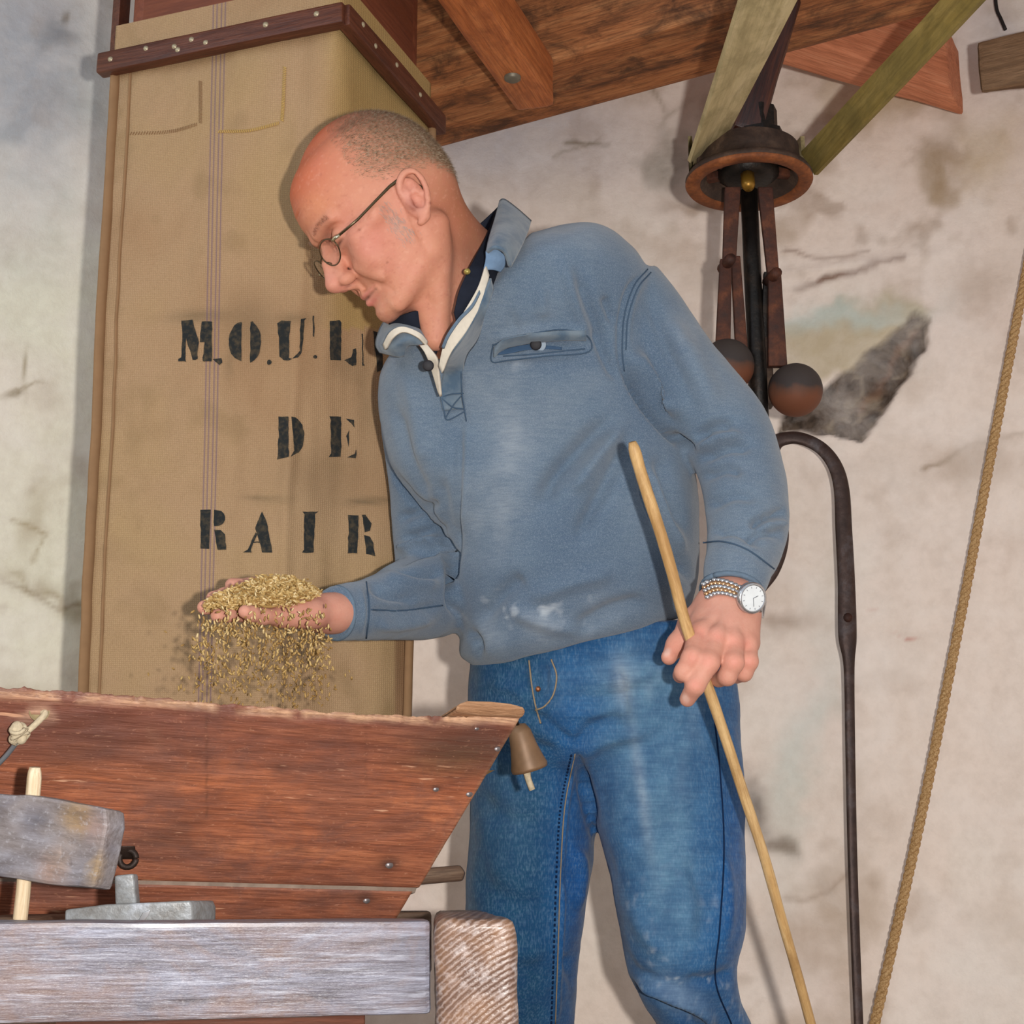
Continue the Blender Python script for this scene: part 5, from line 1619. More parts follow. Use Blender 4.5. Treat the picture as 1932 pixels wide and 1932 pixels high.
over((206, 128, 116), hb(60, 55, -20, (34, 24, 34)) * 0.45)
over((212, 138, 128), hb(106, 0, -24, (14, 14, 16)) * 0.6)
over((150, 90, 58), hb(-54, 0, -34, (42, 84, 50)) * 0.9)            # shade of the nape painted into the skin
over((160, 94, 70), hb(-36, 60, -60, (24, 34, 44)) * 0.55)  # shade of the neck behind the ear, painted in
over((212, 148, 132), hb(2, 82, -8, (21, 18, 30)) * 0.7)            # ear
over((120, 60, 50), hb(3, 77, -15, (5.5, 6, 7)) * 0.8)
lipU = hb(84, 0, -56.5, (13, 24, 2.4)); lipL = hb(84, 0, -66, (12, 21, 4.4))
over((196, 112, 104), np.clip(lipU * 1.1 + lipL * 1.2, 0, 1) * 0.75)
over((60, 26, 24), hb(82, 0, -60, (12, 21, 1.8)) * 0.9)
over((90, 48, 40), hb(96, 7, -36.5, (5, 3.6, 2.4)) * 0.9)
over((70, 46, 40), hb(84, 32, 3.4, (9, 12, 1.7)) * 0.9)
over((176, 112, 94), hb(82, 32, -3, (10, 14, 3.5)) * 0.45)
for cz_, cx_ in ((13, 66), (5, 65), (-2, 63)):
    over((150, 92, 74), hb(cx_, 54, cz_, (10, 14, 0.9)) * 0.4)
for cz_ in (58, 68, 78):
    over((170, 88, 62), hb(92, 0, cz_, (14, 34, 0.9)) * 0.35)
spk = fbm(skV, 330, 2, 8)
over((168, 100, 80), np.clip((spk - 0.66) * 6, 0, 1) * 0.35)
over((226, 170, 146), np.clip((0.34 - spk) * 6, 0, 1) * 0.25)            # lash line
over((128, 88, 74), hb(85, 18, 17, (9, 13, 9)) * 0.85)  # shade of the eye socket painted into the skin
over((178, 128, 110), hb(86, 30, 32, (9, 20, 4.5)) * np.clip((nB_ - 0.3) * 3, 0, 1) * 0.6)      # eyebrow
over((192, 148, 130), hb(80, 0, -75, (30, 50, 22)) * np.clip((nB_ - 0.35) * 3, 0, 1) * 0.28)    # shaven shadow
over((186, 150, 136), hb(27, 64, -22, (6, 12, 20)) * np.clip((nB_ - 0.3) * 3, 0, 1) * 0.6)
# close-cropped hair: scalp tone
def hair_mask(x, y, z):
    """0..1 density of the cropped hair: sides and back, thin towards the bald crown"""
    ay = np.abs(y)
    back = 1 / (1 + np.exp((x - (24 - 0.4 * np.clip(z - 85, 0, 60))) / 6))
    side = 1 / (1 + np.exp(-(z - (26 + np.clip(x + 40, 0, 70) * 0.20 - np.clip(-x - 45, 0, 60) * 0.75)) / 5))
    top = 1 / (1 + np.exp(-(ay - np.where(x > -10, 36, 36 - (-10 - x) * 1.2)) / 9))
    top = np.maximum(top, 0.35 * (x < 20))
    low = z < 112
    return back * side * np.maximum(top, (z < 80) * 1.0)
hm = hair_mask(hx, hy, hz) * near_head
over((140, 106, 80), hm * 0.62 * np.clip((nB_ - 0.2) * 2.5, 0.4, 1))
over((100, 84, 62), hm * np.clip((-hx - 25) / 40, 0, 1) * 0.75)
for cx, cy, r in ((731, 495, 2.2), (678, 434, 2.6), (812, 383, 3.0), (752, 505, 1.4), (640, 390, 1.6), (605, 330, 1.8), (655, 300, 1.8)):
    over((140, 76, 58), blob(px, py, cx, cy, r, r) * near_head * 0.8)
# hands
isL = (px > 1235) & (px < 1460) & (py > 1080) & (py < 1345) & (D < 1.76)
isR = (px < 670) & (py > 1080) & (py < 1220) & (D < 1.78)
hand = (isL | isR) * 1.0
over((206, 152, 134), hand * 0.7)
for x, y in ((1322, 1192), (1353, 1200), (1383, 1208), (1408, 1214), (1306, 1242), (1337, 1250), (1385, 1250), (1413, 1248), (1310, 1292)):
    over((214, 138, 122), blob(px, py, x, y, 13, 12) * isL * 0.55)
over((216, 146, 126), blob(px, py, 1270, 1225, 26, 40, 30) * isL * 0.6)
over((196, 150, 136), blob(px, py, 1370, 1160, 50, 36) * isL * 0.4)
for x, y, a in ((1259, 1231, 30), (1294, 1318, -35)):
    over((222, 186, 172), blob(px, py, x, y, 6, 9, a, 4) * isL * 0.8)
over((222, 158, 134), blob(px, py, 395, 1146, 40, 20) * isR * 0.7)
over((176, 116, 98), blob(px, py, 590, 1165, 60, 40) * isR * 0.5)

m_skin = M('skin')
_n = m_skin.noise(m_skin.vec(), 420, 3, 0.6); _n2 = m_skin.noise(m_skin.vec(), 90, 3, 0.6)
_c = m_skin.mix(m_skin.ramp(_n2, [(0.4, 0.18), (0.62, 0.0)]), m_skin.attr('tint', 'Color'), lin(186, 110, 92))
m_skin = m_skin.out(_c, 0.58, 0.27, m_skin.bump(_n, 0.28, 0.0010), Subsurface_Weight=0.12, Subsurface_Radius=(0.006, 0.0025, 0.0015), Subsurface_Scale=0.6)
man_loc = Vector(((footL.x + footR.x) / 2, footL.y, 0))
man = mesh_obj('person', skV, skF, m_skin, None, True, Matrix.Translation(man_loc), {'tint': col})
tag(man, 'balding man in glasses, blue sweatshirt and jeans, looking down at grain in his open hand', 'person')
skin_bvh = BVHTree.FromPolygons([Vector(p) for p in skV], [tuple(f) for f in skF])

# ------------------------------------------------------------------ cropped hair: short strands lying on the scalp
def build_hair():
    ok = np.where((hm > 0.12))[0]
    n = vn[ok]
    pick = rng.random(len(ok) * 3)
    V, F = [], []
    back = np.array(HF) * -0.75 + np.array(HU) * -0.55
    for rep in range(4):
        for i in ok:
            if rng.random() > hm[i] * 0.62: continue
            p = skV[i] + rng.normal(0, 0.0008, 3); nn = vn[i]
            t = back - nn * (back @ nn); t = t / (np.linalg.norm(t) + 1e-9) + rng.normal(0, 0.25, 3)
            d = t * 0.85 + nn * 0.42; d /= np.linalg.norm(d)
            L = rng.uniform(0.003, 0.0065)
            s = np.cross(d, nn); s /= np.linalg.norm(s) + 1e-9
            w = 0.00020
            b = len(V)
            V += [p - s * w - nn * 0.0004, p + s * w - nn * 0.0004, p + d * L]
            F.append((b, b + 1, b + 2))
    return np.array(V), F
_hv, _hf = build_hair()
m_hair = M('grey_brown_hair')
_n = m_hair.noise(m_hair.vec(), 300, 2)
m_hair = m_hair.out(m_hair.ramp(_n, [(0.35, lin(92, 74, 56)), (0.5, lin(132, 110, 86)), (0.68, lin(168, 150, 128))]), 0.6, 0.3)
hair = mesh_obj('hair', _hv, _hf, m_hair, man, False)
tag(hair, 'short cropped grey-brown hair round a bald crown', kind='stuff')
sb = []
for _ in range(170):
    y = rng.normal(0, 1); z = rng.uniform(-42, 8)
    p0 = Vector(H(28 + rng.normal(0, 5) + z * 0.12, 90, z)); h = skin_bvh.ray_cast(p0, -HL)
    if h[0] is None: continue
    p = h[0]; d = (-HU * 0.9 + HF * rng.normal(0.0, 0.2) + h[1] * 0.25).normalized(); s = d.cross(h[1]).normalized() * 0.00022
    sb.append(([p - s, p + s, p + d * rng.uniform(.004, .008)], [(0, 1, 2)]))
v, f = merge(sb); mesh_obj('sideburn', v, f, plain('grey_hair', (172, 156, 146), 0.6, 0.3), man, False)['kind'] = 'stuff'
eb_ = []
for s in (1, -1):
    for _ in range(260):
        t = rng.uniform(0, 1); y = s * (12 + 36 * t); z = 30 + 6 * math.sin(t * 2.4) - 3 * t + rng.normal(0, 1.6)
        p0 = Vector(H(130 - 24 * t, y, z)); h = skin_bvh.ray_cast(p0, -HF)
        if h[0] is None: continue
        d = (HL * (s * 0.85) + HU * rng.normal(0.15, 0.2) + h[1] * 0.35).normalized(); q = d.cross(h[1]).normalized() * 0.0002
        eb_.append(([h[0] - q, h[0] + q, h[0] + d * rng.uniform(.003, .007)], [(0, 1, 2)]))
v, f = merge(eb_); mesh_obj('eyebrows', v, f, plain('brow_hair', (134, 104, 84), 0.6, 0.3), man, False)['kind'] = 'stuff'

# ------------------------------------------------------------------ glasses
m_frame = plain('brown_metal_frame', (92, 78, 56), 0.3, 0.5, 0.7, 0.2, 200)
m_lens = M('clear_lens'); m_lens = m_lens.out(lin(250, 250, 246), 0.03, 0.5, None, 0.0, Transmission_Weight=1.0, IOR=1.06, Alpha=0.35)
gl = empty('eyeglasses', H(95, 0, 12))
gl.parent = man; gl.location = H(95, 0, 12) - man_loc
bpy.context.view_layer.update()
def lens_pt(s, a, rx=25.5, rz=15.5, o=0.0):
    y = 33 + rx * math.cos(a); z = 1.5 + rz * math.sin(a) * (1.0 if math.sin(a) < 0 else 0.82)
    x = 101.5 - 0.06 * (y - 10) - (y / 60.0) ** 2 * 4 + (z - 1.5) * 0.14 + o
    return H(x, s * y, z)
for s in (1, -1):
    ring = [lens_pt(s, a) for a in np.linspace(0, 2 * math.pi, 40)]
    tube('rim', ring, 0.00085, m_frame, gl, 6)
    inner = [lens_pt(s, a, 25.0, 15.0) for a in np.linspace(0, 2 * math.pi, 33)[:-1]]
    c_ = lens_pt(s, 0, 0, 0, 1.5)
    V_ = inner + [c_]; F_ = [(i, (i + 1) % 32, 32) for i in range(32)]
    mesh_obj('lens', V_, F_, m_lens, gl)
    # end piece, hinge and temple
    e0, e1 = lens_pt(s, math.radians(14)), H(88, s * 65, 4)
    tube('end_piece', [e0, H(93.5, s * 62, 4.5), e1], 0.0021, plain('bright_hinge', (190, 180, 150), 0.2, 0.5, 0.8), gl, 8)
    tube('temple', [e1, H(62, s * 70, 6.5), H(36, s * 74, 12), H(12, s * 76.5, 17), H(0, s * 76.5, 18), H(-13, s * 75, 8), H(-20, s * 73, -4)], [0.0011, .0012, .0012, .0014, .0018, .0018, .0014], m_frame, gl, 8, flat=(1.0, 1.4))
    tube('nose_pad', [lens_pt(s, math.radians(190)), H(98, s * 9, -4), H(96, s * 8.5, -8)], 0.0009, m_frame, gl, 6)
tube('bridge', [tuple(p) for p in catmull([tuple(lens_pt(1, math.radians(160))), tuple(H(103, 5, 5)), tuple(H(103, -5, 5)), tuple(lens_pt(-1, math.radians(160)))], 12)], 0.0010, m_frame, gl, 8)
# ------------------------------------------------------------------ sweatshirt
torso = [(905, 1262, 1288, 1162, 1.925, 0.118, 2.2), (884, 1250, 1298, 1152, 1.925, 0.124, 2.2), (866, 1233, 1306, 1130, 1.925, 0.130, 2.2), (868, 1180, 1318, 1085, 1.92, 0.134, 2.2),
         (853, 1100, 1322, 1015, 1.915, 0.134, 2.2), (838, 1020, 1318, 940, 1.91, 0.132, 2.2), (790, 950, 1306, 860, 1.905, 0.128, 2.2),
         (738, 880, 1292, 780, 1.90, 0.122, 2.2), (716, 800, 1274, 690, 1.895, 0.114, 2.2), (713, 725, 1252, 600, 1.885, 0.106, 2.2),
         (733, 672, 1228, 520, 1.868, 0.106, 2.2), (772, 648, 1190, 462, 1.855, 0.098, 2.2), (822, 622, 1130, 424, 1.845, 0.090, 2.2), (866, 592, 1060, 426, 1.838, 0.080, 2.2), (895, 560, 1000, 440, 1.835, 0.06, 2.2)]
armL = [(1165, 545, 1.88, 84), (1200, 600, 1.88, 92), (1262, 690, 1.875, 91), (1318, 752, 1.865, 88), (1366, 812, 1.85, 86), (1398, 885, 1.825, 81), (1411, 972, 1.79, 78), (1404, 1028, 1.765, 72), (1394, 1062, 1.74, 64), (1388, 1084, 1.73, 63), (1382, 1108, 1.718, 59), (1379, 1120, 1.712, 57)]
armR = [(800, 720, 1.93, 84), (808, 800, 1.945, 90), (820, 900, 1.96, 88), (838, 1010, 1.965, 96), (845, 1075, 1.95, 100), (818, 1115, 1.91, 90), (770, 1133, 1.85, 76), (720, 1146, 1.785, 64), (685, 1152, 1.745, 57), (665, 1154, 1.725, 55), (640, 1156, 1.703, 52), (628, 1157, 1.694, 50)]
rT = body_rings(torso, 70, 56)
V, F, N = fuse('sweater', [loft_arrays(rT), limb_px(armL, 60, 30), limb_px(armR, 60, 30)], 0.0042, 4, 0.5)
N = vnormals(V, F)
folds = [
    # armpit and left sleeve
    ([(1175, 690), (1215, 760), (1262, 815), (1308, 850)], 7, -0.010), ([(1185, 660), (1235, 730), (1290, 780)], 16, 0.007),
    ([(1312, 830), (1345, 805), (1385, 800)], 9, -0.007), ([(1318, 870), (1370, 845), (1420, 842)], 9, -0.006), ([(1322, 905), (1365, 885), (1400, 890)], 8, -0.005),
    ([(1315, 848), (1360, 825), (1400, 822)], 8, 0.004), ([(1330, 960), (1380, 935), (1430, 938)], 10, -0.004), ([(1486, 965), (1450, 975), (1415, 990)], 8, -0.007), ([(1478, 1010), (1440, 1005), (1410, 1015)], 8, -0.005), ([(1480, 988), (1440, 992)], 7, 0.004),
    ([(1340, 1005), (1390, 1000), (1440, 1030)], 9, -0.004), ([(1255, 600), (1310, 690), (1350, 780)], 22, 0.004), ([(1225, 560), (1260, 660), (1300, 740)], 12, -0.003),
    # armhole seam on the chest side
    ([(1214, 516), (1190, 545), (1174, 600), (1170, 660), (1178, 705)], 6, -0.003), ([(1222, 524), (1202, 552), (1187, 605), (1184, 660)], 6, 0.0012),
    # pulls across the chest
    ([(1120, 620), (1140, 670), (1165, 715)], 9, -0.005), ([(1090, 520), (1115, 590), (1145, 650)], 12, -0.004), ([(1140, 560), (1160, 610)], 8, -0.004), ([(1065, 500), (1085, 570), (1110, 640)], 12, 0.003),
    ([(1155, 790), (1095, 850), (1050, 900), (1020, 960)], 18, -0.007), ([(1190, 830), (1150, 900), (1120, 960), (1090, 1020)], 16, -0.005), ([(1175, 800), (1120, 870), (1080, 930)], 14, 0.004),
    ([(1210, 900), (1230, 960), (1270, 1040), (1310, 1100)], 10, -0.006), ([(1240, 860), (1262, 930), (1290, 1000)], 14, -0.004), ([(1225, 880), (1250, 960), (1290, 1050)], 12, 0.004),
    ([(870, 790), (866, 900), (860, 1000), (852, 1100)], 9, -0.004), ([(880, 800), (880, 900), (872, 1010)], 14, 0.003), ([(830, 900), (840, 970), (850, 1040)], 12, -0.003),
    ([(960, 580), (975, 640), (990, 700)], 10, -0.002), ([(1020, 540), (1025, 600)], 10, 0.002),
    ([(900, 1180), (950, 1120), (990, 1090)], 16, -0.004), ([(880, 1190), (900, 1210), (905, 1245)], 8, -0.004), ([(1080, 1190), (1150, 1150), (1220, 1130)], 14, -0.004), ([(960, 1150), (1040, 1180), (1110, 1190)], 14, 0.003),
    ([(1000, 1130), (1080, 1100), (1160, 1080)], 16, 0.003), ([(770, 700), (790, 800), (800, 880)], 18, 0.003), ([(745, 760), (770, 860), (810, 950)], 12, -0.003),
    # right sleeve
    ([(745, 1062), (790, 1040), (830, 1030)], 9, -0.008), ([(760, 1020), (800, 1005), (838, 1000)], 9, -0.005), ([(752, 1040), (790, 1022), (830, 1016)], 8, 0.005), ([(750, 980), (790, 965), (825, 950)], 9, -0.004),
    ([(735, 885), (770, 930), (812, 980), (850, 1060), (852, 1130), (866, 1168)], 6, -0.010),
    ([(690, 1092), (730, 1120), (790, 1135)], 9, -0.004), ([(720, 1080), (770, 1100), (830, 1105)], 10, 0.004), ([(700, 1150), (760, 1152), (830, 1142)], 6, -0.003), ([(740, 1075), (790, 1085), (840, 1080)], 9, -0.004), ([(705, 1180), (760, 1180), (820, 1165)], 10, 0.003),
    # cuff and hem ribs
    ([(1322, 1028), (1360, 1026), (1410, 1042), (1466, 1082)], 5, -0.0016), ([(688, 1098), (694, 1150), (688, 1205)], 4.5, -0.0016), ([(680, 1100), (686, 1150), (680, 1206)], 4, 0.002),
    # placket edges
    ([(858, 690), (866, 720), (872, 770)], 4, -0.002), ([(1006, 432), (1040, 430), (1090, 425)], 8, -0.002),
    ([(935, 668), (960, 655), (1000, 650), (1050, 655), (1105, 660)], 9, -0.003), ([(930, 640), (1000, 628), (1060, 622), (1106, 630)], 8, 0.003), ([(935, 676), (1010, 672), (1108, 668)], 6, 0.0025),
]
V = creases(V, N, [(p_, w_, a_ * (2.5 if w_ > 5.5 else 1.3)) for p_, w_, a_ in folds])
n1 = fbm(V, 14, 3, 3) - 0.5; n2 = fbm(V, 45, 2, 13) - 0.5
V = V + N * (n1 * 0.006 + n2 * 0.0012)[:, None]
px, py, D = proj(V)
nn = fbm(V, 12, 4, 31); nf = fbm(V * np.array([1, 1, 2.2]), 60, 3, 17)
col = np.tile(linv((90, 108, 126)), (len(V), 1))
def over(c, a):
    global col
    a = np.clip(a, 0, 1)[:, None]; col = col * (1 - a) + linv(c) * a
over((74, 93, 114), np.clip((nn - 0.48) * 4, 0, 1) * 0.8)
over((108, 121, 134), np.clip((0.5 - nn) * 5, 0, 1) * 0.6)
dust = blob(px, py, 945, 850, 60, 170, 8) * 0.9 + blob(px, py, 1000, 1180, 170, 50, -10) * 0.8 + blob(px, py, 790, 720, 40, 60) * 0.5 + blob(px, py, 880, 690, 60, 60) * 0.4 + blob(px, py, 1300, 640, 40, 60, -35) * 0.6 + blob(px, py, 1080, 440, 90, 40) * 0.5 + blob(px, py, 1380, 870, 60, 60) * 0.25 + blob(px, py, 930, 1000, 40, 60) * 0.4
over((146, 154, 162), dust * (0.25 + np.clip((fbm(V, 30, 3, 51) - 0.35) * 2, 0, 1)) * 0.75)
over((172, 178, 184), np.clip((fbm(V, 55, 3, 71) - 0.62) * 10, 0, 1) * (blob(px, py, 1010, 1150, 120, 40) + 0.6 * blob(px, py, 960, 690, 40, 12, -10)) * 0.8)
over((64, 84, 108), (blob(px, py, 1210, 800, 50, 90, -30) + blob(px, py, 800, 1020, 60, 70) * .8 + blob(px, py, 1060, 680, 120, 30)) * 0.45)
m_knit = M('faded_blue_jersey')
_v = m_knit.vec()
_n = m_knit.noise(_v, 900, 2, 0.6); _n2 = m_knit.noise(m_knit.vec((60, 60, 420)), 1.0, 3, 0.65)
_c = m_knit.mix(m_knit.ramp(_n2, [(0.38, 0.30), (0.60, 0.0)]), m_knit.attr('tint', 'Color'), lin(64, 84, 110))
_c = m_knit.mix(m_knit.ramp(_n, [(0.45, 0.0), (0.70, 0.35)]), _c, lin(150, 162, 176))
m_knit = m_knit.out(_c, 0.95, 0.1, m_knit.bump(m_knit.math('ADD', _n, _n2), 0.30, 0.0010), Sheen_Weight=0.25, Sheen_Roughness=0.6)
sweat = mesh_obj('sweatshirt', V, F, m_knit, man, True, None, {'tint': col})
tag(sweat, 'faded dusty blue half-button sweatshirt with rolled collar')
sw_bvh = BVHTree.FromPolygons([Vector(p) for p in V], [tuple(f) for f in F])
def on_sw(x, y, off=0.002): return on_surf(sw_bvh, x, y, off, 1.8)

m_plain_knit = M('blue_jersey_plain')
_n = m_plain_knit.noise(m_plain_knit.vec(), 700, 2, 0.6); _n2 = m_plain_knit.noise(m_plain_knit.vec(), 40, 4, 0.6)
m_plain_knit = m_plain_knit.out(m_plain_knit.ramp(_n2, [(0.35, lin(78, 98, 118)), (0.6, lin(112, 125, 136))]), 0.95, 0.1, m_plain_knit.bump(_n, 0.3, 0.001), Sheen_Weight=0.25)
m_cream = plain('cream_facing', (212, 202, 186), 0.85, 0.2, var=.1, scale=200)
m_navy = plain('dark_navy_cotton', (34, 38, 50), 0.9, 0.15, var=.3, scale=60)
m_btn = plain('dark_button', (36, 34, 38), 0.6, 0.3)
m_stitch = plain('dark_seam_thread', (70, 88, 108), 0.95, 0.1)
m_seam = plain('jersey_seam', (104, 121, 138), 0.95, 0.1, var=.2, scale=200)

def sheet(name, rows, mat, parent, thick=0.002, n=24, smooth=True, attrs=None):
    """soft sheet through rows of world points (each row resampled), with real thickness"""
    R_ = [catmull([tuple(p) for p in r], n) for r in rows]
    m = max(10, 5 * len(rows))
    G = np.array([catmull([tuple(R_[j][i]) for j in range(len(R_))], m) for i in range(n)])      # n x m
    V = G.reshape(-1, 3); Fq = []
    for i in range(n - 1):
        for j in range(m - 1):
            a = i * m + j; Fq.append((a, a + m, a + m + 1, a + 1))
    nr = vnormals(V, np.array(Fq))
    k = len(V)
    V2 = np.vstack([V + nr * thick / 2, V - nr * thick / 2])
    F2 = list(Fq) + [tuple(q + k for q in f[::-1]) for f in Fq]
    edge = [i * m for i in range(n)] + [(n - 1) * m + j for j in range(1, m)] + [i * m + m - 1 for i in range(n - 2, -1, -1)] + [j for j in range(m - 2, 0, -1)]
    for a, b in zip(edge, edge[1:] + edge[:1]):
        F2.append((a, b, k + b, k + a))
    bm = bmesh.new(); vs_ = [bm.verts.new(p) for p in V2]
    for f in F2:
        try: bm.faces.new([vs_[i] for i in f])
        except ValueError: pass
    bmesh.ops.recalc_face_normals(bm, faces=bm.faces[:])
    v, f = bm_arrays(bm); bm.free()
    return mesh_obj(name, v, f, mat, parent, smooth)

# dark undershirt collar showing inside the neck
sheet('undershirt_collar', [[W(936, 398, 1.86), W(920, 440, 1.79), W(890, 497, 1.725), W(868, 545, 1.70), W(857, 590, 1.70)],
                            [W(950, 420, 1.86), W(932, 470, 1.78), W(915, 520, 1.72), W(892, 560, 1.705), W(862, 612, 1.705)],
                            [W(960, 440, 1.87), W(945, 490, 1.79), W(925, 545, 1.735), W(896, 590, 1.72), W(866, 630, 1.72)]], m_navy, man, 0.003)
sheet('undershirt_collar', [[W(900, 428, 1.90), W(925, 405, 1.90), W(942, 388, 1.89)], [W(925, 452, 1.91), W(945, 430, 1.91), W(960, 410, 1.90)]], m_navy, man, 0.003)
sheet('undershirt_collar', [[W(735, 604, 1.765), W(765, 592, 1.74), W(795, 586, 1.74), W(808, 600, 1.755), W(812, 632, 1.76), W(826, 660, 1.765)],
                            [W(740, 640, 1.775), W(770, 630, 1.75), W(792, 618, 1.745), W(800, 632, 1.752), W(806, 652, 1.758), W(820, 674, 1.765)]], m_navy, man, 0.004)
tube('undershirt_button', [W(880, 513, 1.712), W(882, 512, 1.705)], 0.0034, plain('gold_button', (170, 150, 80), 0.35, 0.5, 0.5), man, 12)
# collar: left leaf (image right), folded over
sheet('collar', [[W(944, 380, 1.875), W(934, 415, 1.80), W(924, 450, 1.735), W(919, 476, 1.705)],
                 [W(952, 378, 1.87), W(948, 415, 1.79), W(940, 445, 1.722), W(934, 468, 1.694)],
                 [W(975, 395, 1.87), W(974, 425, 1.79), W(964, 455, 1.725), W(952, 476, 1.70)],
                 [W(1001, 418, 1.872), W(992, 445, 1.795), W(976, 478, 1.735), W(962, 504, 1.715)]], m_plain_knit, man, 0.004)
sheet('collar_lining', [[W(917, 474, 1.708), W(916, 490, 1.710), W(912, 510, 1.712)], [W(936, 470, 1.704), W(938, 490, 1.712), W(928, 508, 1.716)], [W(953, 482, 1.712), W(952, 500, 1.722), W(944, 512, 1.728)]], plain('pale_blue_lining', (116, 142, 172), 0.95, 0.1, var=.2, scale=120), man, 0.003)
# collar: right leaf (image left), rolled
sheet('collar', [[W(728, 604, 1.80), W(760, 604, 1.765), W(790, 622, 1.745), W(806, 640, 1.745)],
                 [W(718, 622, 1.79), W(745, 622, 1.745), W(776, 632, 1.725), W(800, 648, 1.730)],
                 [W(711, 648, 1.80), W(728, 654, 1.752), W(745, 652, 1.735), W(770, 650, 1.735)],
                 [W(718, 664, 1.81), W(735, 668, 1.765), W(752, 672, 1.75), W(762, 670, 1.75)]], m_plain_knit, man, 0.004)
sheet('collar_lining', [[W(724, 650, 1.745), W(738, 626, 1.728), W(760, 617, 1.722), W(790, 628, 1.720), W(806, 645, 1.728)], [W(728, 660, 1.742), W(742, 638, 1.726), W(762, 627, 1.720), W(788, 637, 1.718), W(804, 652, 1.726)]], m_cream, man, 0.003)
# neck skin V is bounded by the placket: cream facing bands and blue edge
sheet('placket_facing', [[W(916, 500, 1.712), W(900, 545, 1.700), W(868, 600, 1.690), W(840, 645, 1.690), W(829, 690, 1.705)],
                         [W(922, 520, 1.712), W(910, 568, 1.698), W(882, 622, 1.690), W(852, 664, 1.692), W(835, 704, 1.706)]], m_cream, man, 0.003)
sheet('placket_edge', [[W(905, 548, 1.696), W(890, 575, 1.690), W(866, 600, 1.685), W(845, 630, 1.684), W(834, 655, 1.69)], [W(906, 553, 1.694), W(892, 580, 1.688), W(868, 605, 1.683), W(847, 635, 1.682), W(837, 658, 1.688)]], m_seam, man, 0.002)
sheet('placket_facing', [[W(793, 652, 1.728), W(806, 672, 1.722), W(816, 700, 1.735), W(829, 742, 1.748)],
                         [W(806, 650, 1.722), W(824, 674, 1.716), W(828, 700, 1.728), W(832, 748, 1.745)]], m_cream, man, 0.003)
def strip_on(name, pts, w, mat, off=0.0016, n=40, r=None):
    C = catmull([(x, y, 0) for x, y in pts], n)
    P_ = [on_sw(x, y, off) for x, y, _ in C]
    return tube(name, P_, w, mat, man, 6)
# placket front band (a flat raised band) and its stitched box
sheet('placket', [[W(925, 525, 1.705), W(905, 575, 1.695), W(878, 625, 1.690), W(850, 665, 1.700)] + [on_sw(838, 700, .006), on_sw(831, 745, .005), on_sw(836, 775, .004)],
                  [W(930, 545, 1.712), W(915, 590, 1.706)] + [on_sw(900, 640, .004), on_sw(880, 670, .004), on_sw(872, 705, .0035), on_sw(870, 745, .003), on_sw(874, 770, .003)]], m_plain_knit, man, 0.003, 40)
for pts in ([(872, 660), (870, 700), (872, 745), (876, 770), (880, 795)], [(832, 750), (850, 744), (874, 742)], [(834, 752), (854, 768), (876, 772)], [(840, 790), (855, 765), (872, 745)], [(833, 752), (838, 775), (845, 792), (878, 776)]):
    strip_on('placket_stitching', pts, 0.0008, m_stitch, 0.0052)
lathe('button', W(808, 690, 1.713), -ray(808, 688), [(0.0, 0.0026), (0.0048, 0.0032), (0.0062, 0.0022), (0.0064, 0.0), (0, 0)], m_btn, man, 18)
# welt pocket with its button
wl_ = [(932, 668), (950, 652), (985, 644), (1010, 640), (1060, 636), (1106, 636)]
pc = [[on_sw(x, y - 12, .002) for x, y in wl_], [on_sw(x, y - 4, .0055) for x, y in wl_], [on_sw(x, y + 6, .003) for x, y in wl_]]
sheet('pocket_welt', pc, m_plain_knit, man, 0.002, 30)
sheet('pocket_opening', [[on_sw(x, y, .001) for x, y in ((938, 668), (965, 655), (995, 650), (1030, 652), (1060, 655))], [on_sw(x, y, .001) for x, y in ((938, 670), (965, 666), (995, 660), (1030, 658), (1060, 660))]], plain('pocket_shade', (66, 88, 114), 0.95, 0.1), man, 0.001, 24)
for pts in ([(930, 650), (928, 682), (960, 680), (1030, 672), (1110, 664), (1108, 634), (1060, 622), (1000, 630), (960, 638), (930, 652)], [(950, 672), (1010, 668), (1104, 658)]):
    strip_on('pocket_stitching', pts, 0.0008, m_stitch, 0.0012, 70)
bt = on_sw(1011, 650, 0.006)
lathe('button', bt, -ray(1011, 650), [(0.0, 0.0026), (0.0050, 0.0032), (0.0066, 0.0022), (0.0068, 0.0), (0, 0)], m_btn, man, 18)
lathe('buttonhole_patch', on_sw(1016, 650, 0.0035), -ray(1016, 650), [(0, .001), (0.0085, .001), (0.009, 0), (0, 0)], plain('pale_patch', (158, 172, 186), .95, .1), man, 16)
# seams
for pts in ([(1222, 508), (1196, 540), (1178, 596), (1174, 660), (1178, 700)], [(1228, 514), (1203, 545), (1185, 600), (1181, 660)]):
    strip_on('armhole_seam', pts, 0.0009, m_stitch, 0.0006, 50)
for pts in ([(1326, 1024), (1365, 1022), (1412, 1038), (1464, 1076)], [(691, 1098), (697, 1150), (691, 1204)], [(700, 1150), (760, 1152), (835, 1142)]):
    strip_on('cuff_seam', pts, 0.0010, m_stitch, 0.0006, 40)
# open cuff rims
def ring_at(p, q, D, r, w, name, parent=man, sq=0.9):
    a, b = Vector(p), Vector(q); ax = (b - a).normalized(); x = ax.orthogonal().normalized(); y = ax.cross(x)
    tube(name, [a + x * (r * math.cos(t)) + y * (r * math.sin(t)) for t in np.linspace(0, 2 * math.pi, 37)], w, m_seam, parent, 8)
ring_at(W(636, 1157, 1.70), W(600, 1157, 1.68), 0, 48 / FPX * 1.70, 0.0030, 'cuff_rim')
ring_at(W(1380, 1114, 1.715), W(1377, 1150, 1.70), 0, 56 / FPX * 1.715, 0.0032, 'cuff_rim')

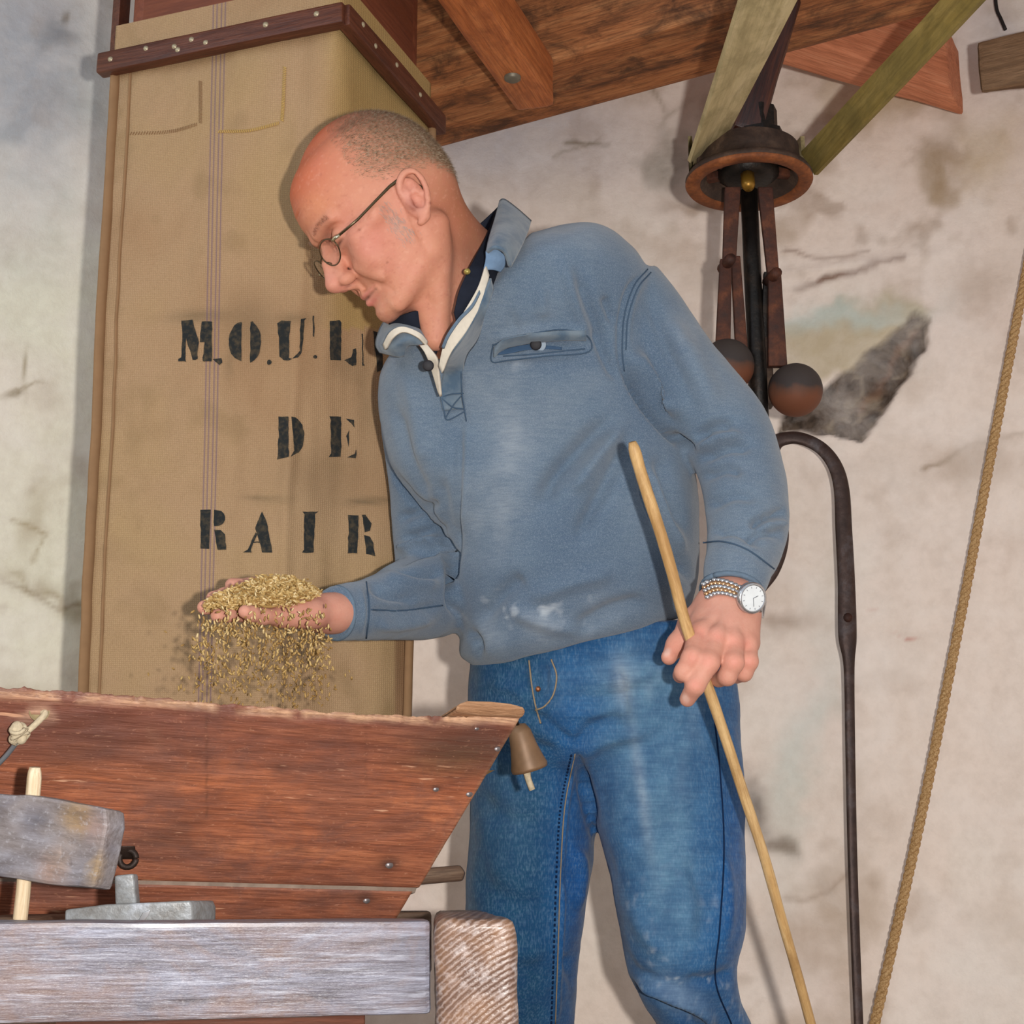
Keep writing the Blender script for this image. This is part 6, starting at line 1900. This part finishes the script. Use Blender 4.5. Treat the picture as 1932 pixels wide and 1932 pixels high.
# ------------------------------------------------------------------ jeans
hips = [(900, 1180, 1370, 1170, 1.93, 0.105, 2.3), (890, 1250, 1380, 1240, 1.93, 0.115, 2.3), (884, 1320, 1390, 1310, 1.93, 0.122, 2.3), (884, 1390, 1397, 1385, 1.93, 0.122, 2.3), (900, 1440, 1390, 1440, 1.93, 0.10, 2.3), (960, 1475, 1330, 1475, 1.93, 0.06, 2.2)]
legL = [(1085, 1360, 1396, 1360, 1.925, 0.105, 2.2), (1092, 1430, 1400, 1420, 1.91, 0.108, 2.2), (1112, 1510, 1404, 1500, 1.89, 0.106, 2.2), (1135, 1590, 1407, 1590, 1.87, 0.102, 2.2), (1158, 1680, 1408, 1680, 1.85, 0.098, 2.2),
        (1172, 1760, 1403, 1760, 1.83, 0.094, 2.2), (1186, 1830, 1392, 1830, 1.82, 0.088, 2.2), (1212, 1890, 1402, 1890, 1.835, 0.084, 2.2), (1240, 1940, 1420, 1940, 1.86, 0.080, 2.2), (1280, 2040, 1440, 2040, 1.89, 0.074, 2.2)]
legR = [(884, 1360, 1110, 1360, 1.94, 0.100, 2.2), (894, 1430, 1104, 1430, 1.94, 0.104, 2.2), (888, 1520, 1124, 1520, 1.935, 0.104, 2.2), (882, 1610, 1119, 1610, 1.925, 0.102, 2.2), (878, 1700, 1106, 1700, 1.91, 0.098, 2.2),
        (877, 1790, 1093, 1790, 1.90, 0.094, 2.2), (880, 1870, 1085, 1870, 1.905, 0.088, 2.2), (884, 1950, 1079, 1950, 1.92, 0.084, 2.2), (900, 2050, 1075, 2050, 1.94, 0.076, 2.2)]
def to_floor(sec, foot, r):
    rings = body_rings(sec, 46, 48)
    last = rings[-1]; c = sum(last, Vector()) / len(last)
    for t in (0.35, 0.7, 1.0):
        tgt = Vector((foot.x, foot.y, 0.055)); cc = c.lerp(tgt, t)
        rings.append([cc + (p - c) * (1 - t * (1 - r)) for p in last])
    return rings
V, F, N = fuse('jeans', [loft_arrays(body_rings(hips, 34, 56)), loft_arrays(to_floor(legL, footL, 0.95)), loft_arrays(to_floor(legR, footR, 0.95))], 0.0046, 4, 0.5)
N = vnormals(V, F)
jf = [([(1000, 1250), (1010, 1300), (1015, 1345)], 6, 0.004), ([(1040, 1245), (1048, 1290), (1035, 1330), (1012, 1350)], 5, 0.003), ([(1025, 1250), (1028, 1290), (1016, 1320)], 6, -0.005),
      ([(1085, 1415), (1120, 1370), (1180, 1345)], 12, -0.006), ([(1080, 1405), (1040, 1370), (1000, 1340)], 10, -0.005), ([(1095, 1425), (1150, 1395), (1230, 1385)], 14, 0.004), ([(1085, 1420), (1102, 1480), (1122, 1550)], 8, -0.009),
      ([(1090, 1260), (1160, 1250), (1240, 1230)], 10, -0.003), ([(1070, 1290), (1150, 1285), (1240, 1270)], 9, 0.0025), ([(1060, 1315), (1140, 1315), (1220, 1300)], 9, -0.003), ([(1050, 1345), (1120, 1350), (1200, 1335)], 9, 0.0025), ([(1160, 1260), (1172, 1310), (1176, 1370)], 12, 0.006),
      ([(1180, 1600), (1260, 1560), (1340, 1550)], 26, -0.005), ([(1300, 1620), (1330, 1700), (1320, 1790)], 18, -0.005), ([(1360, 1600), (1372, 1700), (1362, 1800)], 14, 0.004), ([(1190, 1700), (1220, 1760), (1260, 1800)], 18, 0.005),
      ([(1195, 1840), (1260, 1868), (1320, 1900), (1350, 1932)], 9, 0.011), ([(1192, 1862), (1250, 1892), (1300, 1925)], 10, -0.010), ([(1390, 1830), (1340, 1850), (1290, 1850)], 12, -0.005), ([(1270, 1900), (1310, 1940)], 10, -0.005),
      ([(1100, 1480), (1118, 1560), (1160, 1660)], 8, -0.004), ([(1170, 1780), (1200, 1830), (1240, 1850)], 10, -0.004),
      ([(900, 1500), (950, 1540), (1020, 1560)], 22, -0.004), ([(890, 1650), (960, 1700), (1030, 1710)], 24, -0.004), ([(885, 1780), (950, 1800), (1030, 1790)], 20, 0.004), ([(1060, 1640), (1055, 1800), (1050, 1932)], 5, 0.004), ([(1086, 1420), (1066, 1540), (1058, 1640)], 5, 0.004),
      ([(1085, 1600), (1100, 1640), (1090, 1720)], 10, 0.005), ([(1065, 1800), (1085, 1860)], 10, -0.005), ([(960, 1360), (1000, 1400), (1050, 1420)], 12, -0.004), ([(920, 1290), (970, 1300), (1000, 1330)], 12, 0.003)]
V = creases(V, N, [(p_, w_, a_ * 1.5) for p_, w_, a_ in jf])
V = V + N * ((fbm(V, 13, 3, 5) - 0.5) * 0.009 + (fbm(V, 40, 3, 15) - 0.5) * 0.0025)[:, None]
px, py, D = proj(V)
nn = fbm(V, 10, 4, 33); nf = fbm(V, 50, 3, 44)
col = np.tile(linv((32, 86, 134)), (len(V), 1))
wx = (nn - 0.5) * 60
over((10, 56, 112), np.clip((nn - 0.5) * 4, 0, 1) * 0.6)
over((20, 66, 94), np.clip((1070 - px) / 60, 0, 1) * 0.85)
fade = blob(px + wx, py, 1230, 1420, 105, 190, 0, 3) * 0.9 + blob(px + wx, py, 1260, 1690, 75, 150, 0, 3) * 0.8 + blob(px, py, 1150, 1290, 130, 50) * 0.5 + blob(px + wx, py, 960, 1520, 60, 130) * 0.25
over((92, 128, 152), fade * (0.62 + nf * 0.5))
over((128, 152, 170), np.clip(fade, 0, 1) * np.clip((fbm(V * np.array([1, 1, .35]), 40, 3, 66) - 0.52) * 5, 0, 1) * 0.5)
over((168, 180, 190), blob(px + wx * .3, py, 1172, 1290, 16, 40, -10) * 0.7 + blob(px + wx * .3, py, 1210, 1490, 10, 120, -8) * 0.45)
over((196, 206, 214), np.clip((fbm(V, 120, 3, 88) - 0.64) * 8, 0, 1) * np.clip((fbm(V, 25, 2, 98) - 0.3) * 2, 0, 1) * np.clip((py - 1560) / 200, 0, 1) * np.clip((px - 1150) / 20, 0, 1) * 0.75)
over((150, 170, 186), blob(px, py, 1280, 1880, 60, 30, 30) * 0.5)
over((26, 86, 156), blob(px, py, 1095, 1700, 40, 240) * 0.6 + blob(px, py, 1390, 1650, 26, 220) * 0.55)  # stronger blue of the sides turned to the light, painted in
m_denim = M('blue_denim')
_n = m_denim.noise(m_denim.vec((500, 500, 160)), 1.0, 2, 0.6); _n2 = m_denim.noise(m_denim.vec(), 34, 5, 0.65); _n3 = m_denim.noise(m_denim.vec((30, 30, 400)), 1.0, 3, 0.6)
_c = m_denim.mix(m_denim.ramp(_n, [(0.45, 0.0), (0.72, 0.35)]), m_denim.attr('tint', 'Color'), lin(120, 150, 176))
_c = m_denim.mix(m_denim.ramp(_n2, [(0.38, 0.4), (0.6, 0.0)]), _c, lin(16, 58, 102))
_c = m_denim.mix(m_denim.ramp(_n3, [(0.38, 0.22), (0.6, 0.0)]), _c, lin(8, 44, 92))
m_denim = m_denim.out(_c, 0.85, 0.2, m_denim.bump(m_denim.math('ADD', _n, m_denim.math('MULTIPLY', _n3, .6)), 0.3, 0.0012), Sheen_Weight=0.12)
jeans = mesh_obj('jeans', V, F, m_denim, man, True, None, {'tint': col})
tag(jeans, 'worn blue jeans dusted with flour')
je_bvh = BVHTree.FromPolygons([Vector(p) for p in V], [tuple(f) for f in F])
m_thr = plain('denim_stitching', (150, 130, 106), 0.9, 0.1)
m_thr2 = plain('dark_stitching', (18, 36, 66), 0.9, 0.1)
def on_je(x, y, o=0.0008): return on_surf(je_bvh, x, y, o, 1.85)
def stitch(pts, mat, w=0.0007, n=60, dash=False, parent=man, name='stitching'):
    C = catmull([(x, y, 0) for x, y in pts], n)
    P_ = [on_je(x, y) for x, y, _ in C]
    if not dash:
        return tube(name, P_, w, mat, parent, 5)
    v, f = merge([tube_arrays([P_[i], P_[i + 1]], w, 5) for i in range(0, n - 1, 2)])
    return mesh_obj(name, v, f, mat, parent)
stitch([(1040, 1244), (1050, 1275), (1044, 1310), (1028, 1332), (1010, 1340)], m_thr, 0.0011, name='fly_stitching')
stitch([(998, 1246), (1003, 1290), (1010, 1330), (1020, 1365)], m_thr, 0.0011, name='fly_stitching')
stitch([(1085, 1422), (1066, 1520), (1058, 1640), (1053, 1790), (1048, 1932)], m_thr, 0.0008, name='inseam_stitching')
stitch([(1078, 1424), (1058, 1520), (1050, 1640), (1045, 1790), (1040, 1932)], m_thr2, 0.0013, 120, True, name='inseam_stitching')
stitch([(1345, 1330), (1358, 1450), (1366, 1600), (1358, 1750), (1350, 1850), (1380, 1932)], m_thr2, 0.0010, 90, name='side_seam')
lathe('fly_rivet', on_je(1015, 1300, 0.001), -ray(1015, 1300), [(0, .002), (0.003, .0015), (0.0035, 0), (0, 0)], plain('copper', (150, 92, 60), 0.35, .5, .6), man, 10)
# shoes, below the frame
m_shoe = plain('brown_leather', (70, 52, 40), 0.5, 0.4)
for f, dx in ((footL, 0.03), (footR, -0.05)):
    a = f - Vector((0, 0, 0.042)); b = Vector((f.x + dx, f.y - 0.18, 0.036))
    sv, sf = sdf_mesh([cone(a, b, 0.045, 0.038, 0.02), cone(f + Vector((0, 0, -0.02)), f + Vector((0, 0, .02)), 0.05, 0.046, 0.02), ellip(b, (0.05, 0.06, 0.034), None, 0.02)], 0.006, 12)
    sv[:, 2] = np.maximum(sv[:, 2], 0.0015)
    mesh_obj('shoe', sv, sf, m_shoe, man)

# ------------------------------------------------------------------ wrist watch
m_steel = plain('bright_steel', (196, 196, 200), 0.22, 0.5, 0.85, 0.1, 300)
m_gold = plain('rose_gold_link', (206, 160, 116), 0.25, 0.5, 0.8, 0.1, 300)
m_dial = plain('white_dial', (226, 230, 232), 0.3, 0.5)
wt = bpy.data.objects.new('wristwatch', None); COL.objects.link(wt); wt.parent = man
wc, wa = W(1383, 1126, 1.70), (W(1378, 1150, 1.69) - W(1386, 1096, 1.72)).normalized()
wt.location = wc - man_loc; bpy.context.view_layer.update()
hand_c = W(1383, 1127, 1.70)
def wpt(x, y, o): return on_surf(skin_bvh, x, y, o, 1.68)
# band of small links across the back of the wrist
bandp = catmull([(1330, 1106, 0), (1345, 1099, 0), (1362, 1099, 0), (1380, 1104, 0), (1398, 1112, 0)], 10)
for r_ in range(5):
    lk, lg = [], []
    for i in range(10):
        x, y = bandp[i][:2]
        dx, dy = -2.0 + r_ * 1.6, (r_ - 2) * 6.2
        c = wpt(x + dx * 1.2, y + 8 + dy, 0.0035)
        (lg if r_ in (1, 3) else lk).append(ball_arrays(c, 0.0030, 10, 6, (1.15, 0.7, 0.9)))
    for grp, mt in ((lk, m_steel), (lg, m_gold)):
        if grp:
            v, f = merge(grp); mesh_obj('band_link_row', v, f, mt, wt)['kind'] = 'stuff'
fc = W(1417, 1128, 1.652); fn = (-ray(1417, 1128) + RIGHT * 0.55 - UP * 0.10).normalized()
lathe('watch_case', fc, fn, [(0, -0.006), (0.0150, -0.006), (0.0172, -0.001), (0.0172, 0.003), (0.0150, 0.0048), (0.0140, 0.0042), (0, 0.0040)], m_steel, wt, 36)
lathe('dial', fc + fn * 0.0042, fn, [(0.0138, 0.0), (0.0, 0.0004)], m_dial, wt, 36)
x_ = fn.orthogonal().normalized(); y_ = fn.cross(x_)
mk = []
for k in range(12):
    d = x_ * math.cos(k * math.pi / 6) + y_ * math.sin(k * math.pi / 6)
    mk.append(tube_arrays([fc + fn * 0.0048 + d * 0.0108, fc + fn * 0.0048 + d * 0.0126], 0.00035, 4))
mk.append(tube_arrays([fc + fn * 0.005, fc + fn * 0.005 + (x_ * .6 + y_ * .8) * 0.009], 0.0004, 4)); mk.append(tube_arrays([fc + fn * 0.005, fc + fn * 0.005 + (-x_ * .9 + y_ * .3) * 0.0065], 0.0005, 4))
v, f = merge(mk); mesh_obj('dial_marks', v, f, plain('grey_marks', (110, 112, 118), 0.4), wt)
lathe('crown', fc + (y_ * 0.0172), y_, [(0, -.001), (0.0022, -.001), (0.0022, 0.0025), (0, 0.0025)], m_steel, wt, 10)
q = [W(1432, 1118, 1.664), W(1441, 1116, 1.668), W(1445, 1134, 1.672), W(1440, 1166, 1.682), W(1432, 1164, 1.676), W(1436, 1140, 1.667)]
prism('clasp_link', q, [p + Vector((0.002, 0.006, 0)) for p in q], m_steel, wt, 0.0008)

# ------------------------------------------------------------------ the grain
m_grain = M('oat_grain')
_oi = m_grain.attr('shade')
m_grain = m_grain.out(m_grain.ramp(_oi, [(0.0, lin(142, 106, 56)), (0.35, lin(180, 146, 88)), (0.7, lin(206, 176, 118)), (1.0, lin(226, 204, 158))]), 0.6, 0.35)
def grain_unit():
    v = [(-1, 0, 0), (1, 0, 0)]
    f = []
    for x, r in ((-0.55, 0.8), (0.35, 0.9)):
        for k in range(5):
            a = 2 * math.pi * k / 5; v.append((x, r * math.cos(a), r * math.sin(a)))
    for k in range(5):
        k2 = (k + 1) % 5
        f += [(0, 2 + k2, 2 + k), (2 + k, 2 + k2, 7 + k2), (2 + k, 7 + k2, 7 + k), (1, 7 + k, 7 + k2)]
    return np.array(v, float), np.array(f)
GU, GF = grain_unit()
def grains(centres, dirs, L=0.0030, R=0.00115):
    Vs, Fs, sh = [], [], []
    for i, (c, d) in enumerate(zip(centres, dirs)):
        d = np.array(d, float); d /= np.linalg.norm(d)
        a = np.cross(d, [0.3, 0.2, 0.9]); a /= np.linalg.norm(a); b = np.cross(d, a)
        s = rng.uniform(0.8, 1.25)
        q = np.outer(GU[:, 0] * L * s, d) + np.outer(GU[:, 1] * R * s, a) + np.outer(GU[:, 2] * R * s, b)
        Vs.append(q + np.array(c)); Fs.append(GF + 12 * i); sh += [rng.random()] * 12
    return np.vstack(Vs), np.vstack(Fs), np.array(sh)

# heap lying in the palm: a low mound, then grains over it
hc = W(506, 1138, 1.637)
mx = (W(398, 1142, 1.62) - W(616, 1134, 1.70)) / 2; my = Vector((0.25, 1, 0.1)).normalized() * 0.052
cs, ds = [], []
for _ in range(7500):
    u, v = rng.uniform(-1, 1), rng.uniform(-1, 1)
    if u * u + v * v > 1: continue
    hgt = 0.034 * (1 - u * u) ** 0.8 * (1 - v * v) ** 0.8 * (1.0 - 0.25 * u)
    p = hc + mx * u + my * v + Vector((0, 0, 1)) * (hgt * (rng.uniform(0.55, 1.0) if v > -0.45 else rng.uniform(0.0, 1.0)) - 0.005 + rng.normal(0, .0015))
    cs.append(tuple(p)); d = rng.normal(0, 1, 3); d[2] *= 0.45; ds.append(d)
gv, gf, gs = grains(cs, ds)
bm = bmesh.new(); bmesh.ops.create_uvsphere(bm, u_segments=28, v_segments=14, radius=1)
cv = []
for v in bm.verts:
    u_, v_ = v.co.x, v.co.y * (0.55 if v.co.y < 0 else 1.0)
    h_ = 0.029 * max(0, 1 - u_ * u_) ** 0.8 * max(0, 1 - v_ * v_) ** 0.8 * (1 - .25 * u_) if v.co.z > 0 else -0.004 * abs(v.co.z)
    v.co = hc + mx * (u_ * .90) + my * (v_ * .84) + Vector((0, 0, h_ * 0.9 - 0.006))
bv, bf = bm_arrays(bm); bm.free()
heap = mesh_obj('grain_heap', np.vstack([gv, np.array([tuple(p) for p in bv])]), [tuple(f) for f in gf] + [tuple(i + len(gv) for i in f) for f in bf], m_grain, None, False, Matrix.Translation(hc), {'shade': np.concatenate([gs, np.full(len(bv), 0.3)])})
tag(heap, 'heap of pale oat grain lying in the man\'s open hand', 'grain', kind='stuff')
# grain pouring off the near edge of the hand and falling into the hopper
cs, ds, tt = [], [], []
cols = [(392, 26), (430, 24), (470, 26), (515, 30), (545, 22), (575, 24), (602, 16)]
for _ in range(2300):
    t = rng.random() ** 1.6
    c, w = cols[rng.integers(len(cols))]
    x = c + rng.normal(0, w * (0.45 + 0.9 * t)); y = 1150 + 185 * t + rng.normal(0, 6)
    if rng.random() > (0.95 - 0.76 * t): continue
    if x < 458 and y < 1170 and rng.random() < 0.85: continue
    if x > 500 and y < 1185 and rng.random() < 0.75: continue
    if y > 1345: continue
    Dp = 1.572 + 0.06 * (x - 390) / 210 + rng.normal(0, 0.012 + 0.02 * t)
    cs.append(tuple(W(x, y, Dp))); d = rng.normal(0, 0.55, 3); d[2] -= 1.1; ds.append(d); tt.append(t)
for _ in range(70):
    cs.append(tuple(W(rng.normal(490, 90), rng.uniform(1190, 1330), 1.60 + rng.normal(0, .03)))); ds.append(rng.normal(0, 1, 3)); tt.append(0.9)
gv, gf, gs = grains(cs, ds, 0.0028, 0.0011)
fall = mesh_obj('falling_grain', gv, gf, m_grain, None, False, Matrix.Translation(W(500, 1330, 1.6)), {'shade': gs * (1.0 - 0.75 * np.repeat(np.array(tt), 12))})  # lower grains coloured darker, as if falling into shadow
tag(fall, 'loose oat grain falling from the hand into the hopper', 'grain', kind='stuff')
# the grain already lying in the hopper
cs, ds = [], []
for _ in range(2500):
    a = rng.random(); b = rng.random()
    p = hp(30 + 900 * a, 1440) + hop_in * (0.04 + 0.20 * b); p.z += rng.normal(0, .003)
    cs.append(tuple(p)); d = rng.normal(0, 1, 3); d[2] *= .4; ds.append(d)
gv, gf, gs = grains(cs, ds)
bed = [hp(10, 1442) + hop_in * .03, hp(955, 1442) + hop_in * .03, hp(955, 1442) + hop_in * .25, hp(10, 1442) + hop_in * .25]
nb_ = len(gv)
hg = mesh_obj('hopper_grain', np.vstack([gv, np.array([tuple(p) for p in bed])]), [tuple(f) for f in gf] + [(nb_, nb_ + 1, nb_ + 2, nb_ + 3)], m_grain, None, False, Matrix.Translation(bed[0]), {'shade': np.concatenate([gs, [.3] * 4])})
tag(hg, 'bed of oat grain lying inside the wooden hopper', 'grain', kind='stuff')

# tidy: anything at top level that is a thing must carry its own base point (set above)
bpy.context.view_layer.update()
